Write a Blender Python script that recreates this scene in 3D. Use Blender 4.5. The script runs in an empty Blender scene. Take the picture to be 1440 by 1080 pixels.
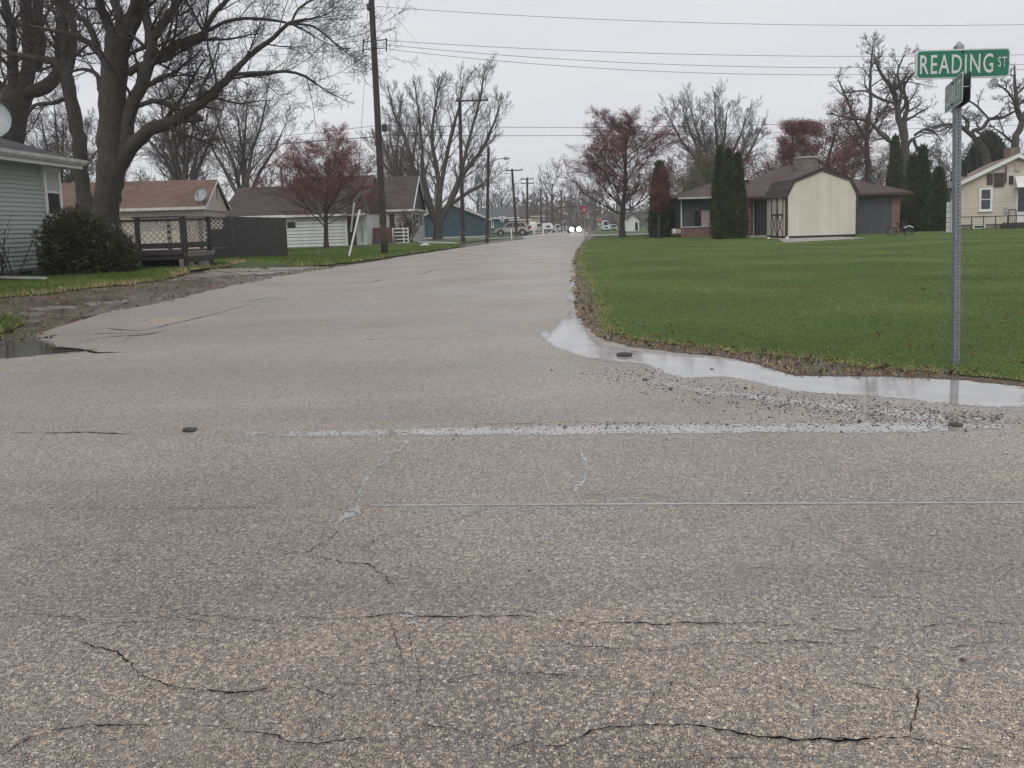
import bpy, bmesh, math, random
import numpy as np
from mathutils import Vector, Matrix
from mathutils.geometry import delaunay_2d_cdt
R = math.radians
sc = bpy.context.scene
COL = sc.collection

# ------------------------------------------------------------------ camera
F_PX, CX, HOR, CAM_H = 1130.0, 720.0, 313.0, 1.27
PITCH, ROLL = R(5.8), 0.031
CY = HOR + F_PX * math.tan(PITCH) / math.cos(ROLL)
FWD = Vector((0, math.cos(PITCH), -math.sin(PITCH)))
UP0 = Vector((0, math.sin(PITCH), math.cos(PITCH)))
RT0 = Vector((1, 0, 0))
RGT = RT0 * math.cos(ROLL) - UP0 * math.sin(ROLL)
UPV = UP0 * math.cos(ROLL) + RT0 * math.sin(ROLL)
cam = bpy.data.cameras.new("camera")
camo = bpy.data.objects.new("camera", cam)
COL.objects.link(camo)
M = Matrix((RGT, UPV, -FWD)).transposed().to_4x4()
M.translation = Vector((0, 0, CAM_H))
camo.matrix_world = M
cam.sensor_width = 36
cam.lens = F_PX / 1440 * 36
cam.shift_y = (CY - 540) / 1440
cam.clip_start = 0.05
cam.clip_end = 3000
sc.camera = camo

# ------------------------------------------------------------------ sky, sun, exposure
w = bpy.data.worlds.new("World")
sc.world = w
w.use_nodes = True
nt = w.node_tree
for n in list(nt.nodes): nt.nodes.remove(n)
N = nt.nodes.new
out = N('ShaderNodeOutputWorld'); bg = N('ShaderNodeBackground')
sky = N('ShaderNodeTexSky'); sky.sky_type = 'NISHITA'; sky.sun_disc = False
SUN_EL, SUN_AZ = R(50), R(195)
sky.sun_elevation = SUN_EL; sky.sun_rotation = SUN_AZ
sky.air_density = 1.5; sky.dust_density = 6
hs = N('ShaderNodeHueSaturation'); hs.inputs['Saturation'].default_value = 0.15
mx = N('ShaderNodeMix'); mx.data_type = 'RGBA'
mx.inputs['Factor'].default_value = 0.93
tc = N('ShaderNodeTexCoord'); mp = N('ShaderNodeMapping'); mp.inputs['Scale'].default_value = (1.2, 1.2, 5)
nz = N('ShaderNodeTexNoise'); nz.inputs['Scale'].default_value = 1.6; nz.inputs['Detail'].default_value = 4
cr = N('ShaderNodeValToRGB')
cr.color_ramp.elements[0].position = 0.3; cr.color_ramp.elements[1].position = 0.72
cr.color_ramp.elements[0].color = (6.9, 7.05, 7.5, 1); cr.color_ramp.elements[1].color = (7.95, 8.05, 8.3, 1)
L = nt.links.new
L(tc.outputs['Generated'], mp.inputs['Vector']); L(mp.outputs[0], nz.inputs['Vector']); L(nz.outputs[0], cr.inputs[0])
L(sky.outputs[0], hs.inputs['Color']); L(hs.outputs[0], mx.inputs['A']); L(cr.outputs[0], mx.inputs['B'])
L(mx.outputs['Result'], bg.inputs['Color']); bg.inputs['Strength'].default_value = 0.10
L(bg.outputs[0], out.inputs[0])
sd = bpy.data.lights.new("sun", 'SUN'); sd.energy = 1.1; sd.angle = R(60); sd.color = (1, 0.97, 0.93)
so = bpy.data.objects.new("sun", sd); COL.objects.link(so)
so.rotation_euler = (R(90) - SUN_EL, 0, math.pi - SUN_AZ)
sc.view_settings.view_transform = 'Standard'
sc.view_settings.look = 'None'
sc.view_settings.gamma = 1
sc.view_settings.use_curve_mapping = False
sc.view_settings.exposure = 0.12
sc.cycles.max_bounces = 5
sc.cycles.diffuse_bounces = 3
sc.cycles.glossy_bounces = 3
sc.cycles.transparent_max_bounces = 8
sc.cycles.volume_bounces = 2

# ------------------------------------------------------------------ places
def S(t):
    t = max(0.0, min(1.0, t)); return t * t * (3 - 2 * t)
def gz(x, y):
    z = -0.9 * S((y - 60) / 100)
    z += 0.36 * S((-x - 4.5) / 4) * S((y - 9) / 6) * (1 - S((y - 24) / 12))
    return z
def ray(x, y):
    return RGT * ((x - CX) / F_PX) + UPV * (-(y - CY) / F_PX) + FWD
def G(x, y, dz=0.0):
    """the spot of ground seen at a photo pixel"""
    d = ray(x, y); t = 1.0; st = 0.25
    for i in range(4000):
        p = Vector((0, 0, CAM_H)) + d * t
        if p.z <= gz(p.x, p.y): break
        t += st; st *= 1.01
    lo, hi = t - st, t
    for i in range(30):
        m = (lo + hi) / 2; p = Vector((0, 0, CAM_H)) + d * m
        if p.z <= gz(p.x, p.y): hi = m
        else: lo = m
    p = Vector((0, 0, CAM_H)) + d * hi
    p.z = gz(p.x, p.y) + dz
    return p
def H(x, y, Y):
    """the point at distance Y (metres ahead) seen at a photo pixel"""
    d = ray(x, y); return Vector((0, 0, CAM_H)) + d * (Y / d.y)

# ------------------------------------------------------------------ materials
def newmat(name):
    m = bpy.data.materials.new(name); m.use_nodes = True
    nt = m.node_tree; b = nt.nodes['Principled BSDF']
    return m, nt, b
def coords(nt, scale=(1, 1, 1), kind='Object'):
    t = nt.nodes.new('ShaderNodeTexCoord'); mp = nt.nodes.new('ShaderNodeMapping')
    mp.inputs['Scale'].default_value = scale
    nt.links.new(t.outputs[kind], mp.inputs['Vector'])
    return mp.outputs[0]
def noise(nt, vec, scale, detail=4, rough=0.55):
    n = nt.nodes.new('ShaderNodeTexNoise'); n.inputs['Scale'].default_value = scale
    n.inputs['Detail'].default_value = detail; n.inputs['Roughness'].default_value = rough
    nt.links.new(vec, n.inputs['Vector']); return n.outputs[0]
def ramp(nt, fac, stops, interp='LINEAR'):
    c = nt.nodes.new('ShaderNodeValToRGB'); e = c.color_ramp.elements
    c.color_ramp.interpolation = interp
    while len(e) < len(stops): e.new(0.5)
    for i, (p, col) in enumerate(stops):
        e[i].position = p
        e[i].color = (*col, 1) if isinstance(col, (tuple, list)) else (col, col, col, 1)
    nt.links.new(fac, c.inputs[0]); return c.outputs[0]
def mixc(nt, f, a, b, mode='MIX'):
    m = nt.nodes.new('ShaderNodeMix'); m.data_type = 'RGBA'; m.blend_type = mode
    for sck, v in (('Factor', f), ('A', a), ('B', b)):
        if isinstance(v, (int, float)): m.inputs[sck].default_value = v if sck == 'Factor' else (v, v, v, 1)
        elif isinstance(v, tuple): m.inputs[sck].default_value = (*v, 1)
        else: nt.links.new(v, m.inputs[sck])
    return m.outputs['Result']
def math_(nt, op, a, b=0.0, c=None):
    m = nt.nodes.new('ShaderNodeMath'); m.operation = op
    for i, v in enumerate((a, b) if c is None else (a, b, c)):
        if isinstance(v, (int, float)): m.inputs[i].default_value = v
        else: nt.links.new(v, m.inputs[i])
    return m.outputs[0]
def bump(nt, h, strength, dist):
    b = nt.nodes.new('ShaderNodeBump'); b.inputs['Strength'].default_value = strength
    b.inputs['Distance'].default_value = dist
    nt.links.new(h, b.inputs['Height']); return b.outputs[0]

def pbr(name, col, rough=0.7, var=0.18, scale=3.0, bmp=0.0, bscale=40, stretch=(1, 1, 1), metal=0.0, col2=None, spec=0.5, coat=0.0):
    m, nt, b = newmat(name)
    v = coords(nt, stretch)
    n = noise(nt, v, scale, 6, 0.65)
    lo = tuple(c * (1 - var) for c in col)
    hi = tuple(min(1, c * (1 + var)) for c in (col2 or col))
    oi = nt.nodes.new('ShaderNodeObjectInfo'); pv_ = 0.4 if name == 'black_wood' else 0.05 + 0.5 * max(0, var - .1)
    cc = mixc(nt, 1.0, ramp(nt, n, [(0.3, lo), (0.7, hi)]), ramp(nt, oi.outputs['Random'], [(0, 1 - pv_), (1, 1 + pv_)]), 'MULTIPLY')
    nt.links.new(cc, b.inputs['Base Color'])
    b.inputs['Roughness'].default_value = rough
    b.inputs['Metallic'].default_value = metal
    b.inputs['Specular IOR Level'].default_value = spec
    b.inputs['Coat Weight'].default_value = coat
    b.inputs['Coat Roughness'].default_value = 0.08
    if bmp:
        n2 = noise(nt, v, bscale, 5, 0.6)
        nt.links.new(bump(nt, n2, bmp, 0.02), b.inputs['Normal'])
    return m

MAT = {}
def bark(name, c1, c2, sc_=1.0):
    m, nt, b = newmat(name)
    v = coords(nt, (1, 1, 0.22))
    n = noise(nt, v, 22 * sc_, 6, 0.7); n2 = noise(nt, coords(nt), 1.7, 3)
    c = ramp(nt, n, [(0.32, c1), (0.68, c2)])
    c = mixc(nt, ramp(nt, n2, [(0.5, 0.0), (0.75, 0.5)]), c, (0.035, 0.042, 0.022))
    nt.links.new(c, b.inputs['Base Color']); b.inputs['Roughness'].default_value = 0.85
    nt.links.new(bump(nt, n, 0.9, 0.03), b.inputs['Normal'])
    return m
MAT['bark_dark'] = bark('bark_dark', (0.020, 0.018, 0.015), (0.078, 0.068, 0.058))
MAT['bark_grey'] = bark('bark_grey', (0.03, 0.027, 0.024), (0.10, 0.09, 0.08))
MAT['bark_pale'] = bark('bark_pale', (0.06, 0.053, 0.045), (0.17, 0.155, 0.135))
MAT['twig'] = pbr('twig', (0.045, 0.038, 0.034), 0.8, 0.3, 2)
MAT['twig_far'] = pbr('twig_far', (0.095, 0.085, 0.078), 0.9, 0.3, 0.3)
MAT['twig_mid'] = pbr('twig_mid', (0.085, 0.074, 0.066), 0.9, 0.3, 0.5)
MAT['twig_red'] = pbr('twig_red', (0.06, 0.042, 0.042), 0.8, 0.3, 2)
MAT['twig_olive'] = pbr('twig_olive', (0.14, 0.14, 0.065), 0.9, 0.3, 1)
MAT['bud_red'] = pbr('bud_red', (0.20, 0.055, 0.065), 0.7, 0.45, 1.0)
MAT['bud_olive'] = pbr('bud_olive', (0.11, 0.12, 0.05), 0.8, 0.3, 1.5)
MAT['bud_brown'] = pbr('bud_brown', (0.07, 0.05, 0.035), 0.8, 0.3, 1.5)
MAT['white_siding'] = pbr('white_siding', (0.62, 0.63, 0.62), 0.45, 0.08, 1.2)
MAT['grey_siding'] = pbr('grey_siding', (0.38, 0.41, 0.385), 0.5, 0.1, 1.5)
MAT['cream_siding'] = pbr('cream_siding', (0.60, 0.525, 0.44), 0.5, 0.08, 1.5)
MAT['white_paint'] = pbr('white_paint', (0.72, 0.72, 0.70), 0.45, 0.08, 2.5)
MAT['white_dirty'] = pbr('white_dirty', (0.5, 0.5, 0.47), 0.6, 0.25, 4)
MAT['shed_panel'] = pbr('shed_panel', (0.60, 0.555, 0.475), 0.55, 0.05, 1.2)
MAT['trim_brown'] = pbr('trim_brown', (0.055, 0.033, 0.028), 0.55, 0.2, 3)
MAT['grey_board'] = pbr('grey_board', (0.066, 0.066, 0.075), 0.6, 0.2, 2.5, stretch=(6, 6, 0.4))
MAT['joint'] = pbr('joint', (0.17, 0.175, 0.17), 0.8, 0.2, 3)  # darker grey backing wall: under-lap shadow lines painted as colour in the plank gaps
MAT['lap_shade_tan'] = pbr('lap_shade_tan', (0.22, 0.19, 0.145), 0.8, 0.2, 3)  # tan backing of the cream house: shade under each lap put into the colour
MAT['teal_siding'] = pbr('teal_siding', (0.052, 0.105, 0.135), 0.6, 0.15, 2)
MAT['black_wood'] = pbr('black_wood', (0.020, 0.018, 0.018), 0.6, 0.5, 3, 0.5, 30, stretch=(3, 3, 0.5))
MAT['deck_wood'] = pbr('deck_wood', (0.032, 0.028, 0.028), 0.6, 0.5, 5, 0.5, 25)
MAT['old_wood'] = pbr('old_wood', (0.16, 0.15, 0.145), 0.75, 0.45, 9, 0.5, 25, stretch=(0.4, 0.4, 4))
MAT['lattice'] = pbr('lattice', (0.29, 0.275, 0.24), 0.75, 0.4, 5)
MAT['lattice_pale'] = pbr('lattice_pale', (0.36, 0.34, 0.32), 0.75, 0.35, 5)
MAT['red_board'] = pbr('red_board', (0.17, 0.04, 0.03), 0.7, 0.3, 4)
MAT['beige'] = pbr('beige', (0.42, 0.36, 0.27), 0.6, 0.1, 2)
MAT['concrete'] = pbr('concrete', (0.33, 0.31, 0.29), 0.45, 0.3, 2.2, 0.4, 30)
MAT['block'] = pbr('block', (0.27, 0.23, 0.19), 0.85, 0.35, 3, 0.5, 40)
MAT['pole_wood'] = pbr('pole_wood', (0.035, 0.026, 0.022), 0.75, 0.4, 6, 0.7, 18, stretch=(4, 4, 0.3))
MAT['metal'] = pbr('metal', (0.33, 0.35, 0.37), 0.42, 0.2, 20, metal=0.7)
MAT['galv'] = pbr('galv', (0.20, 0.215, 0.235), 0.5, 0.25, 30, 0.15, 80, metal=0.35)
MAT['dark_metal'] = pbr('dark_metal', (0.03, 0.03, 0.033), 0.5, 0.2, 8)
MAT['black'] = pbr('black', (0.008, 0.008, 0.009), 0.5, 0.2, 4)
MAT['rubber'] = pbr('rubber', (0.015, 0.015, 0.016), 0.8, 0.2, 6)
MAT['wire'] = pbr('wire', (0.02, 0.02, 0.02), 0.6, 0.1, 1)
MAT['wire_pale'] = pbr('wire_pale', (0.22, 0.22, 0.23), 0.6, 0.1, 1)
MAT['car_silver'] = pbr('car_silver', (0.44, 0.41, 0.38), 0.25, 0.05, 2, metal=0.35, coat=1)
MAT['car_white'] = pbr('car_white', (0.72, 0.73, 0.74), 0.3, 0.05, 2, coat=0.7)
MAT['car_dark'] = pbr('car_dark', (0.05, 0.05, 0.06), 0.3, 0.05, 2, coat=1)
MAT['tail_red'] = pbr('tail_red', (0.35, 0.03, 0.02), 0.3, 0.1, 3)
MAT['sign_red'] = pbr('sign_red', (0.36, 0.035, 0.05), 0.4, 0.12, 8)
MAT['sign_pink'] = pbr('sign_pink', (0.62, 0.36, 0.38), 0.4, 0.1, 8)
MAT['sign_green'] = pbr('sign_green', (0.012, 0.155, 0.085), 0.38, 0.12, 6)
MAT['sign_white'] = pbr('sign_white', (0.58, 0.59, 0.60), 0.4, 0.12, 25)
MAT['sign_dark'] = pbr('sign_dark', (0.035, 0.055, 0.048), 0.5, 0.2, 14)
MAT['sign_faded'] = pbr('sign_faded', (0.10, 0.20, 0.155), 0.45, 0.2, 14)
MAT['dish'] = pbr('dish', (0.30, 0.33, 0.34), 0.5, 0.2, 6)
MAT['curtain'] = pbr('curtain', (0.40, 0.33, 0.31), 0.8, 0.2, 4, stretch=(8, 8, 1))
MAT['blind'] = pbr('blind', (0.48, 0.48, 0.46), 0.7, 0.1, 4)
MAT['stone'] = pbr('stone', (0.10, 0.095, 0.09), 0.5, 0.6, 4)
MAT['stone_dark'] = pbr('stone_dark', (0.03, 0.027, 0.025), 0.4, 0.4, 40, 0.5, 90)
MAT['clay'] = pbr('clay', (0.12, 0.085, 0.065), 0.6, 0.35, 3, 0.6, 30)

def glass(name, col=(0.02, 0.022, 0.025)):
    m, nt, b = newmat(name)
    n = noise(nt, coords(nt), 1.3, 3)
    nt.links.new(ramp(nt, n, [(0.3, tuple(c * 0.6 for c in col)), (0.7, tuple(c * 1.5 for c in col))]), b.inputs['Base Color'])
    b.inputs['Roughness'].default_value = 0.06
    b.inputs['IOR'].default_value = 1.5
    return m
MAT['glass'] = glass('glass'); MAT['glass_blue'] = glass('glass_blue', (0.04, 0.05, 0.065))

def roofmat(name, c, sc_=1.0):
    m, nt, b = newmat(name)
    v = coords(nt)
    br = nt.nodes.new('ShaderNodeTexBrick'); br.inputs['Scale'].default_value = 1.0
    br.inputs['Brick Width'].default_value = 0.32; br.inputs['Row Height'].default_value = 0.075
    br.inputs['Mortar Size'].default_value = 0.006
    t = nt.nodes.new('ShaderNodeTexCoord'); mp = nt.nodes.new('ShaderNodeMapping'); mp.inputs['Rotation'].default_value = (R(90), 0, 0)
    nt.links.new(t.outputs['Object'], mp.inputs['Vector']); nt.links.new(mp.outputs[0], br.inputs['Vector'])
    br.inputs['Color1'].default_value = tuple(x * 0.8 for x in c) + (1,)
    br.inputs['Color2'].default_value = tuple(x * 1.2 for x in c) + (1,)
    br.inputs['Mortar'].default_value = tuple(x * 0.55 for x in c) + (1,)
    n = noise(nt, v, 35, 4, 0.8); n2 = noise(nt, v, 0.9, 4)
    cc = mixc(nt, 1.0, br.outputs[0], ramp(nt, n, [(0.3, 0.6), (0.7, 1.35)]), 'MULTIPLY')
    cc = mixc(nt, 1.0, cc, ramp(nt, n2, [(0.3, 0.82), (0.7, 1.15)]), 'MULTIPLY')
    nt.links.new(cc, b.inputs['Base Color']); b.inputs['Roughness'].default_value = 0.75; b.inputs['Specular IOR Level'].default_value = 0.2
    nt.links.new(bump(nt, n, 0.5, 0.01), b.inputs['Normal'])
    return m
MAT['roof_grey'] = roofmat('roof_grey', (0.075, 0.072, 0.078))
MAT['roof_pink'] = roofmat('roof_pink', (0.15, 0.092, 0.075))
MAT['roof_brown'] = roofmat('roof_brown', (0.072, 0.056, 0.054))
MAT['roof_plum'] = roofmat('roof_plum', (0.088, 0.062, 0.058))
MAT['roof_blue'] = roofmat('roof_blue', (0.11, 0.115, 0.125))
MAT['roof_tan'] = roofmat('roof_tan', (0.22, 0.165, 0.145))

def brickmat(name, c, mortar=0.2):
    m, nt, b = newmat(name)
    br = nt.nodes.new('ShaderNodeTexBrick'); br.inputs['Scale'].default_value = 1.0
    br.inputs['Brick Width'].default_value = 0.21; br.inputs['Row Height'].default_value = 0.075; br.inputs['Mortar Size'].default_value = 0.008
    t = nt.nodes.new('ShaderNodeTexCoord'); mp = nt.nodes.new('ShaderNodeMapping'); mp.inputs['Rotation'].default_value = (R(90), 0, 0)
    nt.links.new(t.outputs['Object'], mp.inputs['Vector']); nt.links.new(mp.outputs[0], br.inputs['Vector'])
    br.inputs['Color1'].default_value = tuple(x * 0.75 for x in c) + (1,)
    br.inputs['Color2'].default_value = tuple(x * 1.3 for x in c) + (1,)
    br.inputs['Mortar'].default_value = (mortar,) * 3 + (1,)
    n2 = noise(nt, coords(nt), 1.2, 4)
    nt.links.new(mixc(nt, 1.0, br.outputs[0], ramp(nt, n2, [(0.3, 0.75), (0.7, 1.2)]), 'MULTIPLY'), b.inputs['Base Color'])
    b.inputs['Roughness'].default_value = 0.8
    return m
MAT['brick_red'] = brickmat('brick_red', (0.22, 0.085, 0.065))
MAT['brick_brown'] = brickmat('brick_brown', (0.16, 0.11, 0.085))
MAT['brick_white'] = brickmat('brick_white', (0.52, 0.52, 0.52), 0.42)

def leafmat(name, c1, c2, scale=2.2):
    m, nt, b = newmat(name)
    n = noise(nt, coords(nt), scale, 5, 0.7)
    nt.links.new(ramp(nt, n, [(0.3, c1), (0.7, c2)]), b.inputs['Base Color'])
    b.inputs['Roughness'].default_value = 0.7
    b.inputs['Specular IOR Level'].default_value = 0.25
    return m
MAT['arborvitae'] = leafmat('arborvitae', (0.022, 0.034, 0.016), (0.085, 0.098, 0.048), 3.0)
MAT['yew'] = leafmat('yew', (0.024, 0.030, 0.018), (0.085, 0.088, 0.048), 2.5)
MAT['spruce'] = leafmat('spruce', (0.016, 0.022, 0.018), (0.045, 0.055, 0.042))

# --- chip-seal road
def roadmat():
    m, nt, b = newmat('chip_seal')
    v = coords(nt)
    vo = nt.nodes.new('ShaderNodeTexVoronoi'); vo.inputs['Scale'].default_value = 118; vo.voronoi_dimensions = '2D'
    vo.inputs['Randomness'].default_value = 1.0
    vw = nt.nodes.new('ShaderNodeMapping'); nt.links.new(v, vw.inputs['Vector'])
    # a little warp so stones are not round
    nw = nt.nodes.new('ShaderNodeTexNoise'); nw.inputs['Scale'].default_value = 160; nw.inputs['Detail'].default_value = 1
    nt.links.new(v, nw.inputs['Vector'])
    va = nt.nodes.new('ShaderNodeVectorMath'); va.operation = 'MULTIPLY_ADD'
    nt.links.new(nw.outputs['Color'], va.inputs[0]); va.inputs[1].default_value = (0.012, 0.012, 0.0); nt.links.new(v, va.inputs[2])
    nt.links.new(va.outputs[0], vo.inputs['Vector'])
    sep = nt.nodes.new('ShaderNodeSeparateColor'); nt.links.new(vo.outputs['Color'], sep.inputs[0])
    stone = ramp(nt, sep.outputs[0], [(0.0, (0.085, 0.070, 0.060)), (0.10, (0.17, 0.145, 0.125)), (0.30, (0.27, 0.235, 0.205)), (0.50, (0.34, 0.295, 0.25)),
                                      (0.62, (0.36, 0.265, 0.18)), (0.75, (0.28, 0.255, 0.24)), (0.90, (0.42, 0.375, 0.325)), (1.0, (0.60, 0.57, 0.53))])
    ve = nt.nodes.new('ShaderNodeTexVoronoi'); ve.voronoi_dimensions = '2D'; ve.feature = 'DISTANCE_TO_EDGE'; ve.inputs['Scale'].default_value = 118
    nt.links.new(va.outputs[0], ve.inputs['Vector'])
    ge = math_(nt, 'MULTIPLY_ADD', noise(nt, v, 70, 2, 0.6), 0.42, math_(nt, 'MULTIPLY', ve.outputs['Distance'], 1.0))
    gap = ramp(nt, ge, [(0.25, 1.0), (0.35, 0.0)])
    nt.links.new(math_(nt, 'MULTIPLY_ADD', gap, -0.62, 0.70), b.inputs['Sheen Weight'])
    big = noise(nt, v, 0.55, 5, 0.6)
    mid = noise(nt, v, 5.0, 5, 0.65)
    gapf = math_(nt, 'MULTIPLY', gap, ramp(nt, mid, [(0.3, 0.75), (0.6, 1.0)]))
    c = mixc(nt, gapf, stone, (0.020, 0.016, 0.014))
    # pits where several chips are missing: coarse dark speckle that carries into the middle distance
    v2 = nt.nodes.new('ShaderNodeTexVoronoi'); v2.inputs['Scale'].default_value = 75
    nt.links.new(va.outputs[0], v2.inputs['Vector'])
    n3 = noise(nt, v, 75, 3, 0.6)
    pit = math_(nt, 'MULTIPLY_ADD', n3, 0.9, math_(nt, 'MULTIPLY', v2.outputs['Distance'], 0.55))
    pit = ramp(nt, pit, [(0.68, 0.0), (0.75, 0.9)])
    pit = math_(nt, 'MULTIPLY', pit, ramp(nt, noise(nt, v, 0.9, 4, 0.6), [(0.35, 0.45), (0.62, 1.0)]))
    c = mixc(nt, pit, c, (0.028, 0.023, 0.021))
    c = mixc(nt, 1.0, c, ramp(nt, big, [(0.3, (0.84, 0.775, 0.70)), (0.72, (1.50, 1.355, 1.17))]), 'MULTIPLY')
    # smeared bitumen and fines fill patches
    fill = ramp(nt, noise(nt, v, 1.9, 6, 0.7), [(0.52, 0.0), (0.76, 0.35)])
    c = mixc(nt, fill, c, (0.25, 0.22, 0.195))
    # hairline crazing
    vh = nt.nodes.new('ShaderNodeTexVoronoi'); vh.voronoi_dimensions = '2D'; vh.feature = 'DISTANCE_TO_EDGE'; vh.inputs['Scale'].default_value = 0.75
    nh_ = nt.nodes.new('ShaderNodeTexNoise'); nh_.inputs['Scale'].default_value = 3.5; nh_.inputs['Detail'].default_value = 7; nt.links.new(v, nh_.inputs['Vector'])
    vb = nt.nodes.new('ShaderNodeVectorMath'); vb.operation = 'MULTIPLY_ADD'; nt.links.new(nh_.outputs['Color'], vb.inputs[0]); vb.inputs[1].default_value = (0.35, 0.35, 0); nt.links.new(v, vb.inputs[2])
    nt.links.new(vb.outputs[0], vh.inputs['Vector'])
    hl = math_(nt, 'MULTIPLY', ramp(nt, vh.outputs['Distance'], [(0.0015, 0.85), (0.006, 0.0)]), ramp(nt, noise(nt, v, 1.1, 3), [(0.48, 0.0), (0.6, 1.0)]))
    c = mixc(nt, hl, c, (0.03, 0.026, 0.023))
    # damp zone beside the long puddle and worn lanes
    sx = nt.nodes.new('ShaderNodeSeparateXYZ'); nt.links.new(v, sx.inputs[0])
    lane = math_(nt, 'MULTIPLY_ADD', noise(nt, coords(nt, (0.12, 0.8, 1)), 1.0, 5, 0.6), 1.0, 0.0)
    c = mixc(nt, 1.0, c, ramp(nt, lane, [(0.38, (0.72, 0.71, 0.71)), (0.5, (0.98, 0.97, 0.96)), (0.62, (1.22, 1.19, 1.16))]), 'MULTIPLY')
    nt.links.new(c, b.inputs['Base Color'])
    rg = ramp(nt, noise(nt, v, 0.8, 6, 0.65), [(0.3, 0.45), (0.7, 0.7)])
    nt.links.new(rg, b.inputs['Roughness'])
    h = math_(nt, 'SUBTRACT', 1.0, math_(nt, 'MULTIPLY', gap, 1.0))
    h = math_(nt, 'ADD', h, math_(nt, 'MULTIPLY', noise(nt, v, 30, 3), 0.8))
    nt.links.new(bump(nt, h, 0.75, 0.006), b.inputs['Normal'])
    b.inputs['Sheen Roughness'].default_value = 0.45; b.inputs['Sheen Tint'].default_value = (1.0, 0.95, 0.89, 1)
    b.inputs['Coat Weight'].default_value = 0.5
    b.inputs['Coat Roughness'].default_value = 0.3
    b.inputs['Coat IOR'].default_value = 1.55
    cw = ramp(nt, noise(nt, v, 0.45, 6, 0.6), [(0.36, 0.2), (0.64, 1.0)])
    nt.links.new(math_(nt, 'MULTIPLY', cw, math_(nt, 'SUBTRACT', 1.0, math_(nt, 'MULTIPLY', gap, 0.9))), b.inputs['Coat Weight'])
    nt.links.new(bump(nt, h, 0.25, 0.004), b.inputs['Coat Normal'])
    return m
MAT['road'] = roadmat()

def wetmat(name, col, stones=True):
    """thin standing water; stones poke through where the depth attribute is low"""
    m, nt, b = newmat(name)
    v = coords(nt)
    n = noise(nt, v, 2.5, 4)
    nt.links.new(ramp(nt, n, [(0.3, tuple(c * 0.8 for c in col)), (0.7, tuple(c * 1.15 for c in col))]), b.inputs['Base Color'])
    b.inputs['Roughness'].default_value = 0.03
    b.inputs['IOR'].default_value = 1.5
    wv = noise(nt, coords(nt, (6, 14, 6)), 1.0, 3)
    nt.links.new(bump(nt, wv, 0.06, 0.01), b.inputs['Normal'])
    at = nt.nodes.new('ShaderNodeAttribute'); at.attribute_name = 'depth'
    vo = nt.nodes.new('ShaderNodeTexVoronoi'); vo.inputs['Scale'].default_value = 42
    nt.links.new(v, vo.inputs['Vector'])
    n2 = noise(nt, v, 7, 5, 0.7)
    st = math_(nt, 'MULTIPLY_ADD', math_(nt, 'SUBTRACT', 0.75, vo.outputs['Distance']), 0.85, math_(nt, 'MULTIPLY', n2, 0.55))
    al = math_(nt, 'GREATER_THAN', math_(nt, 'MULTIPLY', at.outputs['Fac'], 1.15), st)
    tr = nt.nodes.new('ShaderNodeBsdfTransparent'); mxs = nt.nodes.new('ShaderNodeMixShader')
    nt.links.new(al, mxs.inputs[0]); nt.links.new(tr.outputs[0], mxs.inputs[1]); nt.links.new(b.outputs[0], mxs.inputs[2])
    o = [x for x in nt.nodes if x.type == 'OUTPUT_MATERIAL'][0]
    nt.links.new(mxs.outputs[0], o.inputs['Surface'])
    return m
MAT['water'] = wetmat('water', (0.34, 0.335, 0.325))
MAT['water_brown'] = wetmat('water_brown', (0.085, 0.08, 0.07))

def groundmat(name, stops, scale, bsc=60, bst=0.6, rough=0.8, big=0.4, coat=0.0):
    m, nt, b = newmat(name)
    v = coords(nt)
    n = noise(nt, v, scale, 8, 0.75)
    c = ramp(nt, n, stops)
    n2 = noise(nt, v, big, 5)
    c = mixc(nt, 1.0, c, ramp(nt, n2, [(0.3, 0.78), (0.7, 1.2)]), 'MULTIPLY')
    nt.links.new(c, b.inputs['Base Color']); b.inputs['Roughness'].default_value = rough
    b.inputs['Specular IOR Level'].default_value = 0.3
    b.inputs['Coat Weight'].default_value = coat
    b.inputs['Coat Roughness'].default_value = 0.2
    nt.links.new(bump(nt, noise(nt, v, bsc, 5, 0.7), bst, 0.02), b.inputs['Normal'])
    return m
MAT['grass_sheet'] = groundmat('grass_sheet', [(0.28, (0.050, 0.076, 0.022)), (0.5, (0.068, 0.108, 0.030)), (0.72, (0.10, 0.14, 0.046))], 5, 70, 1.0, 0.9, 0.35)
MAT['soil'] = groundmat('soil', [(0.3, (0.045, 0.035, 0.025)), (0.5, (0.085, 0.062, 0.045)), (0.72, (0.14, 0.11, 0.085))], 3, 40, 1.0, 0.7, 0.5, 0.3)
MAT['mud'] = groundmat('mud', [(0.30, (0.028, 0.019, 0.014)), (0.44, (0.075, 0.050, 0.036)), (0.57, (0.13, 0.098, 0.078)), (0.70, (0.24, 0.20, 0.17))], 1.6, 25, 1.0, 0.45, 0.7, 0.35)
MAT['slab'] = groundmat('slab', [(0.34, (0.07, 0.055, 0.045)), (0.46, (0.20, 0.175, 0.155)), (0.68, (0.32, 0.29, 0.265))], 2.6, 40, 0.6, 0.45, 0.6, 0.5)
MAT['gravel_sheet'] = groundmat('gravel_sheet', [(0.3, (0.05, 0.032, 0.022)), (0.5, (0.13, 0.088, 0.06)), (0.72, (0.24, 0.18, 0.14))], 28, 60, 1.0, 0.75, 0.8)

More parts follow.
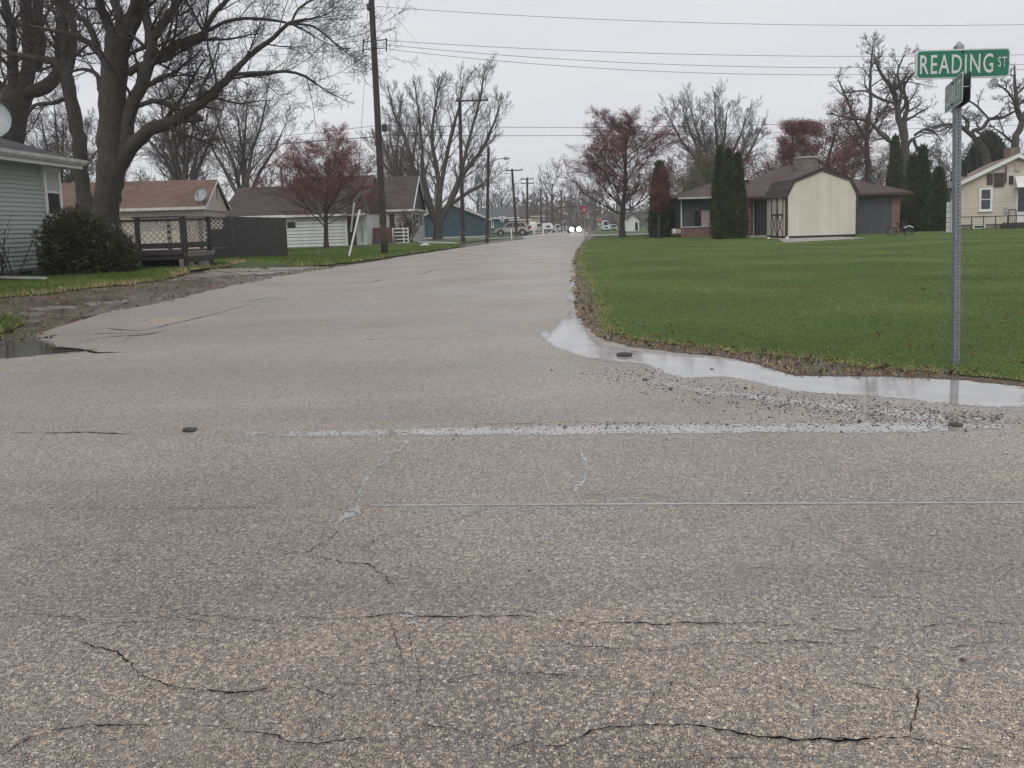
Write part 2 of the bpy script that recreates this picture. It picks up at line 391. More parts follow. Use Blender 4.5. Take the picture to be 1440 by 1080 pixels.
def blademat():
    m, nt, b = newmat('grass_blade')
    at = nt.nodes.new('ShaderNodeAttribute'); at.attribute_name = 'tone'
    c = ramp(nt, at.outputs['Fac'], [(0.0, (0.08, 0.13, 0.024)), (0.45, (0.125, 0.195, 0.036)), (0.82, (0.21, 0.285, 0.068)), (0.9, (0.34, 0.28, 0.15)), (1.0, (0.45, 0.36, 0.22))])
    n = noise(nt, coords(nt, (0.5, 1.0, 1)), 0.42, 6, 0.62)
    c = mixc(nt, 1.0, c, ramp(nt, n, [(0.36, (0.70, 0.80, 0.72)), (0.5, (1.06, 1.04, 1.0)), (0.64, (1.60, 1.34, 1.45))]), 'MULTIPLY')
    c = mixc(nt, ramp(nt, noise(nt, coords(nt, (0.6, 1.6, 1)), 0.9, 5, 0.7), [(0.57, 0.0), (0.72, 0.6)]), c, (0.23, 0.20, 0.10))
    nt.links.new(c, b.inputs['Base Color']); b.inputs['Roughness'].default_value = 0.55
    b.inputs['Specular IOR Level'].default_value = 0.3
    return m
MAT['blade'] = blademat()
def pebblemat():
    m, nt, b = newmat('pebble')
    at = nt.nodes.new('ShaderNodeAttribute'); at.attribute_name = 'tone'
    nt.links.new(ramp(nt, at.outputs['Fac'], [(0, (0.025, 0.022, 0.02)), (0.4, (0.07, 0.06, 0.053)), (0.75, (0.15, 0.125, 0.10)), (1, (0.3, 0.27, 0.24))]), b.inputs['Base Color'])
    b.inputs['Roughness'].default_value = 0.35
    return m
MAT['pebble'] = pebblemat()
def emit(name, col, s):
    m, nt, b = newmat(name)
    n = noise(nt, coords(nt), 8, 1)
    nt.links.new(ramp(nt, n, [(0.3, tuple(c * 0.95 for c in col)), (0.7, col)]), b.inputs['Emission Color'])
    b.inputs['Emission Strength'].default_value = s
    return m
MAT['lamp'] = emit('lamp', (1, 0.97, 0.92), 30)

# ------------------------------------------------------------------ object helpers
def tag(o, label=None, cat=None, group=None, kind=None):
    if label: o['label'] = label
    if cat: o['category'] = cat
    if group: o['group'] = group
    if kind: o['kind'] = kind
    return o
def thing(name, label, cat, loc=(0, 0, 0), group=None):
    o = bpy.data.objects.new(name, None); COL.objects.link(o)
    o.location = loc; o.empty_display_size = 0.3
    return tag(o, label, cat, group)
def wpos(o):
    p = Vector((0, 0, 0))
    while o is not None: p += o.location; o = o.parent
    return p
def link(name, me, mat, parent=None, loc=None):
    o = bpy.data.objects.new(name, me); COL.objects.link(o)
    if mat and not me.materials: me.materials.append(MAT[mat] if isinstance(mat, str) else mat)
    if parent: o.parent = parent
    if loc is not None: o.location = loc
    return o
def copy_thing(o, loc, label=None, scale=None, rz=None, parent=None):
    c = o.copy(); COL.objects.link(c)
    if parent is None:
        c.location = loc
        if scale: c.scale = scale
        if rz is not None: c.rotation_euler = (0, 0, rz)
        if label: c['label'] = label
    else: c.parent = parent
    for ch in o.children: copy_thing(ch, None, parent=c)
    return c

class MB:
    def __init__(s): s.v = []; s.f = []
    def add(s, v, f):
        n = len(s.v); s.v += [tuple(p) for p in v]; s.f += [tuple(i + n for i in q) for q in f]; return s
    def obox(s, o, a, b, c):
        o, a, b, c = Vector(o), Vector(a), Vector(b), Vector(c)
        v = [o, o + a, o + a + b, o + b, o + c, o + a + c, o + a + b + c, o + b + c]
        f = [(0, 3, 2, 1), (4, 5, 6, 7), (0, 1, 5, 4), (1, 2, 6, 5), (2, 3, 7, 6), (3, 0, 4, 7)]
        if a.cross(b).dot(c) < 0: f = [q[::-1] for q in f]
        return s.add(v, f)
    def box(s, x0, x1, y0, y1, z0, z1):
        return s.obox((x0, y0, z0), (x1 - x0, 0, 0), (0, y1 - y0, 0), (0, 0, z1 - z0))
    def beam(s, p0, p1, w, h, up=(0, 0, 1)):
        p0, p1 = Vector(p0), Vector(p1); d = p1 - p0; n = d.normalized()
        u = Vector(up); a = n.cross(u)
        if a.length < 1e-3: a = n.cross(Vector((0, 1, 0)))
        a.normalize(); b = a.cross(n).normalized()
        return s.obox(p0 - a * w / 2 - b * h / 2, d, a * w, b * h)
    def prism(s, poly, off):
        poly = [Vector(p) for p in poly]; off = Vector(off); n = len(poly)
        v = poly + [p + off for p in poly]
        nrm = Vector((0, 0, 0))
        for i in range(n): nrm += (poly[i] - poly[0]).cross(poly[(i + 1) % n] - poly[0])
        f = [tuple(range(n))[::-1], tuple(range(n, 2 * n))] + [(i, (i + 1) % n, (i + 1) % n + n, i + n) for i in range(n)]
        if nrm.dot(off) < 0: f = [q[::-1] for q in f]
        return s.add(v, f)
    def cyl(s, p0, p1, r0, r1=None, n=10, cap=True):
        if r1 is None: r1 = r0
        p0, p1 = Vector(p0), Vector(p1); d = (p1 - p0).normalized()
        a = d.cross(Vector((0, 0, 1)))
        if a.length < 1e-3: a = Vector((1, 0, 0))
        a.normalize(); b = d.cross(a)
        v = []
        for p, r in ((p0, r0), (p1, r1)):
            for i in range(n):
                t = 2 * math.pi * i / n; v.append(p + a * r * math.cos(t) + b * r * math.sin(t))
        f = [(i, (i + 1) % n, (i + 1) % n + n, i + n) for i in range(n)]
        if cap: f += [tuple(range(n))[::-1], tuple(range(n, 2 * n))]
        return s.add(v, f)
    def path(s, pts, r, n=6):
        for a, b in zip(pts, pts[1:]): s.cyl(a, b, r, r, n)
        return s
    def build(s, name, mat, parent=None, smooth=False, bevel=0.0):
        me = bpy.data.meshes.new(name)
        off = wpos(parent) if parent else Vector((0, 0, 0))
        me.from_pydata([Vector(p) - off for p in s.v], [], s.f)
        if bevel:
            bm = bmesh.new(); bm.from_mesh(me)
            bmesh.ops.bevel(bm, geom=bm.edges[:], offset=bevel, segments=2, affect='EDGES', clamp_overlap=True)
            bm.to_mesh(me); bm.free()
        if smooth: me.shade_smooth()
        me.update()
        return link(name, me, mat, parent)

def np_mesh(name, V, Fq, smooth=False):
    """mesh from numpy vertices and equally sized faces"""
    me = bpy.data.meshes.new(name)
    nf, k = Fq.shape
    me.vertices.add(len(V)); me.vertices.foreach_set('co', V.astype(np.float32).ravel())
    me.loops.add(nf * k); me.loops.foreach_set('vertex_index', Fq.astype(np.int32).ravel())
    me.polygons.add(nf); me.polygons.foreach_set('loop_start', np.arange(0, nf * k, k, dtype=np.int32))
    me.polygons.foreach_set('use_smooth', np.full(nf, smooth))
    me.update(calc_edges=True); me.validate()
    return me

class Tubes:
    """many tapered tubes, grouped by point count and sides"""
    def __init__(s): s.g = {}
    def add(s, pts, rad, sides=3):
        s.g.setdefault((len(pts), sides), []).append((pts, rad))
    def mesh(s, name, smooth=True):
        VV, FF, base = [], [], 0
        for (n, k), L_ in s.g.items():
            P = np.array([a for a, _ in L_], dtype=float); Rr = np.array([b for _, b in L_], dtype=float)
            m = len(L_)
            T = np.gradient(P, axis=1); T /= np.linalg.norm(T, axis=2, keepdims=True) + 1e-9
            D = P[:, -1] - P[:, 0]; D /= np.linalg.norm(D, axis=1, keepdims=True) + 1e-9
            ref = np.where(np.abs(D[:, 2:3]) < 0.8, np.array([[0, 0, 1.0]]), np.array([[1.0, 0, 0]]))[:, None, :]
            Nn = np.cross(T, np.broadcast_to(ref, T.shape)); Nn /= np.linalg.norm(Nn, axis=2, keepdims=True) + 1e-9
            B = np.cross(T, Nn)
            a = np.arange(k) * 2 * np.pi / k
            V = P[:, :, None, :] + Rr[:, :, None, None] * (np.cos(a)[None, None, :, None] * Nn[:, :, None, :] + np.sin(a)[None, None, :, None] * B[:, :, None, :])
            idx = np.arange(m * n * k).reshape(m, n, k) + base
            i0 = idx[:, :-1, :]; i1 = idx[:, 1:, :]
            q = np.stack([i0, np.roll(i0, -1, 2), np.roll(i1, -1, 2), i1], -1).reshape(-1, 4)
            VV.append(V.reshape(-1, 3)); FF.append(q); base += m * n * k
        return np_mesh(name, np.concatenate(VV), np.concatenate(FF), smooth)

# --- branch growth
def grow(ts, tips, p, d, Lb, r, lv, K, rg):
    """ts: {level: Tubes}; appends a branch and its children"""
    n = K['seg'][lv]; step = Lb / n; wob = K['wob'][lv]; up = K['up'][lv]
    px_, py_, pz_ = p; dx, dy, dz = d
    pts = [(px_, py_, pz_)]; dirs = [(dx, dy, dz)]
    for i in range(n):
        dx += rg.gauss(0, wob); dy += rg.gauss(0, wob); dz += rg.gauss(0, wob) + up
        if K.get('droop') and lv >= K['droop'][0]:
            dz += K['droop'][1] * (1 - 2.3 * i / n)
        l = math.sqrt(dx * dx + dy * dy + dz * dz) or 1; dx /= l; dy /= l; dz /= l
        px_ += dx * step; py_ += dy * step; pz_ += dz * step
        pts.append((px_, py_, pz_)); dirs.append((dx, dy, dz))
    rt = max(K['rmin'] * 0.6, r * K['taper'][lv])
    rad = [r + (rt - r) * i / n for i in range(n + 1)]
    ts[0 if lv <= K['thick'] else 1].add(pts, rad, 7 if r > 0.09 else (5 if r > 0.035 else 3))
    if lv >= len(K['n']):
        tips.append((pts[-1], dirs[-1])); tips.append((pts[n // 2], dirs[n // 2])); return
    spawn(ts, tips, pts, dirs, rad, Lb, lv, K, rg)

def spawn(ts, tips, pts, dirs, rad, Lb, lv, K, rg, tmin=None):
    n = len(pts) - 1; cnt = K['n'][lv]; cnt = max(1, int(cnt * rg.uniform(0.75, 1.25) + 0.5))
    tmin = K['t0'][lv] if tmin is None else tmin
    az = rg.uniform(0, 6.28)
    for c in range(cnt):
        t = tmin + (1 - tmin) * ((c + rg.random() * 0.9) / cnt)
        t = min(t, 0.999); i = int(t * n); f = t * n - i
        a, b = pts[i], pts[i + 1]
        q = tuple(a[k] + (b[k] - a[k]) * f for k in range(3))
        D = Vector(dirs[i + 1]); r0 = rad[i] + (rad[i + 1] - rad[i]) * f
        az += 2.4 + rg.uniform(-0.5, 0.5)
        side = D.cross(Vector((0, 0, 1)))
        if side.length < 0.1: side = Vector((1, 0, 0))
        side.normalize(); s2 = D.cross(side)
        ang = R(K['ang'][lv]) * rg.uniform(0.7, 1.3) * (1 - 0.25 * t)
        nd = D * math.cos(ang) + (side * math.cos(az) + s2 * math.sin(az)) * math.sin(ang)
        shape = K['shape'][lv]
        lf = (1 - shape * t) if shape >= 0 else (1 + shape * (1 - t))
        nl = Lb * K['len'][lv] * lf * rg.uniform(0.7, 1.2)
        nr = max(K['rmin'], min(r0 * 0.8, r0 * K['rr'][lv] * rg.uniform(0.8, 1.15)))
        grow(ts, tips, q, tuple(nd), nl, nr, lv + 1, K, rg)

def bud_mesh(name, tips, size, per, rg, spread=0.12, flat=False):
    T = np.array([t[0] for t in tips]); n = len(T) * per
    rs = np.random.RandomState(rg.randint(0, 99999))
    C = np.repeat(T, per, 0) + rs.normal(0, spread, (n, 3))
    a = rs.normal(0, 1, (n, 3)); a /= np.linalg.norm(a, axis=1, keepdims=True)
    b = rs.normal(0, 1, (n, 3)); b = np.cross(a, b); b /= np.linalg.norm(b, axis=1, keepdims=True)
    s = size * rs.uniform(0.5, 1.3, (n, 1))
    V = np.stack([C - a * s, C + b * s * 0.6, C + a * s, C - b * s * 0.6], 1).reshape(-1, 3)
    return np_mesh(name, V, np.arange(n * 4).reshape(n, 4))

MAPLE = dict(seg=[6, 5, 4, 3, 3], wob=[.05, .10, .13, .16, .2], up=[.02, .10, .08, .05, .03], taper=[.35, .3, .3, .4, .5],
             n=[17, 9, 6, 4], t0=[.12, .15, .15, .2], ang=[52, 42, 40, 40], len=[.52, .5, .5, .5], rr=[.42, .55, .6, .65],
             shape=[.55, .35, .3, .3], rmin=.007, thick=1)
VASE = dict(seg=[7, 6, 5, 4, 3], wob=[.05, .09, .12, .15, .18], up=[.03, .07, .06, .05, .04], taper=[.4, .25, .25, .35, .5],
            n=[9, 9, 7, 5], t0=[.18, .25, .2, .2], ang=[38, 36, 36, 38], len=[.8, .5, .48, .45], rr=[.6, .5, .55, .6],
            shape=[.3, .3, .3, .3], rmin=.012, thick=1)
def tree_meshes(name, K, Ht, r0, trunk, seed, lean=(0, 0)):
    """a free-standing bare tree, base at the origin"""
    rg = random.Random(seed); ts = {0: Tubes(), 1: Tubes()}; tips = []
    K = dict(K)
    grow(ts, tips, (0, 0, -0.1), (lean[0], lean[1], 1), Ht * trunk, r0, 0, K, rg)
    # root flare
    ts[0].add([(0, 0, -0.15), (0, 0, 0.12), (0, 0, 0.7)], [r0 * 1.7, r0 * 1.25, r0 * 0.98], 8)
    return ts[0].mesh(name + '_trunk'), ts[1].mesh(name + '_crown'), tips, rg

def tree_thing(label, loc, meshes, mats, name='bare_tree', cat='tree', group=None, scale=1.0, rz=0, buds=None):
    t = thing(name, label, cat, loc, group)
    link('trunk', meshes[0], mats[0], t)
    link('crown', meshes[1], mats[1], t)
    if buds: link('buds', buds[0], buds[1], t)
    t.scale = (scale,) * 3 if isinstance(scale, (int, float)) else scale
    t.rotation_euler = (0, 0, rz)
    return t

def limb_tree(label, Y, limbs, K, mats, seed, name='bare_tree', maxlen=3.0, depth=1.6, group=None, buds=None, flare=True, count=1.0):
    """a tree whose main limbs are given one by one: each limb is a list of (photo x, photo y, width px, metres nearer/further)"""
    rg = random.Random(seed); ts = {0: Tubes(), 1: Tubes()}; tips = []
    base = None
    for li, lm in enumerate(limbs):
        pts = []; rad = []
        for q in lm:
            Yq = Y + (q[3] if len(q) > 3 else 0)
            pts.append(H(q[0], q[1], Yq)); rad.append(q[2] / 2 / F_PX * Yq)
        if base is None:
            g = G_at(pts[0].x, pts[0].y)
            base = Vector((pts[0].x, pts[0].y, g))
            pts.insert(0, Vector((pts[0].x, pts[0].y, g - 0.2))); rad.insert(0, rad[0] * (1.35 if flare else 1.05))
        # smooth
        P, Rr = [], []
        m = len(pts)
        for i in range(m - 1):
            p0, p1, p2, p3 = pts[max(i - 1, 0)], pts[i], pts[i + 1], pts[min(i + 2, m - 1)]
            for s_ in range(3):
                t = s_ / 3
                v = 0.5 * ((2 * p1) + (p2 - p0) * t + (2 * p0 - 5 * p1 + 4 * p2 - p3) * t * t + (3 * p1 - p0 - 3 * p2 + p3) * t ** 3)
                v = v + Vector((rg.gauss(0, .02), rg.gauss(0, .02), rg.gauss(0, .02))) * min(1, rad[i] * 6)
                P.append(tuple(v - base)); Rr.append((rad[i] + (rad[i + 1] - rad[i]) * t) * rg.uniform(0.93, 1.07))
        P.append(tuple(pts[-1] - base)); Rr.append(rad[-1])
        sides = 12 if rad[0] > 0.2 else 7
        ts[0].add(P, Rr, sides)
        dirs = [tuple((Vector(P[min(i + 1, len(P) - 1)]) - Vector(P[max(i - 1, 0)])).normalized()) for i in range(len(P))]
        ln = sum((Vector(a) - Vector(b)).length for a, b in zip(P, P[1:]))
        if li == 0: continue
        K2 = dict(K); K2['n'] = list(K['n']); K2['len'] = list(K['len'])
        K2['n'][0] = max(3, int(K['n'][0] * count * max(0.5, ln / 6)))
        K2['len'][0] = min(K['len'][0], maxlen / max(ln, .5)) if ln > 0 else .5
        K2['len'][0] = maxlen / max(ln, .5)
        spawn(ts, tips, P, dirs, Rr, ln, 0, K2, rg, tmin=0.18)
        # continue past the end
        K3 = dict(K)
        grow(ts, tips, P[-1], dirs[-1], maxlen * 0.4, Rr[-1] * 0.9, 1, K3, rg)
    t = thing(name, label, 'tree', base, group)
    link('trunk', ts[0].mesh('trunk'), mats[0], t)
    link('crown', ts[1].mesh('crown'), mats[1], t)
    if buds: link('buds', bud_mesh('buds', tips, buds[1], buds[2], rg, buds[3]), buds[0], t)
    return t
def G_at(x, y): return gz(x, y)

# ------------------------------------------------------------------ ground sheets
def inpoly(P, poly):
    x, y = P[:, 0], P[:, 1]; c = np.zeros(len(P), bool); n = len(poly)
    for i in range(n):
        x1, y1 = poly[i]; x2, y2 = poly[(i + 1) % n]
        if y1 == y2: continue
        k = ((y1 > y) != (y2 > y)) & (x < (x2 - x1) * (y - y1) / (y2 - y1) + x1)
        c ^= k
    return c
def edist(P, poly):
    d = np.full(len(P), 1e9); n = len(poly)
    for i in range(n):
        a = np.array(poly[i]); b = np.array(poly[(i + 1) % n]); ab = b - a
        t = np.clip(((P - a) @ ab) / max(ab @ ab, 1e-9), 0, 1)
        d = np.minimum(d, np.linalg.norm(P - (a + t[:, None] * ab), axis=1))
    return d
def densify(poly, step, jit, rg, far=None):
    out_ = []
    n = len(poly)
    for i in range(n):
        a = Vector(poly[i][:2]); b = Vector(poly[(i + 1) % n][:2]); l = (b - a).length
        st = step * max(1.0, min(a.length, b.length) / 8)
        k = max(1, min(400, int(l / st)))
        nrm = Vector((-(b - a).y, (b - a).x)).normalized() if l > 0 else Vector((0, 0))
        w1 = rg.uniform(0, 6)
        for j in range(k):
            p = a + (b - a) * (j / k)
            amp = jit * min(3, max(1.0, p.length / 9)) if (far is None or p.length < far) else 0
            s_ = j * l / k
            off = amp * (0.6 * math.sin(s_ * 2.1 + w1) + 0.4 * math.sin(s_ * 6.3 + 2 * w1) + rg.uniform(-.8, .8)) if j else 0
            out_.append((p.x + nrm.x * off, p.y + nrm.y * off))
    return out_
def sheet(name, poly, dz, mat, step=0.12, jit=0.02, grid=0.5, seed=1, attr=None, kind='structure', soft=0.25, far=80, floor=0.0):
    rg = random.Random(seed)
    pl = densify([tuple(p[:2]) for p in poly], step, jit, rg, far)
    A = np.array(pl); x0, y0 = A.min(0); x1, y1 = A.max(0)
    # interior points, denser near the camera
    pts = []
    bands = [(-30, 30, grid), (30, 75, grid * 3), (75, 1000, grid * 12)]
    for b0, b1, g in bands:
        ya, yb = max(y0, b0), min(y1, b1)
        if ya >= yb: continue
        xa, xb = max(x0, -45), min(x1, 45)
        X, Yg = np.meshgrid(np.arange(xa + g / 2, xb, g), np.arange(ya + g / 2, yb, g))
        pts.append(np.stack([X.ravel(), Yg.ravel()], 1))
    X, Yg = np.meshgrid(np.arange(x0 + 5, x1, 14), np.arange(max(y0, -30) + 5, y1, 14))
    Q = np.stack([X.ravel(), Yg.ravel()], 1); pts.append(Q[np.abs(Q[:, 0]) > 46])
    Pn = np.concatenate(pts)
    Pn = Pn[inpoly(Pn, pl)]
    Pn = Pn[edist(Pn, pl) > grid * 0.25] if len(pl) * len(Pn) < 4e8 else Pn
    co = [Vector(p) for p in pl] + [Vector(p) for p in Pn]
    n = len(pl); edges = [(i, (i + 1) % n) for i in range(n)]
    vv, ee, ff, *_ = delaunay_2d_cdt(co, edges, [], 1, 1e-5)
    me = bpy.data.meshes.new(name)
    me.from_pydata([(v.x, v.y, gz(v.x, v.y) + dz) for v in vv], [], [tuple(f) for f in ff])
    # face up
    bm = bmesh.new(); bm.from_mesh(me)
    for f in bm.faces:
        if f.normal.z < 0: f.normal_flip()
    bm.to_mesh(me); bm.free(); me.shade_smooth()
    if attr:
        V = np.array([(v.x, v.y) for v in vv]); d = edist(V, pl)
        s_ = np.clip(d / soft, 0, 1) ** 0.7
        a = me.attributes.new('depth', 'FLOAT', 'POINT'); a.data.foreach_set('value', (np.maximum(s_, floor) * attr).astype(np.float32))
    o = link(name, me, mat)
    if kind: o['kind'] = kind
    return o, pl

# base ground out to the horizon
xs = np.concatenate([np.linspace(-400, -60, 15)[:-1], np.arange(-60, 60, 1.0), np.linspace(60, 400, 15)])
ys = np.concatenate([np.array([-60, -30, -10]), np.arange(-5, 60, 1.0), np.arange(60, 180, 3.0), np.linspace(180, 460, 12)])
V = np.array([(x, y, gz(x, y) - 0.03) for y in ys for x in xs])
nx, ny = len(xs), len(ys)
I = np.arange(nx * ny).reshape(ny, nx)
Fq = np.stack([I[:-1, :-1], I[:-1, 1:], I[1:, 1:], I[1:, :-1]], -1).reshape(-1, 4)
o = link('ground', np_mesh('ground', V, Fq, True), 'soil'); o['kind'] = 'structure'

def g2(*ps): return [tuple(G(x, y)[:2]) for x, y in ps]
RL = g2((66, 466), (110, 452), (150, 440), (225, 427), (300, 408), (400, 388), (480, 375), (560, 362), (640, 350), (700, 341), (740, 336.5))
RRt = g2((838, 468), (822, 456), (812, 440), (806, 420), (804, 400), (805, 385), (807, 370), (811, 355), (817, 343), (822, 337))
front = g2((1440, 545), (1340, 534), (1230, 530), (1120, 520), (1040, 506), (950, 495), (870, 484))
far_l = [(0.9, 70), (4.6, 130), (12, 220), (30, 420)]; far_r = [(40, 420), (20, 220), (12.6, 130), (7.2, 75)]
road_poly = [(-60, -8), (60, -8), (60, 6.2)] + [(8, 6.05)] + front + RRt + far_r[::-1] + far_l[::-1] + RL[::-1] + g2((20, 478), (0, 480)) + [(-12, 9.5), (-60, 9.8)]
road, road_pl = sheet('road', road_poly, 0.008, 'road', 0.10, 0.02, 0.5, 3)

# right lawn
lawn_front = [(60, 6.9), (12, 6.6)] + g2((1440, 540), (1340, 529), (1230, 522), (1120, 506), (1040, 498), (950, 487), (880, 478), (850, 470), (842, 455), (838, 440), (835, 425), (830, 410), (822, 395), (812, 380), (810, 365), (815, 352), (821, 343), (826, 338))
lawn_r = lawn_front + [(7.0, 64), (60, 64)]
lawn1, lawn1_pl = sheet('lawn', lawn_r, 0.02, 'grass_sheet', 0.10, 0.03, 0.6, 5)
gv = g2((1445, 546), (1340, 535), (1230, 531), (1120, 530), (1085, 519), (1040, 507), (950, 497), (880, 488), (838, 474), (826, 462), (815, 445), (808, 425), (804, 400), (805, 380), (808, 362), (813, 350),
        (822, 348), (820, 362), (826, 385), (838, 400), (846, 425), (855, 450), (865, 466), (890, 474), (950, 482), (1040, 493), (1120, 501), (1230, 516), (1340, 524), (1445, 534))
shoulder, shoulder_pl = sheet('gravel_shoulder', gv, 0.012, 'gravel_sheet', 0.08, 0.03, 0.4, 9)
# dirt and cracked concrete apron to the left
mud_poly = g2((0, 418), (60, 412), (150, 400), (230, 390), (270, 388), (300, 378), (330, 376), (440, 374), (475, 376), (400, 389), (300, 409), (225, 429), (150, 442), (75, 464), (75, 480), (0, 486)) + [(-13, 10), (-13, 14)]
mud, mud_pl = sheet('muddy_verge', mud_poly, 0.0, 'mud', 0.12, 0.04, 0.4, 11)
# grass on the left
gl_poly = g2((0, 420), (60, 415), (120, 407), (190, 400), (240, 392), (262, 386), (262, 381)) + [(-7.6, 21.5), (-7.9, 24), (-30, 24), (-30, 13.5)]
lawn2, lawn2_pl = sheet('lawn', gl_poly, 0.010, 'grass_sheet', 0.1, 0.03, 0.5, 13)
gl2 = g2((300, 374), (340, 377), (420, 375), (470, 372), (520, 366), (570, 358), (620, 351), (648, 347), (640, 344), (590, 343), (560, 344)) + [(-10.5, 50), (-30, 50), (-30, 31)]
lawn3, lawn3_pl = sheet('lawn', gl2, 0.012, 'grass_sheet', 0.12, 0.04, 0.8, 15)
isl = g2((0, 448), (22, 450), (32, 458), (22, 466), (0, 470)) + [(-9.8, 10.9), (-9.8, 12.2)]
lawn4, lawn4_pl = sheet('lawn', isl, 0.025, 'grass_sheet', 0.08, 0.03, 0.4, 17)
# far verges and side street
verge1, _ = sheet('verge', [(-26, 52), (-3.5, 52), (-2.0, 60), (0.1, 66), (-26, 66)], 0.02, 'grass_sheet', .5, .05, 2, 19)
verge2, _ = sheet('verge', [(-60, 72), (0.6, 72), (4.2, 130), (20, 320), (-60, 320)], 0.02, 'grass_sheet', 1, .05, 3, 20)
verge3, _ = sheet('verge', [(8.0, 71), (60, 69), (110, 320), (36, 320), (13.4, 130)], 0.02, 'grass_sheet', 1, .05, 3, 21)
ss, _ = sheet('side_street', [(-60, 67), (0.4, 66.4), (6.2, 65.4), (60, 64.6), (60, 68.6), (7.6, 70.6), (0.5, 71.6), (-60, 71.5)], 0.012, 'slab', 1, .05, 2, 22)
slab, slab_pl = sheet('concrete_driveway', g2((290, 381), (330, 378.5), (430, 376), (436, 380), (360, 388), (280, 393), (235, 397), (262, 389)), 0.006, 'slab', .1, .05, .5, 23)
walk, _ = sheet('concrete_walk', g2((585, 339.5), (640, 341.5), (648, 343), (590, 341.8)), 0.03, 'concrete', .2, .0, .5, 24)

# standing water
p1 = g2((807, 412), (803, 425), (797, 438), (786, 450), (775, 462), (764, 470), (758, 480), (768, 489), (790, 496), (805, 503), (850, 511), (900, 515), (925, 528), (960, 537), (1020, 534), (1060, 542), (1100, 553), (1170, 559), (1250, 564), (1320, 572), (1400, 578), (1460, 578),
        (1460, 546), (1360, 534), (1280, 530), (1200, 527), (1140, 529), (1090, 520), (1060, 509), (1000, 503), (930, 498), (890, 493), (850, 485), (834, 475), (828, 462), (818, 450), (812, 440), (808, 425))
def water(name, poly, mat, label, soft=0.25, amt=1.0, seed=1, dz=0.0098, jit=0.012, floor=0.0):
    o, _ = sheet(name, poly, dz, mat, 0.05, jit, 0.07 if soft < .2 else 0.12, seed, attr=amt, soft=soft, floor=floor)
    return tag(o, label)
water('puddle', p1, 'water', 'long bright puddle along the gravel edge of the lawn', 0.20, .98, 31, 0.0098)
water('puddle', g2((802, 372), (809, 374), (810, 395), (811, 412), (810, 425), (803, 425), (796, 432), (797, 418), (802, 400)), 'water', 'thin broken runnel of water along the dirt edge above the long puddle', 0.10, .95, 30, 0.0155, floor=.35)
p2 = g2((0, 470), (25, 467), (40, 458), (68, 466), (72, 478), (95, 487), (150, 492), (110, 498), (60, 502), (0, 508)) + [(-11, 8.6), (-11, 10.3)]
water('puddle', p2, 'water_brown', 'murky puddle at the left road edge by the mud', 0.5, 1.1, 32)
water('puddle', g2((95, 448), (135, 441), (175, 434), (205, 431), (190, 437), (140, 446), (100, 455)), 'water_brown', 'narrow muddy puddle lying along the left edge of the road', 0.3, 1.0, 40, .004)
water('puddle', g2((20, 434), (70, 429), (120, 427), (110, 433), (60, 437)), 'water_brown', 'shallow brown puddle between slabs on the muddy verge', 0.3, .95, 41, .004)
water('puddle', g2((330, 383), (380, 381.5), (410, 382), (370, 385)), 'water_brown', 'thin puddle on the cracked concrete driveway by the black fence', 0.4, 1.0, 42, .011)
def strip(pts, wpx):
    up_, dn = [], []
    for (x, y), w_ in zip(pts, wpx):
        up_.append((x, y - w_ / 2)); dn.append((x, y + w_ / 2))
    return g2(*up_, *dn[::-1])
water('puddle', strip([(340, 612), (450, 612), (600, 609.5), (760, 608), (900, 606), (1050, 604.5), (1200, 604), (1300, 603), (1420, 602)], [4, 8, 9, 13, 13, 12, 14, 14, 6]), 'water', 'thin streak of water along the seam across the road', 0.07, .66, 33, floor=.72)
water('puddle', strip([(575, 622), (552, 643), (530, 658), (512, 680), (503, 700), (508, 716), (485, 728), (470, 742)], [4, 6, 6, 9, 12, 20, 8, 4]), 'water', 'narrow water filled crack left of the middle of the road', 0.02, .80, 34, jit=.006, floor=.66)
water('puddle', strip([(815, 636), (826, 655), (822, 675), (808, 692)], [6, 9, 13, 8]), 'water', 'short curved film of water near the seam', 0.03, .78, 35, jit=.006, floor=.68)
water('puddle', g2((555, 850), (575, 855), (590, 870), (610, 872), (600, 890), (580, 893), (566, 875)), 'water', 'small grey water patch in the foreground road', 0.08, .62, 36, floor=.5)
water('puddle', strip([(520, 713.5), (680, 712.5), (900, 711.5), (1150, 710.5), (1440, 709.5)], [1.6, 2.2, 2.0, 2.2, 2.0]), 'water', 'hairline of water along the straight joint across the road', 0.006, 1.3, 37, jit=.0006, floor=.50)
water('puddle', strip([(860, 530), (950, 545), (1060, 560), (1180, 574), (1320, 590), (1440, 596)], [8, 16, 18, 20, 22, 14]), 'water', 'speckled wet film beside the long puddle', 0.3, .72, 38, 0.0094)
water('puddle', strip([(745, 470), (780, 478), (840, 498), (900, 520)], [10, 24, 24, 10]), 'water', 'speckled wet film at the mouth of the long puddle', 0.3, .8, 39, 0.0094)

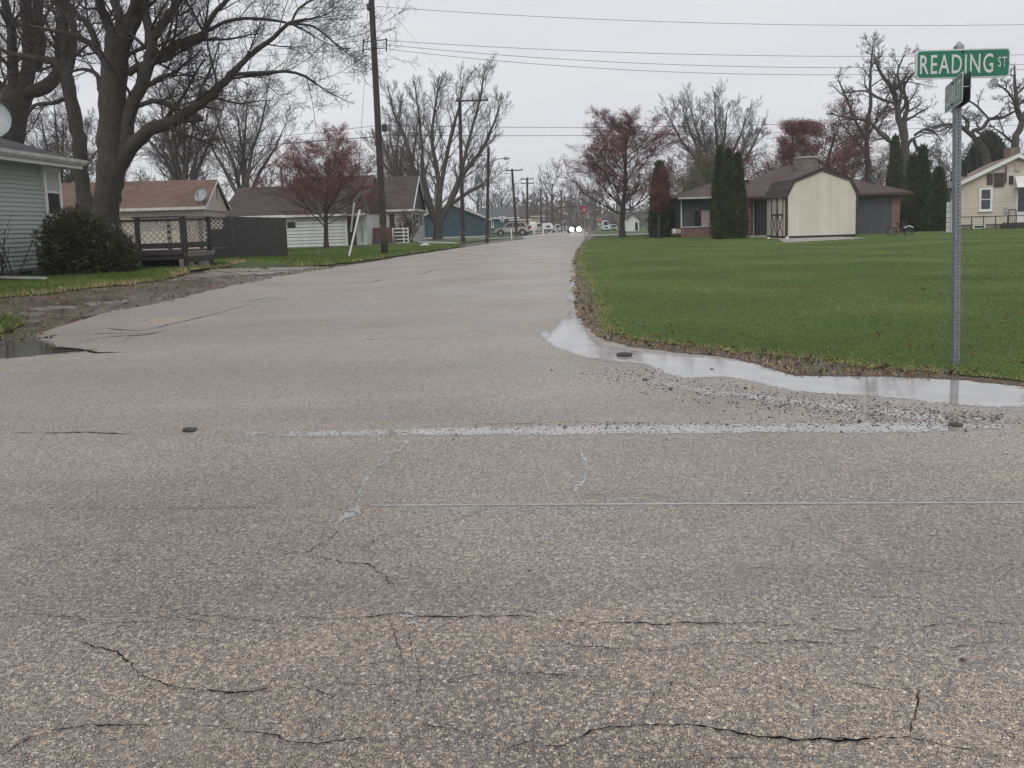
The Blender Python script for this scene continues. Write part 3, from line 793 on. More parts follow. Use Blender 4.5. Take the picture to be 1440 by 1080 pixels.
# cracks: narrow open joints filled with wet dirt
MAT['crack'] = pbr('crack', (0.007, 0.006, 0.005), 0.95, 0.4, 30, spec=0.05)
def crack(pts, w0, seed, label=None, dz=0.012, br=True):
    rg = random.Random(seed)
    P = [G(x, y) for x, y in pts]
    fine = []
    for a, b in zip(P, P[1:]):
        l = (b - a).length; k = max(2, int(l / max(0.012, 0.004 * a.length)))
        for j in range(k): fine.append(a + (b - a) * (j / k))
    fine.append(P[-1])
    mb = MB(); n = len(fine)
    ph = rg.uniform(0, 9); wd = 0
    L_, R_ = [], []
    for i, p in enumerate(fine):
        t = (fine[min(i + 1, n - 1)] - fine[max(i - 1, 0)]).normalized(); nn = Vector((-t.y, t.x, 0))
        wd = wd * 0.88 + rg.gauss(0, 0.008)
        ww = w0 * max(0.34, 0.6 + 0.35 * math.sin(i * 0.11 + ph) + 0.25 * math.sin(i * .37) + rg.uniform(-.5, .6)) * (.55 if abs(t.y) > abs(t.x) else 1) * min(1, 5 * min(i + 1, n - i) / n)
        c = p + nn * wd * min(1.5, 0.3 + p.length / 12)
        L_.append(c + nn * ww); R_.append(c - nn * ww)
    v = []
    for a, b in zip(L_, R_): v += [(a.x, a.y, gz(a.x, a.y) + dz), (b.x, b.y, gz(b.x, b.y) + dz)]
    mb.add(v, [(2 * i, 2 * i + 1, 2 * i + 3, 2 * i + 2) for i in range(n - 1)])
    me_o = mb.build('crack', 'crack', road)
    return me_o
cr_list = [
    ([(470, 742), (476, 752), (430, 780), (380, 785), (345, 800), (318, 822)], .0045),
    ([(430, 783), (480, 795), (520, 797), (545, 820), (553, 845)], .005), ([(575, 885), (590, 930), (596, 1000), (612, 1030)], .003),
    ([(518, 762), (560, 752), (600, 746), (650, 730), (690, 713)], .004), ([(522, 760), (528, 790), (540, 805)], .003),
    ([(330, 878), (430, 874), (500, 876), (560, 872), (640, 872), (760, 876), (900, 878), (1050, 880), (1160, 887), (1200, 892), (1240, 888), (1285, 889)], .0055),
    ([(720, 916), (800, 914), (900, 918), (1000, 908), (1160, 908), (1262, 915)], .003),
    ([(-20, 1078), (30, 1050), (70, 1035), (110, 1031), (180, 1022), (250, 1018)], .006),
    ([(105, 903), (150, 920), (200, 955), (250, 972), (300, 978), (350, 977), (420, 970)], .005), ([(345, 980), (300, 1010), (330, 1030)], .002),
    ([(700, 1062), (740, 1052), (790, 1050), (830, 1036), (880, 1028), (960, 1025), (1010, 1032), (1060, 1035), (1120, 1046), (1180, 1042), (1275, 1041), (1320, 1053), (1370, 1066), (1450, 1069)], .006),
    ([(1288, 970), (1284, 1000), (1276, 1020), (1274, 1041)], .005), ([(780, 1050), (802, 1078)], .004), ([(1130, 1046), (1200, 1048)], .005),
    ([(1085, 750), (1100, 765), (1110, 780), (1125, 812)], .003), ([(1040, 800), (1100, 805), (1180, 815)], .002),
    ([(-10, 719), (150, 718), (300, 717), (420, 715.5), (520, 714)], .0035), ([(560, 713), (900, 713), (1440, 711)], .0012),
    ([(380, 878), (300, 870), (200, 862)], .002), ([(600, 858), (700, 862), (800, 868)], .0025), ([(1330, 920), (1440, 905)], .0025),
    ([(590, 1020), (680, 1032), (720, 1060)], .002), ([(550, 925), (500, 960), (470, 985), (420, 972)], .0025), ([(60, 612), (160, 611), (190, 612)], .012), ([(20, 610), (90, 612)], .006),
    ([(68, 473), (105, 470), (150, 463), (200, 466), (260, 452), (300, 443), (370, 425), (417, 418)], .045), ([(95, 484), (150, 475), (200, 472), (240, 466)], .035),
    ([(78, 489), (115, 494), (140, 497), (180, 497)], .05), ([(105, 472), (150, 470), (215, 470), (235, 462)], .03), ([(170, 455), (200, 452), (215, 453)], .02), ([(150, 487), (175, 480), (178, 475)], .015),
    ([(480, 400), (505, 398), (520, 399), (537, 393)], .09), ([(566, 385), (590, 386), (610, 380), (630, 378)], .09), ([(600, 375), (625, 371), (637, 372)], .07), ([(644, 373), (660, 372)], .07), ([(340, 427), (372, 420), (412, 420)], .03),
    ([(655, 366), (670, 365)], .06), ([(670, 387), (700, 386), (735, 389)], .03), ([(500, 480), (560, 476), (640, 478)], .01), ([(640, 600), (800, 596), (960, 597)], .006),
    ([(820, 700), (900, 698), (960, 705)], .002), ([(850, 1075), (980, 1068), (1100, 1075)], .002), ([(250, 1018), (330, 1030), (420, 1050), (520, 1048), (600, 1040)], .003), ([(420, 970), (520, 965), (640, 958), (760, 952), (880, 960)], .003), ([(1285, 889), (1360, 880), (1440, 884)], .004), ([(900, 1026), (915, 985), (960, 955), (975, 915)], .003), ([(0, 870), (60, 868), (140, 880), (250, 876), (330, 878)], .0035), ([(553, 845), (545, 862), (560, 900), (575, 960), (590, 1010)], .003), ([(1125, 812), (1150, 850), (1165, 885)], .0025), ([(1180, 960), (1240, 975), (1288, 972)], .0025), ([(150, 760), (260, 770), (318, 822)], .0018), ([(130, 860), (105, 903)], .002)]
for i, (p, w_) in enumerate(cr_list): crack(p, w_ * (.52 if w_ < .01 else .5), 100 + i)

# cracked slabs and ruts of the apron: raised concrete pieces with dirt between
rgs = random.Random(5)
for i, pp in enumerate([[(300, 380), (368, 378.3), (366, 382), (318, 384)], [(372, 378), (432, 376.5), (428, 380), (380, 382)], [(268, 388), (322, 385.5), (330, 388), (262, 392)], [(330, 384.5), (400, 382.5), (380, 386.5), (338, 388.5)],
                         [(40, 437), (105, 433), (108, 436), (60, 440)], [(118, 430), (178, 424), (180, 427), (130, 433)], [(28, 441), (64, 442), (60, 446), (36, 447)]]):
    q = densify(g2(*pp), .12, .05, rgs)
    mb = MB(); mb.prism([(x, y, gz(x, y) - .02) for x, y in q], (0, 0, .045 + .01 * rgs.random()))
    o = mb.build('slab_piece', 'slab', mud)

# ------------------------------------------------------------------ grass blades, pebbles
def scatter(poly, n, rs, ymin, ymax, power=1.0, xlim=(-40, 40)):
    A = np.array(poly); x0, y0 = A.min(0); x1, y1 = A.max(0)
    x0, x1 = max(x0, xlim[0]), min(x1, xlim[1]); y0, y1 = max(y0, ymin), min(y1, ymax)
    out_ = []
    got = 0
    while got < n:
        yy = y0 * (y1 / y0) ** (rs.rand(n * 3) ** power) if power else y0 + (y1 - y0) * rs.rand(n * 3)
        # keep to what lies in front of the camera
        xx = rs.uniform(-0.72, 0.72, n * 3) * yy
        P = np.stack([xx, yy], 1); k = (xx > x0) & (xx < x1)
        P = P[k]; P = P[inpoly(P, poly)]; out_.append(P); got += len(P)
        if len(P) == 0: break
    return np.concatenate(out_)[:n]
vgz = np.vectorize(gz)
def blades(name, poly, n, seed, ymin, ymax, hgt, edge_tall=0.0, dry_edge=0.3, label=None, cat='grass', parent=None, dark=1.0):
    rs = np.random.RandomState(seed)
    P = scatter(poly, n, rs, ymin, ymax)
    d = edist(P, poly); n = len(P)
    h = hgt * rs.uniform(0.4, 1.3, n) * (1 + edge_tall * np.exp(-d / 0.2) * rs.rand(n))
    dist = np.linalg.norm(P, axis=1)
    wdt = 0.0016 * (1 + dist / 5) * rs.uniform(.7, 1.4, n)
    h *= np.clip(0.75 + dist / 40, .75, 1.3)
    a = rs.uniform(0, 2 * np.pi, n); z = vgz(P[:, 0], P[:, 1]) + 0.015
    le = rs.normal(0, 0.45, (n, 2)) * h[:, None]
    b0 = np.stack([P[:, 0] - np.cos(a) * wdt, P[:, 1] - np.sin(a) * wdt, z], 1)
    b1 = np.stack([P[:, 0] + np.cos(a) * wdt, P[:, 1] + np.sin(a) * wdt, z], 1)
    tp = np.stack([P[:, 0] + le[:, 0], P[:, 1] + le[:, 1], z + h], 1)
    V = np.stack([b0, b1, tp], 1).reshape(-1, 3)
    me = np_mesh(name, V, np.arange(n * 3).reshape(n, 3))
    # patches and stripes of tone
    tone = rs.rand(n) * 0.62 + 0.12 * np.sin(P[:, 1] * 1.3 + np.sin(P[:, 0] * .6) * 1.3) + 0.1 * np.sin(P[:, 0] * 1.9 + P[:, 1])
    dry = (rs.rand(n) < dry_edge * np.exp(-d / 0.16) + 0.012)
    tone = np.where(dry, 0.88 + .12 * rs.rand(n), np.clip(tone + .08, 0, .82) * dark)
    at = me.attributes.new('tone', 'FLOAT', 'POINT'); at.data.foreach_set('value', np.repeat(tone, 3).astype(np.float32))
    o = link(name, me, 'blade', parent); tag(o, label, cat, None, 'stuff'); return o
blades('grass', lawn1_pl, 440000, 1, 5.0, 62, 0.016, 1.0, 0.5, 'short mown green grass of the wide lawn right of the road')
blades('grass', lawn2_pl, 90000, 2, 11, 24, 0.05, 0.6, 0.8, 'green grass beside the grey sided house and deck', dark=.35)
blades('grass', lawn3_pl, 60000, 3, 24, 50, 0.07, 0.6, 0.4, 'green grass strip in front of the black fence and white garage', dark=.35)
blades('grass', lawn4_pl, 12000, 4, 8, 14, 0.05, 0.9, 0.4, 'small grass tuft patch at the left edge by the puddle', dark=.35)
# dead straw on the shoulder
rs = np.random.RandomState(77)
blades('dry_grass', shoulder_pl, 3500, 8, 6, 40, 0.022, 0.4, 1.8, 'dead straw and thin grass on the gravel lawn edge')
blades('dry_grass', mud_pl, 3000, 9, 10, 30, 0.025, 0.4, 1.5, 'dead straw lying on the muddy verge left of the road')

def pebbles(name, P, size, seed, label, dz=0.012, tlo=0., thi=1.):
    rs = np.random.RandomState(seed); n = len(P)
    base = np.array([(1, 0, 0), (0.3, .95, 0), (-.8, .6, 0), (-.8, -.6, 0), (.3, -.95, 0), (0.1, .05, .75)])
    fc = np.array([(0, 1, 5), (1, 2, 5), (2, 3, 5), (3, 4, 5), (4, 0, 5)])
    s = size * rs.lognormal(0, .4, n); a = rs.uniform(0, 6.28, n)
    V = base[None] * s[:, None, None] * rs.uniform(.7, 1.3, (n, 6, 3))
    c, s_ = np.cos(a)[:, None], np.sin(a)[:, None]
    X = V[:, :, 0] * c - V[:, :, 1] * s_; Yv = V[:, :, 0] * s_ + V[:, :, 1] * c
    z = vgz(P[:, 0], P[:, 1]) + dz
    V = np.stack([X + P[:, 0:1], Yv + P[:, 1:2], V[:, :, 2] + z[:, None]], -1).reshape(-1, 3)
    Fc = (fc[None] + (np.arange(n) * 6)[:, None, None]).reshape(-1, 3)
    me = np_mesh(name, V, Fc)
    at = me.attributes.new('tone', 'FLOAT', 'POINT'); at.data.foreach_set('value', np.repeat(rs.uniform(tlo, thi, n), 6).astype(np.float32))
    return tag(link(name, me, 'pebble'), label, 'gravel', None, 'stuff')
pebbles('gravel', scatter(shoulder_pl, 4500, rs, 6, 40), .009, 1, 'loose stones on the gravel edge of the lawn', .012, 0, .7)
pebbles('gravel', scatter(mud_pl, 1500, rs, 10, 30), .012, 2, 'loose stones on the muddy verge at left', 0.0)
def foliage(name, pts_n, nrm_n, size, seed, asp=2.2, drop=0.3):
    rs = np.random.RandomState(seed); n = len(pts_n)
    d = nrm_n + rs.normal(0, .45, (n, 3)); d[:, 2] += drop; d /= np.linalg.norm(d, axis=1, keepdims=True)
    s_ = np.cross(d, rs.normal(0, 1, (n, 3))); s_ /= np.linalg.norm(s_, axis=1, keepdims=True)
    sz = size * rs.uniform(.5, 1.4, (n, 1))
    V = np.stack([pts_n - s_ * sz * .5, pts_n + d * sz * asp * .5 - s_ * sz * .15, pts_n + d * sz * asp, pts_n + s_ * sz * .5], 1).reshape(-1, 3)
    return np_mesh(name, V, np.arange(n * 4).reshape(n, 4))
def leaves(name, P, seed, label):
    rs = np.random.RandomState(seed); n = len(P)
    P3 = np.stack([P[:, 0], P[:, 1], vgz(P[:, 0], P[:, 1]) + .02 + .012 * rs.rand(n)], 1); Nn = rs.normal(0, 1, (n, 3)); Nn[:, 2] *= .12
    tag(link(name, foliage(name, P3, Nn, .035, seed, 1.4, 0.0), 'dead_leaf'), label, 'leaves', None, 'stuff')
MAT['dead_leaf'] = pbr('dead_leaf', (0.13, 0.075, 0.04), 0.8, 0.6, 9)
leaves('fallen_leaves', scatter(mud_pl, 800, rs, 9, 32), 1, 'dead brown leaves scattered over the muddy verge')
leaves('fallen_leaves', scatter(lawn2_pl, 350, rs, 10, 22), 2, 'dead brown leaves on the grass by the grey house')
leaves('fallen_leaves', scatter(lawn1_pl, 260, rs, 6, 30), 4, 'few dead leaves strewn over the wide right lawn')
leaves('fallen_leaves', scatter(shoulder_pl, 500, rs, 6, 30), 3, 'dead brown leaves along the gravel edge of the right lawn')
def band(pts, n, spread, rs):
    P = []
    for k in range(n):
        u = rs.rand() * (len(pts) - 1); i = int(u); f = u - i
        x = pts[i][0] + (pts[i + 1][0] - pts[i][0]) * f; y = pts[i][1] + (pts[i + 1][1] - pts[i][1]) * f
        q = G(x, y); P.append((q.x + rs.normal(0, .25), q.y + rs.normal(0, spread)))
    return np.array(P)
pebbles('gravel', np.concatenate([band([(860, 520), (960, 548), (1080, 562), (1200, 578), (1330, 590), (1420, 592)], 1500, .16, rs), band([(1120, 566), (1250, 585), (1340, 597)], 700, .09, rs), band([(700, 604), (1000, 600), (1380, 600)], 500, .06, rs)]), .0055, 3, 'dark loose chips on the wet road beside the long puddle', .008, 0, .45)
pebbles('gravel', scatter(g2((0, 520), (700, 480), (1440, 620), (1440, 1070), (0, 1070)), 1100, rs, 1.8, 9), .0036, 4, 'scattered loose chips on the near road surface', .007, .2, 1)

# ------------------------------------------------------------------ building helpers
class Wall:
    """a vertical plane: s metres along it, z up, o out of it"""
    def __init__(s, p0, e1, out):
        s.p = Vector((p0[0], p0[1], 0)); s.e = Vector((e1[0], e1[1], 0)).normalized(); s.n = Vector((out[0], out[1], 0)).normalized()
        n2 = Vector((-s.e.y, s.e.x, 0)); s.n = n2 if n2.dot(s.n) > 0 else -n2
    def pt(s, a, z, o=0.0):
        v = s.p + s.e * a + s.n * o; v.z = z; return v
    def px(s, x, y):
        d = ray(x, y); c = Vector((0, 0, CAM_H)); t = (s.p - c).dot(s.n) / d.dot(s.n) if True else 0
        t = ((s.p - Vector((0, 0, 0))).dot(s.n) - Vector((c.x, c.y, 0)).dot(s.n)) / Vector((d.x, d.y, 0)).dot(s.n)
        q = c + d * t; return (q - s.p).dot(s.e), q.z
    def box(s, mb, a0, a1, z0, z1, o0=0.0, o1=0.05):
        return mb.obox(s.pt(a0, z0, o0), s.e * (a1 - a0), s.n * (o1 - o0), (0, 0, z1 - z0))
    def prism(s, mb, poly, o0, o1):
        return mb.prism([s.pt(a, z, o0) for a, z in poly], s.n * (o1 - o0))

def window(parent, W, a0, a1, z0, z1, frame='white_paint', pane='glass', fw=0.07, mid=True, o=0.03, sill=True, blind=None, name='window'):
    if a0 > a1: a0, a1 = a1, a0
    mb = MB()
    W.box(mb, a0, a0 + fw, z0, z1, 0, o + .03); W.box(mb, a1 - fw, a1, z0, z1, 0, o + .03)
    W.box(mb, a0 + fw, a1 - fw, z1 - fw, z1, 0, o + .03); W.box(mb, a0 + fw, a1 - fw, z0, z0 + fw, 0, o + .03)
    f = mb.build(name, frame, parent)
    zm = (z0 + z1) / 2
    if mid:
        W.box(MB(), 0, 0, 0, 0)
        m2 = MB(); W.box(m2, a0 + fw, a1 - fw, zm - .025, zm + .025, 0.01, o + .02); m2.build('meeting_rail', frame, f)
        for (u, v_) in ((z0 + fw, zm - .025), (zm + .025, z1 - fw)):
            m3 = MB(); W.box(m3, a0 + fw, a1 - fw, u, v_, 0.0, o); m3.build('pane', blind if (blind and u > zm - .03) else pane, f)
    else:
        m3 = MB(); W.box(m3, a0 + fw, a1 - fw, z0 + fw, z1 - fw, 0.0, o); m3.build('pane', pane, f)
    if sill:
        m4 = MB(); W.box(m4, a0 - .04, a1 + .04, z0 - .045, z0, 0, o + .08); m4.build('sill', frame, f)
    return f

def siding(parent, W, a0, a1, z0, z1, lap, mat, th=0.02, top=None, name='siding_plank', gap=0.0):
    """overlapping planks, one object each; top(z) -> (a0, a1) trims them under a gable"""
    n = int(round((z1 - z0) / lap)); first = None
    for i in range(n):
        z = z0 + i * lap
        if top:
            lo = top(z + lap * .5)
            if lo is None: break
            b0, b1 = lo
            if b1 - b0 < 0.1: break
        else: b0, b1 = a0, a1
        if first is None or top:
            mb = MB()
            zt_ = z + lap * (1.02 - gap); v = [W.pt(b0, z, 0), W.pt(b0, z, th), W.pt(b0, zt_, 0.003 + th * gap * 2), W.pt(b0, zt_, 0)]
            mb.prism(v, W.e * (b1 - b0))
            o = mb.build(name, mat, parent)
            if not top: first = o; f0 = z
        else:
            o = first.copy(); COL.objects.link(o); o.location = first.location + Vector((0, 0, z - f0))

def gable_roof(parent, W, a0, a1, zf, run, rise, oh=0.4, th=0.12, mat='roof_brown', back=1.0, trim='white_paint', front_only=False):
    """ridge parallel to W; eave over W at height zf"""
    for sgn in (0, 1):
        mb = MB()
        sl = rise / run
        if sgn == 0:
            e = W.pt(a0, zf - oh * sl, oh); r = W.pt(a0, zf + rise, -run)
        else:
            e = W.pt(a0, zf - oh * sl, -2 * run - oh); r = W.pt(a0, zf + rise, -run)
        mb.prism([e, r, r + Vector((0, 0, th)), e + Vector((0, 0, th))], W.e * (a1 - a0))
        mb.build('roof', mat, parent)
    mb = MB(); W.box(mb, a0, a1, zf - oh * rise / run - .06, zf - oh * rise / run + th - .01, oh + .002, oh + .09); mb.build('gutter', trim, parent)
def rakes(parent, W, a, zf, run, rise, oh, wd, trim, th=0.12, t=0.05):
    """fascia boards on the gable end at s = a"""
    sl = rise / run
    for o0, o1 in ((oh, -run), (-2 * run - oh, -run)):
        mb = MB()
        p0 = W.pt(a, zf - oh * sl + th - .03, o0); p1 = W.pt(a, zf + rise + th - .03, o1)
        mb.prism([p0, p1, p1 - Vector((0, 0, wd)), p0 - Vector((0, 0, wd))], W.e * t); mb.build('fascia', trim, parent)

def hip_roof(parent, x0, x1, y0, y1, ze, zr, axis, mat, th=0.1, inset=None, trim='white_paint'):
    """axis 'x' or 'y' = ridge direction; one part per slope"""
    if axis == 'x':
        h = (y1 - y0) / 2; i = h if inset is None else inset
        A, B = Vector((x0 + i, y0 + h, zr)), Vector((x1 - i, y0 + h, zr))
    else:
        h = (x1 - x0) / 2; i = h if inset is None else inset
        A, B = Vector((x0 + h, y0 + i, zr)), Vector((x0 + h, y1 - i, zr))
    c = [Vector((x0, y0, ze)), Vector((x1, y0, ze)), Vector((x1, y1, ze)), Vector((x0, y1, ze))]
    if axis == 'x': faces = [[c[0], c[1], B, A], [c[1], c[2], B], [c[2], c[3], A, B], [c[3], c[0], A]]
    else: faces = [[c[0], c[1], A], [c[1], c[2], B, A], [c[2], c[3], B], [c[3], c[0], A, B]]
    mb = MB()
    for f in faces: mb.add(f, [tuple(range(len(f)))])
    mb.add([p - Vector((0, 0, th)) for p in c], [(3, 2, 1, 0)])
    for i in range(4):
        a, b = c[i], c[(i + 1) % 4]; mb.add([a, b, b - Vector((0, 0, th)), a - Vector((0, 0, th))], [(3, 2, 1, 0)])
    return mb.build('roof', mat, parent)

def dish(parent_or_none, pos, r, label, aim=(0, -1, .5), mat='dish', group=None):
    t = thing('satellite_dish', label, 'satellite dish', pos, group)
    aim = Vector(aim).normalized(); c = Vector(pos) + Vector((0, 0, r * 1.5))
    a = aim.cross(Vector((0, 0, 1))).normalized(); b = a.cross(aim)
    mb = MB(); rings = 4; n = 18; v = [c - aim * r * .22]; f = []
    for i in range(1, rings + 1):
        rr = r * i / rings
        for k in range(n):
            an = 2 * math.pi * k / n; v.append(c + a * rr * math.cos(an) + b * rr * 1.12 * math.sin(an) - aim * r * .22 * (1 - (i / rings) ** 2))
    for k in range(n): f.append((0, 1 + k, 1 + (k + 1) % n))
    for i in range(rings - 1):
        for k in range(n): f.append((1 + i * n + k, 1 + (i + 1) * n + k, 1 + (i + 1) * n + (k + 1) % n, 1 + i * n + (k + 1) % n))
    m = len(v); v2 = [p - aim * .02 for p in v]; f2 = [tuple(x + m for x in q[::-1]) for q in f]
    mb.add(v + v2, f + f2 + [(1 + (rings - 1) * n + k, 1 + (rings - 1) * n + (k + 1) % n, m + 1 + (rings - 1) * n + (k + 1) % n, m + 1 + (rings - 1) * n + k) for k in range(n)])
    mb.build('reflector', mat, t, smooth=True)
    m2 = MB(); m2.cyl(pos, c - aim * r * .25, .025, .025, 8); m2.build('mast', 'metal', t)
    m3 = MB(); tip = c + aim * r * .9 - b * r * .35; m3.cyl(c - b * r * 1.05, tip, .014, .014, 6); m3.cyl(tip, tip - aim * .1, .04, .03, 8); m3.build('feed_arm', 'dark_metal', t)
    return t

# ================================================================== 1 near house on the left
XA = -11.2
hA = thing('house', 'grey sided single storey house with grey hip roof at the left edge', 'house', (-15, 14, gz(-15, 14)))
WA = Wall((XA, 0), (0, 1), (1, 0))
aC = WA.px(85, 300)[0]
mb = MB(); mb.box(-19, XA, 8, aC, .5, 3.02); mb.build('wall', 'grey_siding', hA)
siding(hA, WA, 8, aC, .56, 3.0, .1017, 'grey_siding', 0.032)
mb = MB(); WA.box(mb, aC - .075, aC + .01, .54, 3.0, .0, .035); mb.box(XA - .1, XA + .02, aC, aC + .03, .54, 3.0); mb.build('corner_board', 'white_dirty', hA)
fb = None
for r_ in range(2):
    for k in range(30):
        y0 = 8 + k * .4 + (r_ % 2) * .2
        if y0 + .39 > aC: continue
        if fb is None:
            mb = MB(); mb.box(XA - .2, XA - .03, y0, y0 + .39, .18, .36); fb = mb.build('block', 'block', hA); fy, fl = y0, fb.location.copy()
        else:
            o = fb.copy(); COL.objects.link(o); o.location = fl + Vector((rgs.uniform(-.008, .008), y0 - fy, r_ * .19))
mb = MB(); mb.box(XA - .1, XA - .015, 18.35, 18.85, .3, .54); mb.build('crawl_vent', 'black', hA)
w0 = WA.px(57, 250)[0]; w1 = WA.px(81, 250)[0]; zt = 2.97; zb_ = WA.px(66, 306)[1]
window(hA, WA, w0, w1, zb_, zt, 'white_paint', 'glass', .1, True, .05, True, 'blind')
EV = 20.25; zE = 3.02
hip_roof(hA, -19.6, -10.6, 6.5, EV, zE + .12, zE + .12 + 1.75, 'y', 'roof_grey')
mb = MB(); mb.box(-10.62, -10.58, 6.5, EV, zE - .1, zE + .06); mb.box(-19.6, -10.58, EV, EV + .03, zE - .1, zE + .06); mb.build('fascia', 'white_paint', hA)
mb = MB()
prof = [(-10.575, zE - .02), (-10.50, zE - .02), (-10.45, zE + .04), (-10.44, zE + .11), (-10.46, zE + .11), (-10.575, zE + .09)]
mb.prism([(x, 6.5, z) for x, z in prof], (0, EV + .03 - 6.5, 0)); mb.build('gutter', 'white_dirty', hA)
mb = MB(); mb.box(-11.19, -10.62, 6.6, EV - .05, zE - .06, zE - .04); mb.build('soffit', 'white_dirty', hA)
dish(None, H(-15, 166, 15.5) - Vector((0, 0, .55)), .36, 'grey satellite dish on the roof at the far left edge', (.5, -.8, .35))

# fallen board and bare shrub by the house
pb0, pb1 = G(-6, 398, .12), G(64, 398, .10)
mb = MB(); mb.beam(pb0, pb1, .09, .04); tag(mb.build('board', 'white_dirty'), 'long pale board lying on the grass by the grey house', 'board')
rg = random.Random(3); ts = {0: Tubes(), 1: Tubes()}; tips = []
sb = G(13, 397)
for k in range(7):
    grow(ts, tips, (rg.uniform(-.15, .15), rg.uniform(-.1, .1), -.05), (rg.uniform(-.5, .5), rg.uniform(-.3, .3), 1), rg.uniform(.8, 1.2), .022, 2,
         dict(MAPLE, rmin=.005, n=[3, 3, 3, 3], thick=1, wob=[.1, .1, .1, .14, .2]), rg)
tag(link('bare_shrub', ts[1].mesh('bare_shrub'), 'twig', None, sb), 'leafless shrub with few stems against the grey siding', 'shrub')

# ================================================================== evergreens
def arb_mesh(seed, n=7000, lumps=((0, 0, 1.0),), Ht=6.0, Rr=1.0, size=.10, sharp=.62):
    rs = np.random.RandomState(seed); P, Nn = [], []
    for (lx, ly, lh) in lumps:
        k = n // len(lumps); t = rs.beta(1.1, 1.25, k); a = rs.uniform(0, 2 * np.pi, k)
        r = Rr * (1 - t) ** sharp * np.clip(.72 + t * 1.6, 0, 1) * (1 + .10 * np.sin(a * 3 + t * 11 + seed) + .08 * np.sin(a * 7 - t * 19)) * rs.uniform(.78, 1.03, k) ** .7
        P.append(np.stack([lx + r * np.cos(a), ly + r * np.sin(a), t * Ht * lh], 1)); Nn.append(np.stack([np.cos(a) * .55, np.sin(a) * .55, np.full(k, .9)], 1))
    return foliage('foliage', np.concatenate(P), np.concatenate(Nn), size, seed)
def arb_core(Rr, Ht, lumps, sharp=.62):
    mb = MB()
    for lx, ly, lh in lumps:
        prev = None
        for i in range(8):
            t0, t1 = i / 8, (i + 1) / 8
            f = lambda t: max(.02, Rr * .8 * (1 - t) ** sharp * min(1, .72 + t * 1.6))
            mb.cyl((lx, ly, t0 * Ht * lh), (lx, ly, t1 * Ht * lh * .99), f(t0), f(t1), 10, False)
    return mb
def arborvitae(label, xb, yb, xtop_y, wpx, seed, lumps=((0, 0, 1.0),), Y=None, mat='arborvitae', group=None, name='arborvitae'):
    b = G(xb, yb) if Y is None else H(xb, yb, Y); Yd = b.y
    Ht = (H(xb, xtop_y, Yd).z - b.z); Rr = wpx / 2 / F_PX * Yd
    t = thing(name, label, 'evergreen', b, group)
    link('foliage', arb_mesh(seed, 7000 * max(1, len(lumps)), lumps, Ht, Rr, .0028 * Yd), mat, t)
    mb = arb_core(Rr, Ht, lumps); me = bpy.data.meshes.new('inner_crown'); me.from_pydata(mb.v, [], mb.f); me.shade_smooth(); link('inner_crown', me, mat, t)
    return t
arborvitae('dark columnar evergreen standing alone between maple and brick house', 929, 334, 230, 33, 11)
arborvitae('tall dark evergreen with two tops left of the porch of the brick house', 1019, 336.5, 209, 25, 12, ((-.22, 0, 1.0), (.25, .1, .97)))
arborvitae('dark evergreen with single top crowding the porch column', 1037, 335.5, 218, 25, 13)
arborvitae('slim dark evergreen behind the right end of the brick house roof', 1257, 325, 195, 24, 14, Y=62)
arborvitae('tall pointed evergreen behind the garage corner, the tallest of the right cluster', 1296, 328, 208, 26, 15, ((0, 0, 1.0), (-.5, .2, .9)), Y=50)
arborvitae('low leaning dark evergreen at the foot of the right cluster', 1284, 329, 262, 40, 16, Y=48)
arborvitae('pointed evergreen right beside the white vinyl fence end', 1318, 328.5, 239, 30, 17, Y=47)

# yew bush in front of the deck
t = thing('bush', 'large dark green bush against the corner of the grey house and the deck', 'bush', G(112, 388))
BS = .80
rs = np.random.RandomState(4); P, Nn = [], []
bc = t.location
for (cx_, cy_, cz_, rx_, ry_, rz_) in ((0, 0, .75, .85, .9, 1.0), (.55, .3, .6, .7, .8, .78), (-.25, .1, .95, .55, .6, .8), (.95, .4, .45, .5, .7, .6), (-.5, 0, .5, .45, .5, .6), (.2, -.1, 1.05, .5, .5, .75)):
    k = int(6800 * rx_ * rz_); u = rs.normal(0, 1, (k, 3)); u /= np.linalg.norm(u, axis=1, keepdims=True)
    rr = rs.uniform(.62, 1.2, (k, 1)); q = (u * rr * np.array([rx_, ry_, rz_]) * (1 + .1 * np.sin(u[:, :1] * 9 + u[:, 2:] * 7)) + np.array([cx_, cy_, cz_])) * BS
    kk = q[:, 2] > 0; P.append(q[kk]); Nn.append(u[kk])
link('foliage', foliage('foliage', np.concatenate(P), np.concatenate(Nn), .042, 5, 2.4, .35), 'yew', t)
mb = MB()
for (cx_, cy_, cz_, rx_) in ((0, 0, .62, .48), (.55, .3, .45, .38), (.9, .45, .35, .28)):
    for i in range(6):
        a0, a1 = math.pi * (i / 6 - .5), math.pi * ((i + 1) / 6 - .5)
        mb.cyl((cx_ * BS, cy_ * BS, (cz_ + rx_ * .8 * math.sin(a0)) * BS), (cx_ * BS, cy_ * BS, (cz_ + rx_ * .8 * math.sin(a1)) * BS + .001), max(.01, BS * rx_ * math.cos(a0)), max(.01, BS * rx_ * math.cos(a1)), 10, False)
me = bpy.data.meshes.new('inner_foliage'); me.from_pydata(mb.v, [], mb.f); link('inner_foliage', me, 'yew', t)
rg = random.Random(8); ts = {0: Tubes(), 1: Tubes()}; tips = []
for k in range(90):
    grow(ts, tips, (rg.uniform(-.6, .9), rg.uniform(-.4, .2), rg.uniform(.2, .8)), (rg.uniform(-.6, .6), rg.uniform(-.8, .2), 1), rg.uniform(.4, .7), .008, 3, dict(MAPLE, rmin=.004), rg)
link('twigs', ts[1].mesh('twigs'), 'twig', t)

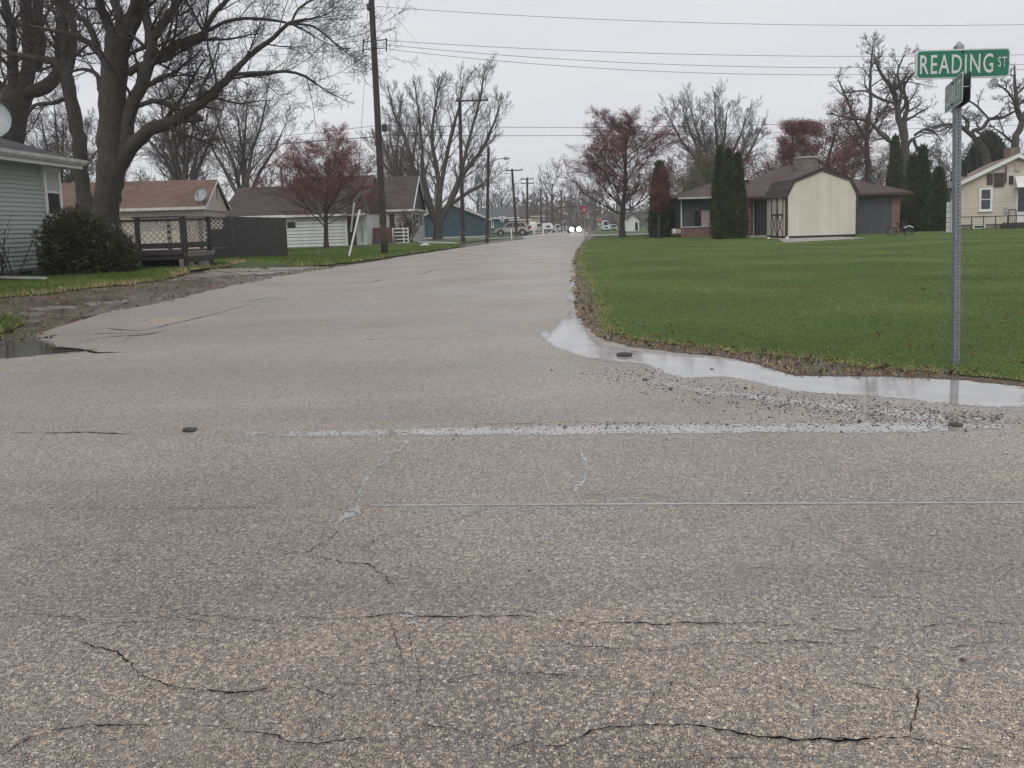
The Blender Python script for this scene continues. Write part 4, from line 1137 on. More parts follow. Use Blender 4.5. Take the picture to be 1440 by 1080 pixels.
# ================================================================== deck
YD = 20.3
tD = thing('deck', 'dark raised wooden deck with lattice railing beside the bush', 'deck', (-9, 21, gz(-9, 21)))
WD = Wall((0, YD), (1, 0), (0, -1))
aL = WD.px(140, 350)[0]; a1 = WD.px(193, 330)[0]; a2 = WD.px(257, 330)[0]
zf = WD.px(230, 353)[1]; zr = WD.px(230, 306)[1]; gzD = gz(-9, 20.3)
c2 = WD.pt(a2, 0); W2 = Wall((c2.x, c2.y), (.3, 1.0), (1, -.2))
b1 = W2.px(295, 330)[0]
# floor boards
nb = 14
for k in range(nb):
    y0 = YD + .02 + k * .145
    mb = MB(); mb.box(aL, a2 - .02 + .3 * (y0 - YD), y0, y0 + .138, zf - .03, zf); mb.build('floor_board', 'deck_wood', tD)
mb = MB(); WD.box(mb, aL, a2, zf - .22, zf - .035, 0, .04); mb.build('rim_joist', 'deck_wood', tD)
mb = MB(); WD.box(mb, WD.px(200, 350)[0], a2, zf - .1, zf + .02, .042, .075); mb.build('edge_board', 'deck_wood', tD)
mb = MB(); W2.box(mb, -.03, b1 + .1, zf - .16, zf - .035, .0, .045); mb.build('rim_joist', 'old_wood', tD)
mb = MB(); W2.box(mb, -.03, b1 + .1, zf - .3, zf - .165, .0, .03); mb.build('rim_joist', 'deck_wood', tD)
def post(W, a, z0, z1, s_=.1, mat='deck_wood'):
    mb = MB(); W.box(mb, a - s_ / 2, a + s_ / 2, z0, z1, -s_ + .02, .02); return mb.build('post', mat, tD)
for a in (aL + .05, a1, (aL + a1) / 2): post(WD, a, zf, zr)
post(WD, a1, gzD - .2, zf - .22); post(WD, a2, gzD - .2, zr + .02, .13); post(W2, b1, gzD - .3, zr, .09)
mb = MB(); WD.box(mb, WD.px(260, 370)[0] - .12, WD.px(262, 370)[0] - .05, gzD - .2, zf - .22, .0, .04); mb.build('post', 'old_wood', tD)
for W, q0, q1 in ((WD, aL, a1 - .05), (WD, a1 + .05, a2 - .07), (W2, .07, b1 - .05)):
    mb = MB(); W.box(mb, q0, q1, zr - .09, zr - .03, -.05, .0); mb.build('rail', 'deck_wood', tD)
    mb = MB(); W.box(mb, q0, q1, zf + .06, zf + .2, -.05, .0); mb.build('rail', 'deck_wood', tD)
mb = MB(); WD.box(mb, a1 - .1, a2 + .05, zr, zr + .035, -.12, .04); mb.build('cap_rail', 'deck_wood', tD)
mb = MB(); W2.box(mb, -.05, b1 + .08, zr, zr + .035, -.12, .04); mb.build('cap_rail', 'old_wood', tD)
def lattice(W, q0, q1, z0, z1, pitch, wd, mat, o=-.03):
    mb = MB(); hgt = z1 - z0; L_ = q1 - q0
    for sg, oo in ((1, o), (-1, o + .01)):
        k = -hgt
        while k < L_:
            # strip from (k, z0) to (k + hgt, z1), clipped
            s0, s1 = k, k + hgt; c0, c1 = max(0, -s0), hgt - max(0, s1 - L_)
            if c1 - c0 > .03:
                pa, pb_ = (s0 + c0, c0), (s0 + c1, c1)
                if sg < 0: pa, pb_ = (L_ - pa[0], pa[1]), (L_ - pb_[0], pb_[1])
                mb.beam(W.pt(q0 + pa[0], z0 + pa[1], oo), W.pt(q0 + pb_[0], z0 + pb_[1], oo), wd, .008, up=W.n.cross(Vector((pb_[0] - pa[0], 0, 0)) + Vector((0, 0, 1))) if False else W.n.cross((W.pt(pb_[0], pb_[1]) - W.pt(pa[0], pa[1])).normalized()) if False else W.n)
            k += pitch
    return mb
def lat_build(W, q0, q1, z0, z1, pitch, wd, mat, o=-.03):
    ob = lattice(W, q0, q1, z0, z1, pitch, wd, mat, o).build('lattice_panel', mat, tD); ob['kind'] = 'stuff'; return ob
# beam(w,h,up): up = wall normal so the strip lies flat in the plane
lat_build(WD, a1 + .06, a2 - .08, zf + .2, zr - .09, .155, .026, 'lattice')
lat_build(WD, aL + .1, a1 - .05, zf + .2, zr - .09, .155, .026, 'lattice')
lat_build(W2, .08, b1 - .06, zf + .2, zr - .09, .12, .026, 'lattice')
lat_build(W2, .05, .42, gzD - .25, zf - .3, .11, .026, 'lattice_pale', -.02); lat_build(W2, .55, b1, gzD - .3, zf - .3, .11, .026, 'lattice_pale', -.02)
post(W2, .49, gzD - .3, zf - .3, .1)
# back railing of the deck seen over the front one
WB = Wall((0, YD + 2.1), (1, 0), (0, -1))
mb = MB(); WB.box(mb, aL, a2 + .4, zr + .0, zr + .05, 0, .1); mb.build('cap_rail', 'old_wood', tD)
for k in range(4): 
    mb = MB(); q = aL + (a2 + .5 - aL) * k / 3; WB.box(mb, q, q + .09, zf, zr, 0, .09); mb.build('post', 'deck_wood', tD)
lat_build(WB, aL + .1, a2 + .3, zr - .32, zr, .12, .03, 'lattice', .03)
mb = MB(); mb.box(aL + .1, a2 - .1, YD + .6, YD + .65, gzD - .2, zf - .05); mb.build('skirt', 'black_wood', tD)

# ================================================================== black fence
f0 = Vector((*G(292, 368)[:2], 0)); f1 = Vector((*G(404.5, 360)[:2], 0))
d = (f1 - f0); Lf = d.length; WF = Wall(f0, d, (1, -1))
tF = thing('fence', 'solid black wooden board fence between the deck and the white garage', 'fence', (f0.x, f0.y, gz(f0.x, f0.y)))
nb = int(Lf / .155); FT0 = H(292, 303, f0.y).z; FT1 = H(404, 306.5, f1.y).z
for k in range(nb):
    s0 = k * Lf / nb; p = WF.pt(s0, 0); zb0 = FT0 + (FT1 - FT0) * k / nb - 1.83
    mb = MB(); WF.box(mb, s0 + .004, s0 + Lf / nb - .006, min(zb0, gz(p.x, p.y)) - .03, zb0 + 1.83 + rgs.uniform(-.012, .012), rgs.uniform(0, .006), .022); mb.build('fence_board', 'black_wood', tF)
for zz in (.35, 1.5):
    mb = MB(); mb.beam(WF.pt(0, FT0 - 1.83 + zz, -.04), WF.pt(Lf, FT1 - 1.83 + zz, -.04), .05, .09); mb.build('rail', 'black_wood', tF)

# ================================================================== pink roofed house behind the deck
Yp = 43.4
pc = H(286, 294, Yp); WP = Wall((pc.x, pc.y), (1, .13), (0, -1))
run = 3.15; hP = thing('house', 'low house with pinkish brown roof and cream gable behind the deck', 'house', (pc.x - 6, pc.y + 3, 0))
zE = pc.z + .05; rise = 1.6
mb = MB(); mb.obox(WP.pt(-11, -.1, -.45), WP.e * 10.9, -WP.n * (2 * run - .9), (0, 0, zE + .05)); mb.build('wall', 'cream_siding', hP)
gable_roof(hP, WP, -11.5, .15, zE, run, rise, .0, .1, 'roof_pink', trim='white_dirty')
mb = MB(); mb.prism([WP.pt(-.1, zE - .1, -.3), WP.pt(-.1, zE + rise - .05, -run), WP.pt(-.1, zE - .1, -2 * run + .3)], WP.e * .12); mb.build('gable', 'cream_siding', hP)
rakes(hP, WP, .12, zE, run, rise, 0.0, .14, 'white_paint', .12)
mb = MB(); q = WP.pt(.03, zE + .55, -run - .05); mb.obox(q, WP.e * .03, -WP.n * .05, (0, 0, .95)); mb.build('gable_batten', 'old_wood', hP)
mb = MB(); q = H(203, 274, Yp + 1.6); mb.cyl(q - Vector((0, 0, .35)), q + Vector((0, 0, .25)), .06, .06, 8); mb.build('vent_pipe', 'white_paint', hP)
mb = MB(); q = H(227, 258.5, Yp + 3); mb.box(q.x - .12, q.x + .12, q.y - .1, q.y + .1, q.z - .2, q.z + .1); mb.build('roof_vent', 'white_dirty', hP)
dish(None, H(283, 288, Yp + .3), .36, 'grey satellite dish on the pinkish roof near its gable', (-.2, -1, .5))
mb = MB(); q0 = H(395, 235, 60); mb.cyl((q0.x, 60, 0), (q0.x, 60, q0.z), .07, .06, 8); mb.box(q0.x - .25, q0.x + .25, 59.9, 60.1, q0.z, q0.z + .08)
tag(mb.build('chimney_pipe', 'dark_metal'), 'thin dark vent stack rising behind the ridge of the brown roof', 'pipe')

# ================================================================== long brown roofed house with white garage
YG = 57.0
WG = Wall((0, YG), (1, 0), (0, -1))
hM = thing('house', 'long white house with brown roof, garage wing and shuttered windows left of the utility pole', 'house', (-15, 62, 0))
g0 = WG.px(311, 300)[0]; gm = WG.px(396, 300)[0]; g1 = WG.px(487, 300)[0]; g2_ = WG.px(515, 300)[0]; zE = WG.px(445, 302)[1]; run = 4.4
zR = H(360, 265, YG + run).z; zR2 = H(450, 250.5, YG + run).z
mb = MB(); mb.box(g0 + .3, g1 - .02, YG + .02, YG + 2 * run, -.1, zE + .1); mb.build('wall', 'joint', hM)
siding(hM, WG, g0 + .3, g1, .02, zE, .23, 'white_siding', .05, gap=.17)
gable_roof(hM, WG, g0 - .1, gm + .3, zE + .1, run, zR - zE - .1, .3, .1, 'roof_brown')
gable_roof(hM, WG, gm, g2_, zE + .12, run, zR2 - zE - .12, .32, .1, 'roof_brown')
for sg, zz in ((g0 + .35, zR), (gm + .02, zR2), (g2_ - .06, zR2)):
    mb = MB(); mb.prism([WG.pt(sg, zE, 0), WG.pt(sg, zz - .1, -run), WG.pt(sg, zE, -2 * run)], (.05, 0, 0)); mb.build('gable', 'roof_brown', hM)
q = WG.px(404, 312.5); q2 = WG.px(416, 320)
mb = MB(); WG.box(mb, q[0], q2[0], q2[1], q[1], .05, .08); mb.build('window', 'glass', hM)
mb = MB(); WG.box(mb, g1 - .12, g1 + .02, 0, zE, .05, .09); mb.build('corner_board', 'white_paint', hM)
YM = 64.0
WM = Wall((0, YM), (1, 0), (0, -1))
m1 = WM.px(577.5, 300)[0]; m0 = WM.px(500, 300)[0]; zE = WM.px(577, 292.5)[1]; run = 4.8
zR = H(586, 249.5, YM + run).z
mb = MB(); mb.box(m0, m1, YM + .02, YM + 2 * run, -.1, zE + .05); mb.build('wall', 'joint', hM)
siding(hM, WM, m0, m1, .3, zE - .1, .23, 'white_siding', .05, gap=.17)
mb = MB(); WM.box(mb, m0, m1, -.1, .3, 0, .04); mb.build('foundation', 'brick_white', hM)
gable_roof(hM, WM, m0 - 2, m1 + .25, zE, run, zR - zE, .35, .12, 'roof_brown')
WE = Wall((m1, YM), (0, 1), (1, 0))
mb = MB(); mb.prism([(m1 - .04, YM, zE), (m1 - .04, YM + run, zR - .05), (m1 - .04, YM + 2 * run, zE)], (.08, 0, 0)); mb.build('gable', 'grey_board', hM)
mb = MB(); WE.box(mb, 0, 2 * run, -.1, zE, 0, .05); mb.build('side_wall', 'brick_white', hM)
rakes(hM, WM, m1 + .25, zE, run, zR - zE, .35, .24, 'white_paint', .14)
mb = MB(); mb.box(m1 + .05, m1 + .3, YM - .3, YM + 2 * run + .3, zE - .22, zE - .05); mb.build('soffit', 'white_paint', hM)
for (xa, xb) in ((580.2, 582.5), (589, 591.5)):
    q = WE.px(xa, 301); q2 = WE.px(xb, 316); mb = MB(); WE.box(mb, q[0], q2[0], q2[1], q[1], .06, .09); mb.build('shutter', 'trim_brown', hM)
q = WE.px(583, 300); q2 = WE.px(588.5, 316); window(hM, WE, q[0], q2[0], q2[1], q[1], 'white_paint', 'glass', .1, True, .07)
for (xa, xb) in ((520, 527.5), (547.5, 555.5)):
    q = WM.px(xa, 301.5); q2 = WM.px(xb, 321); mb = MB(); WM.box(mb, q[0], q2[0], q2[1], q[1], .05, .1); mb.build('shutter', 'trim_brown', hM)
q = WM.px(529.5, 301); q2 = WM.px(546, 319); window(hM, WM, q[0], q2[0], q2[1], q[1], 'white_paint', 'glass', .14, True, .07)
YN = 57.6
WN = Wall((0, YN), (1, 0), (0, -1)); n0 = WN.px(486, 320)[0]; n1 = WN.px(516, 320)[0]; zN = WN.px(500, 299)[1]
mb = MB(); mb.box(n0, n1, YN + .02, YM - .3, -.1, zN); mb.build('entry_wall', 'white_siding', hM)
q = WN.px(487.5, 303); q2 = WN.px(502, 348); mb = MB(); WN.box(mb, q[0], q2[0], 0, q[1], 0, .05); mb.build('door', 'trim_brown', hM)
q = WN.px(508, 317); q2 = WN.px(511, 340); mb = MB(); WN.box(mb, q[0], q2[0], q2[1], q[1], 0, .06); mb.build('downspout', 'dish', hM)

# red board porch screen, ladder rail, bushy shrub
Wr = Wall((0, 60), (1, 0), (0, -1))
q = Wr.px(512, 322); q2 = Wr.px(556, 345)
tR = thing('board_fence', 'low red board fence in front of the white house', 'fence', ((q[0] + q2[0]) / 2, 60, 0))
kx = 12
for k in range(kx):
    s0 = q[0] + (q2[0] - q[0]) * k / kx; mb = MB(); Wr.box(mb, s0, s0 + (q2[0] - q[0]) / kx - .015, 0, q[1], rgs.uniform(0, .01), .03); mb.build('fence_board', 'red_board', tR)
mb = MB(); Wr.box(mb, q[0], q2[0], q[1], q[1] + .06, -.03, .06); mb.build('rail', 'red_board', tR)
q = Wr.px(552, 321); q2 = Wr.px(576, 343)
tR = thing('rail_fence', 'short white rail fence beside the red board fence', 'fence', ((q[0] + q2[0]) / 2, 59.8, 0))
for k in range(5):
    z = q[1] - k * (q[1] - q2[1]) / 4.6; mb = MB(); Wr.box(mb, q[0], q2[0], z - .09, z, .2, .23); mb.build('rail', 'white_paint', tR)
for s_ in (q[0], (q[0] * .35 + q2[0] * .65), q2[0] - .09):
    mb = MB(); Wr.box(mb, s_, s_ + .09, 0, q[1] + .03, .23, .28); mb.build('post', 'white_paint', tR)
mb = MB(); Wr.box(mb, q[0], q2[0], 0, q[1] - .05, .08, .11); mb.build('backing_board', 'trim_brown', tR)
mb = MB(); rg2 = random.Random(4)
for k in range(40):
    x_ = rg2.uniform(514, 558); p = H(x_, 340, 59.5); p.z = 0; mb.cyl(p, p + Vector((rg2.uniform(-.05, .05), 0, rg2.uniform(.4, 1.1))), .02, .008, 4)
tag(mb.build('dry_stalks', 'old_wood'), 'pale dry garden stalks in front of the red fence', 'plants', None, 'stuff')

# ================================================================== teal house, brown house behind
YT = 80
WT = Wall((0, YT), (1, 0), (0, -1))
hT = thing('house', 'teal sided house with white trimmed low gable at the bend of the road', 'house', (-5, 84, gz(-5, 84)))
P_ = [WT.px(590, 334), WT.px(590, 300), WT.px(633, 286.5), WT.px(685.5, 307), WT.px(685.5, 334)]
zb_ = gz(-5, YT) - .1
P_[0] = (P_[0][0], zb_); P_[4] = (P_[4][0], zb_)
apex = P_[2]; slope_ = (apex[1] - P_[3][1]) / (P_[3][0] - apex[0])
P_[1] = (P_[0][0], apex[1] - slope_ * (apex[0] - P_[0][0]))
mb = MB(); WT.prism(mb, P_, 0, -9); mb.build('wall', 'teal_siding', hT)
def top_at(z):
    if z < P_[3][1]: return (P_[0][0], P_[3][0])
    if z > apex[1]: return None
    return (max(P_[0][0], apex[0] - (apex[1] - z) / slope_), apex[0] + (apex[1] - z) / slope_)
siding(hT, WT, 0, 0, zb_, apex[1], .2, 'teal_siding', .03, top=top_at)
for (pa, pb_) in ((apex, (P_[4][0] + .5, P_[3][1] - .5 * slope_)), (apex, (P_[0][0], P_[1][1]))):
    mb = MB(); a_, b_ = WT.pt(pa[0], pa[1] + .02, .3), WT.pt(pb_[0], pb_[1] + .02, .3)
    mb.prism([a_, b_, b_ + Vector((0, 0, .14)), a_ + Vector((0, 0, .14))], (0, 10, 0)); mb.build('roof', 'roof_blue', hT)
    mb = MB(); a_, b_ = WT.pt(pa[0], pa[1] - .06, .36), WT.pt(pb_[0], pb_[1] - .06, .36)
    mb.prism([a_, b_, b_ + Vector((0, 0, .2)), a_ + Vector((0, 0, .2))], (0, .05, 0)); mb.build('fascia', 'white_paint', hT)
mb = MB(); WT.box(mb, P_[0][0], P_[4][0], zb_, zb_ + .25, .03, .07); mb.build('skirt_board', 'white_paint', hT)
mb = MB(); WT.box(mb, P_[4][0] - .15, P_[4][0] + .02, zb_, P_[3][1], .03, .08); mb.build('corner_board', 'white_paint', hT)
# its wing to the right
YW = 112
WW = Wall((0, YW), (1, 0), (0, -1)); q = WW.px(686, 306); q2 = WW.px(716, 333)
mb = MB(); WW.box(mb, q[0], q2[0], q2[1] - .3, q[1], -6, 0); mb.build('wing', 'teal_siding', hT)
gable_roof(hT, WW, q[0] - 1.5, q2[0] + 1.5, q[1], 4, H(690, 293, YW + 4).z - q[1], .5, .12, 'roof_blue')
q = WW.px(690.5, 309); q2 = WW.px(694.5, 320); window(hT, WW, q[0], q2[0], q2[1], q[1], 'white_paint', 'glass', .1, False, .05)
# brown roofed building behind the SUV
YB = 124
WBr = Wall((0, YB), (1, 0), (0, -1)); q = WBr.px(707, 309); q2 = WBr.px(742, 327)
hB = thing('house', 'brown roofed garage building behind the silver car', 'house', ((q[0] + q2[0]) / 2, YB + 4, gz(0, YB)))
mb = MB(); WBr.box(mb, q[0], q2[0], q2[1] - .5, q[1], -8, 0); mb.build('wall', 'brick_brown', hB)
gable_roof(hB, WBr, q[0] - .5, q2[0] + .6, q[1], 4, H(720, 296, YB + 4).z - q[1], .4, .12, 'roof_plum')
q = WBr.px(735, 311); q2 = WBr.px(740.5, 327); mb = MB(); WBr.box(mb, q[0], q2[0], q2[1], q[1], 0, .05); mb.build('door', 'white_dirty', hB)
YC2 = 185
Wc = Wall((0, YC2), (1, 0), (0, -1)); q = Wc.px(738, 304); q2 = Wc.px(762, 322)
hC = thing('house', 'reddish brown roofed house far behind the white camper', 'house', ((q[0] + q2[0]) / 2, YC2 + 4, gz(0, YC2)))
mb = MB(); Wc.box(mb, q[0], q2[0], q2[1] - 1, q[1], -8, 0); mb.build('wall', 'beige', hC)
gable_roof(hC, Wc, q[0] - .8, q2[0] + .8, q[1], 4, H(750, 295.5, YC2 + 4).z - q[1], .5, .15, 'roof_pink')

# ================================================================== brick ranch house on the right
YR = 46.0
hR = thing('house', 'low brick and dark grey house with broad plum hip roof behind the barn shed', 'house', (17, 52, 0))
WR = Wall((0, YR), (1, 0), (0, -1))
rx0 = WR.px(1049, 300)[0]; rx1 = WR.px(1265, 300)[0]; zE = WR.px(1225, 271.5)[1]
WL = Wall((0, 50.3), (1, 0), (0, -1)); lx0 = WL.px(958, 300)[0]; zL = WL.px(975, 277)[1]
mb = MB(); mb.box(rx0 + .8, rx1 - .03, YR + .02, 58, -.1, zE); mb.build('wall', 'grey_board', hR)
mb = MB(); mb.box(lx0, rx0 + 2, 50.32, 57, .55, zL); mb.build('wall', 'grey_board', hR)
ridgeZ = H(1130, 232.5, 52).z
ex0 = WR.px(1049, 278)[0]; ex1 = WR.px(1277, 266)[0]
hr = hip_roof(hR, ex0, ex1, YR - .5, 58.5, zE, ridgeZ, 'x', 'roof_plum', .16, inset=(H(1105, 236, 52).x - ex0))
rz2 = H(1005, 253, 53.6).z
hip_roof(hR, WL.px(950, 277)[0], rx0 + 5.5, 49.6, 57.6, zL, rz2, 'x', 'roof_plum', .14)
# gutters and fascia
mb = MB(); mb.box(ex0, ex1, YR - .62, YR - .51, zE - .14, zE - .02); mb.build('gutter', 'trim_brown', hR)
mb = MB(); mb.box(WL.px(950, 277)[0], rx0, 49.49, 49.59, zL - .13, zL - .02); mb.build('gutter', 'white_dirty', hR)
# left wing: brick base, cap, window band with curtain
q = WL.px(957, 320.5); q2 = WL.px(1048, 333)
mb = MB(); WL.box(mb, lx0 - .03, rx0 + 1, -.1, q[1], 0, .1); mb.build('brick_wall', 'brick_red', hR)
mb = MB(); WL.box(mb, lx0 - .06, rx0 + 1, q[1], q[1] + .07, -.02, .16); mb.build('sill', 'white_dirty', hR)
mb = MB(); WL.box(mb, lx0 - .04, lx0 + .03, q[1] + .07, zL - .02, 0, .06); mb.build('corner_board', 'white_paint', hR)
q = WL.px(975, 295); q2 = WL.px(1004, 319); f_ = window(hR, WL, q[0], q2[0], q2[1], q[1], 'grey_board', 'glass', .07, False, .03, False)
q = WL.px(986, 296); q2 = WL.px(998, 319); mb = MB(); WL.box(mb, q[0], q2[0], q2[1], q[1], .031, .04); mb.build('curtain', 'curtain', f_)
# vertical boards of the left wing
for k in range(8):
    s0 = lx0 + .1 + k * .45; mb = MB(); WL.box(mb, s0, s0 + .03, q2[1] + .02, zL - .03, 0, .02)
    if s0 + .03 < WL.px(975, 300)[0]: mb.build('batten', 'grey_board', hR)
# porch: column, step, door, grey boards
q = WR.px(1049, 279); q2 = WR.px(1056.5, 335)
mb = MB(); WR.box(mb, q[0], q2[0], -.05, zE - .02, -.35, 0); mb.build('brick_column', 'brick_red', hR)
q = WR.px(1062, 285); q2 = WR.px(1067, 333); mb = MB(); WR.box(mb, q[0], WR.px(1085, 300)[0], .0, zE - .02, -.9, -.85); mb.build('porch_wall', 'grey_board', hR)
mb = MB(); WR.box(mb, q[0] + .05, q[0] + .3, .1, q[1], -.84, -.8); mb.build('door', 'black', hR)
mb = MB(); WR.box(mb, WR.px(1064.5, 290)[0], WR.px(1066.5, 290)[0], .1, q[1], -.8, -.76); mb.build('door_frame', 'white_dirty', hR)
mb = MB(); WR.box(mb, WR.px(1046, 335)[0], WR.px(1090, 335)[0], -.1, .12, .0, 1.2); mb.build('porch_step', 'concrete', hR)
# right: tall grey doors, brick corner
qd0 = WR.px(1204, 300)[0]; qd1 = WR.px(1253, 300)[0]
k0 = qd0 - 2.6; kn = 26
for k in range(kn):
    s0 = k0 + (qd1 - k0) * k / kn; mb = MB(); WR.box(mb, s0, s0 + (qd1 - k0) / kn - .012, .02, zE - .1, 0, .035); mb.build('wall_board', 'grey_board', hR)
mb = MB(); WR.box(mb, qd1, rx1, -.05, zE - .05, -.2, .05); mb.build('brick_corner', 'brick_red', hR)
mb = MB(); mb.box(rx1 - .03, rx1 + .0, YR + .2, 58, -.1, zE); mb.build('side_wall', 'brick_red', hR)
mb = MB(); WR.box(mb, rx0, ex1 - .1, zE - .2, zE - .17, -.2, .5); mb.build('soffit', 'dark_metal', hR)
q = H(1125, 223, 50.5); q2 = H(1146, 223, 50.5); mb = MB(); mb.box(q.x, q2.x, 50.2, 51.2, zE, q.z); ch_ = mb.build('chimney', 'brick_brown', hR)
mb = MB(); mb.box(q.x - .06, q2.x + .06, 50.14, 51.26, q.z, q.z + .12); mb.build('chimney_cap', 'concrete', ch_)
q = H(1050, 254, 52.5); mb = MB(); mb.box(q.x - .15, q.x + .15, 52.4, 52.7, q.z - .4, q.z + .05); mb.build('roof_vent', 'dark_metal', hR)
q = H(1228, 264, 47.5); dish(None, q, .36, 'dark satellite dish on the plum hip roof right of the shed', (.5, -.6, .5), 'dark_metal')
# tan garage left of the ranch
YZ = 66
WZ = Wall((0, YZ), (1, 0), (0, -1))
hZ = thing('garage', 'small tan garage with white trimmed sloping roof between evergreen and brick house', 'garage', (13.5, 69, 0))
q = WZ.px(930, 300); q2 = WZ.px(965, 332); zl, zr_ = WZ.px(936, 293)[1], WZ.px(957, 281.5)[1]
sl = (zr_ - zl) / (WZ.px(957, 281)[0] - WZ.px(936, 290)[0])
a_, b_ = q[0], q2[0]; za = zl - sl * (WZ.px(936, 290)[0] - a_); zb2 = za + sl * (b_ - a_)
mb = MB(); WZ.prism(mb, [(a_, -.1), (b_, -.1), (b_, zb2), (a_, za)], 0, -7); mb.build('wall', 'beige', hZ)
mb = MB(); WZ.prism(mb, [(a_ - .3, za - .3 * sl), (b_, zb2), (b_, zb2 + .14), (a_ - .3, za - .3 * sl + .14)], .25, -7.2); mb.build('roof', 'roof_plum', hZ)
mb = MB(); WZ.prism(mb, [(a_ - .3, za - .3 * sl - .1), (b_, zb2 - .1), (b_, zb2 + .16), (a_ - .3, za - .3 * sl + .16)], .252, .3); mb.build('fascia', 'white_paint', hZ)
q = WZ.px(941.5, 302); q2 = WZ.px(950, 328); mb = MB(); WZ.box(mb, q[0], q2[0], q2[1], q[1], 0, .05); dr = mb.build('door', 'white_paint', hZ)
mb = MB(); WZ.box(mb, q[0] + .07, q2[0] - .07, (q[1] + q2[1]) / 2, q[1] - .1, .05, .07); mb.build('pane', 'white_dirty', dr)

# ================================================================== barn shed
sL = G(1107, 336); WS = Wall((0, sL.y), (1, 0), (0, -1))
tS = thing('shed', 'cream gambrel barn shed with dark brown trim on the lawn', 'shed', (sL.x + 1.7, sL.y + 1.5, 0))
pr = [WS.px(*p) for p in ((1107.1, 334.7), (1107.1, 273.3), (1116, 257), (1155.5, 240), (1193.4, 252.5), (1203.3, 270.6), (1203.3, 331.5))]
zb_ = .14; s0, s1 = pr[0][0], pr[6][0]; mid = (s0 + s1) / 2
# symmetric profile
hw = (s1 - s0) / 2; z_e = (pr[1][1] + pr[5][1]) / 2; z_k = (pr[2][1] + pr[4][1]) / 2; kx_ = ((pr[4][0] - mid) + (mid - pr[2][0])) / 2; z_a = pr[3][1]
def ztop(s):
    u = abs(s - mid)
    return z_a + (z_k - z_a) * u / kx_ if u < kx_ else z_k + (z_e - z_k) * (u - kx_) / (hw - kx_)
DS = 3.3
mb = MB(); WS.prism(mb, [(s0, zb_), (s0, z_e), (mid - kx_, z_k), (mid, z_a), (mid + kx_, z_k), (s1, z_e), (s1, zb_)], 0, -DS); mb.build('wall', 'shed_panel', tS)
nb = 17; br_ = sorted(set([s0 + (s1 - s0) * k / nb for k in range(nb + 1)]))
for k in range(nb):
    a_, b_ = br_[k] + .002, br_[k + 1] - .002
    poly = [(a_, zb_), (b_, zb_), (b_, ztop(b_))]
    for kk in (mid + kx_, mid, mid - kx_):
        if a_ < kk < b_: poly.append((kk, ztop(kk)))
    poly.append((a_, ztop(a_)))
    mb = MB(); WS.prism(mb, poly, .002, .02); mb.build('siding_board', 'shed_panel', tS)
out_p = [(s0 - .17, z_e - .16), (mid - kx_ - .06, z_k + .1), (mid, z_a + .14), (mid + kx_ + .06, z_k + .1), (s1 + .17, z_e - .16)]
in_p = [(s0 - .02, z_e - .16), (mid - kx_, z_k - .03), (mid, z_a - .03), (mid + kx_, z_k - .03), (s1 + .02, z_e - .16)]
for k in range(4):
    mb = MB(); WS.prism(mb, [in_p[k], in_p[k + 1], out_p[k + 1], out_p[k]], .022, .08); mb.build('fascia', 'trim_brown', tS)
    a_, b_ = out_p[k], out_p[k + 1]
    mb = MB(); WS.prism(mb, [a_, b_, (b_[0], b_[1] + .035), (a_[0], a_[1] + .035)], .12, -DS - .1); mb.build('roof', 'roof_plum' if k in (1, 2) else 'roof_brown', tS)
for a_ in (s0 - .07, s1 - .02):
    mb = MB(); WS.box(mb, a_, a_ + .09, zb_ - .04, z_e - .1, .0, .05); mb.build('corner_board', 'trim_brown', tS)
mb = MB(); WS.box(mb, s0 + .03, s1, .03, zb_, -DS + .05, -.03); mb.build('skid', 'black', tS)
# left side wall with doors
WV = Wall((s0, sL.y), (0, 1), (-1, 0))
mb = MB(); WV.box(mb, .0, .22, zb_, z_e - .1, .005, .04); mb.build('corner_board', 'trim_brown', tS)
dd0, dd1 = .45, 2.4
for k in range(2):
    a_ = dd0 + (dd1 - dd0) * k / 2; b_ = dd0 + (dd1 - dd0) * (k + 1) / 2 - .02
    mb = MB(); WV.box(mb, a_, b_, zb_, z_e - .12, .005, .045); dr = mb.build('door', 'shed_panel', tS)
    zm = (zb_ + z_e) / 2 + .05
    for (u0, u1, v0, v1) in ((a_, a_ + .1, zm, z_e - .12), (b_ - .1, b_, zm, z_e - .12), (a_, b_, zm - .05, zm + .03), (a_, a_ + .06, zb_, zm), (b_ - .06, b_, zb_, zm)):
        mb = MB(); WV.box(mb, u0, u1, v0, v1, .046, .065); mb.build('door_trim', 'trim_brown' if v0 < zm - .1 or v1 > zm + .2 else 'trim_brown', dr)
    for sg in (0, 1):
        mb = MB(); p0 = WV.pt(a_ + .06, zb_ if sg else zm, .055); p1 = WV.pt(b_ - .06, zm if sg else zb_, .055); mb.beam(p0, p1, .05, .02, up=(1, 0, 0)); mb.build('door_brace', 'trim_brown', dr)
# slab under it
mb = MB(); q0, q1 = G(1112, 341.5), G(1214, 335.5)
mb.prism([(q0.x - .3, q0.y - .1, -.02), (q1.x, q1.y - .35, -.02), (q1.x + .3, sL.y + 3.5, -.02), (s0 - .3, sL.y + 3.5, -.02), (s0 - .5, sL.y, -.02)], (0, 0, .055))
tag(mb.build('concrete_pad', 'concrete'), 'thin concrete pad in the grass under the cream shed', 'slab', None, 'structure')
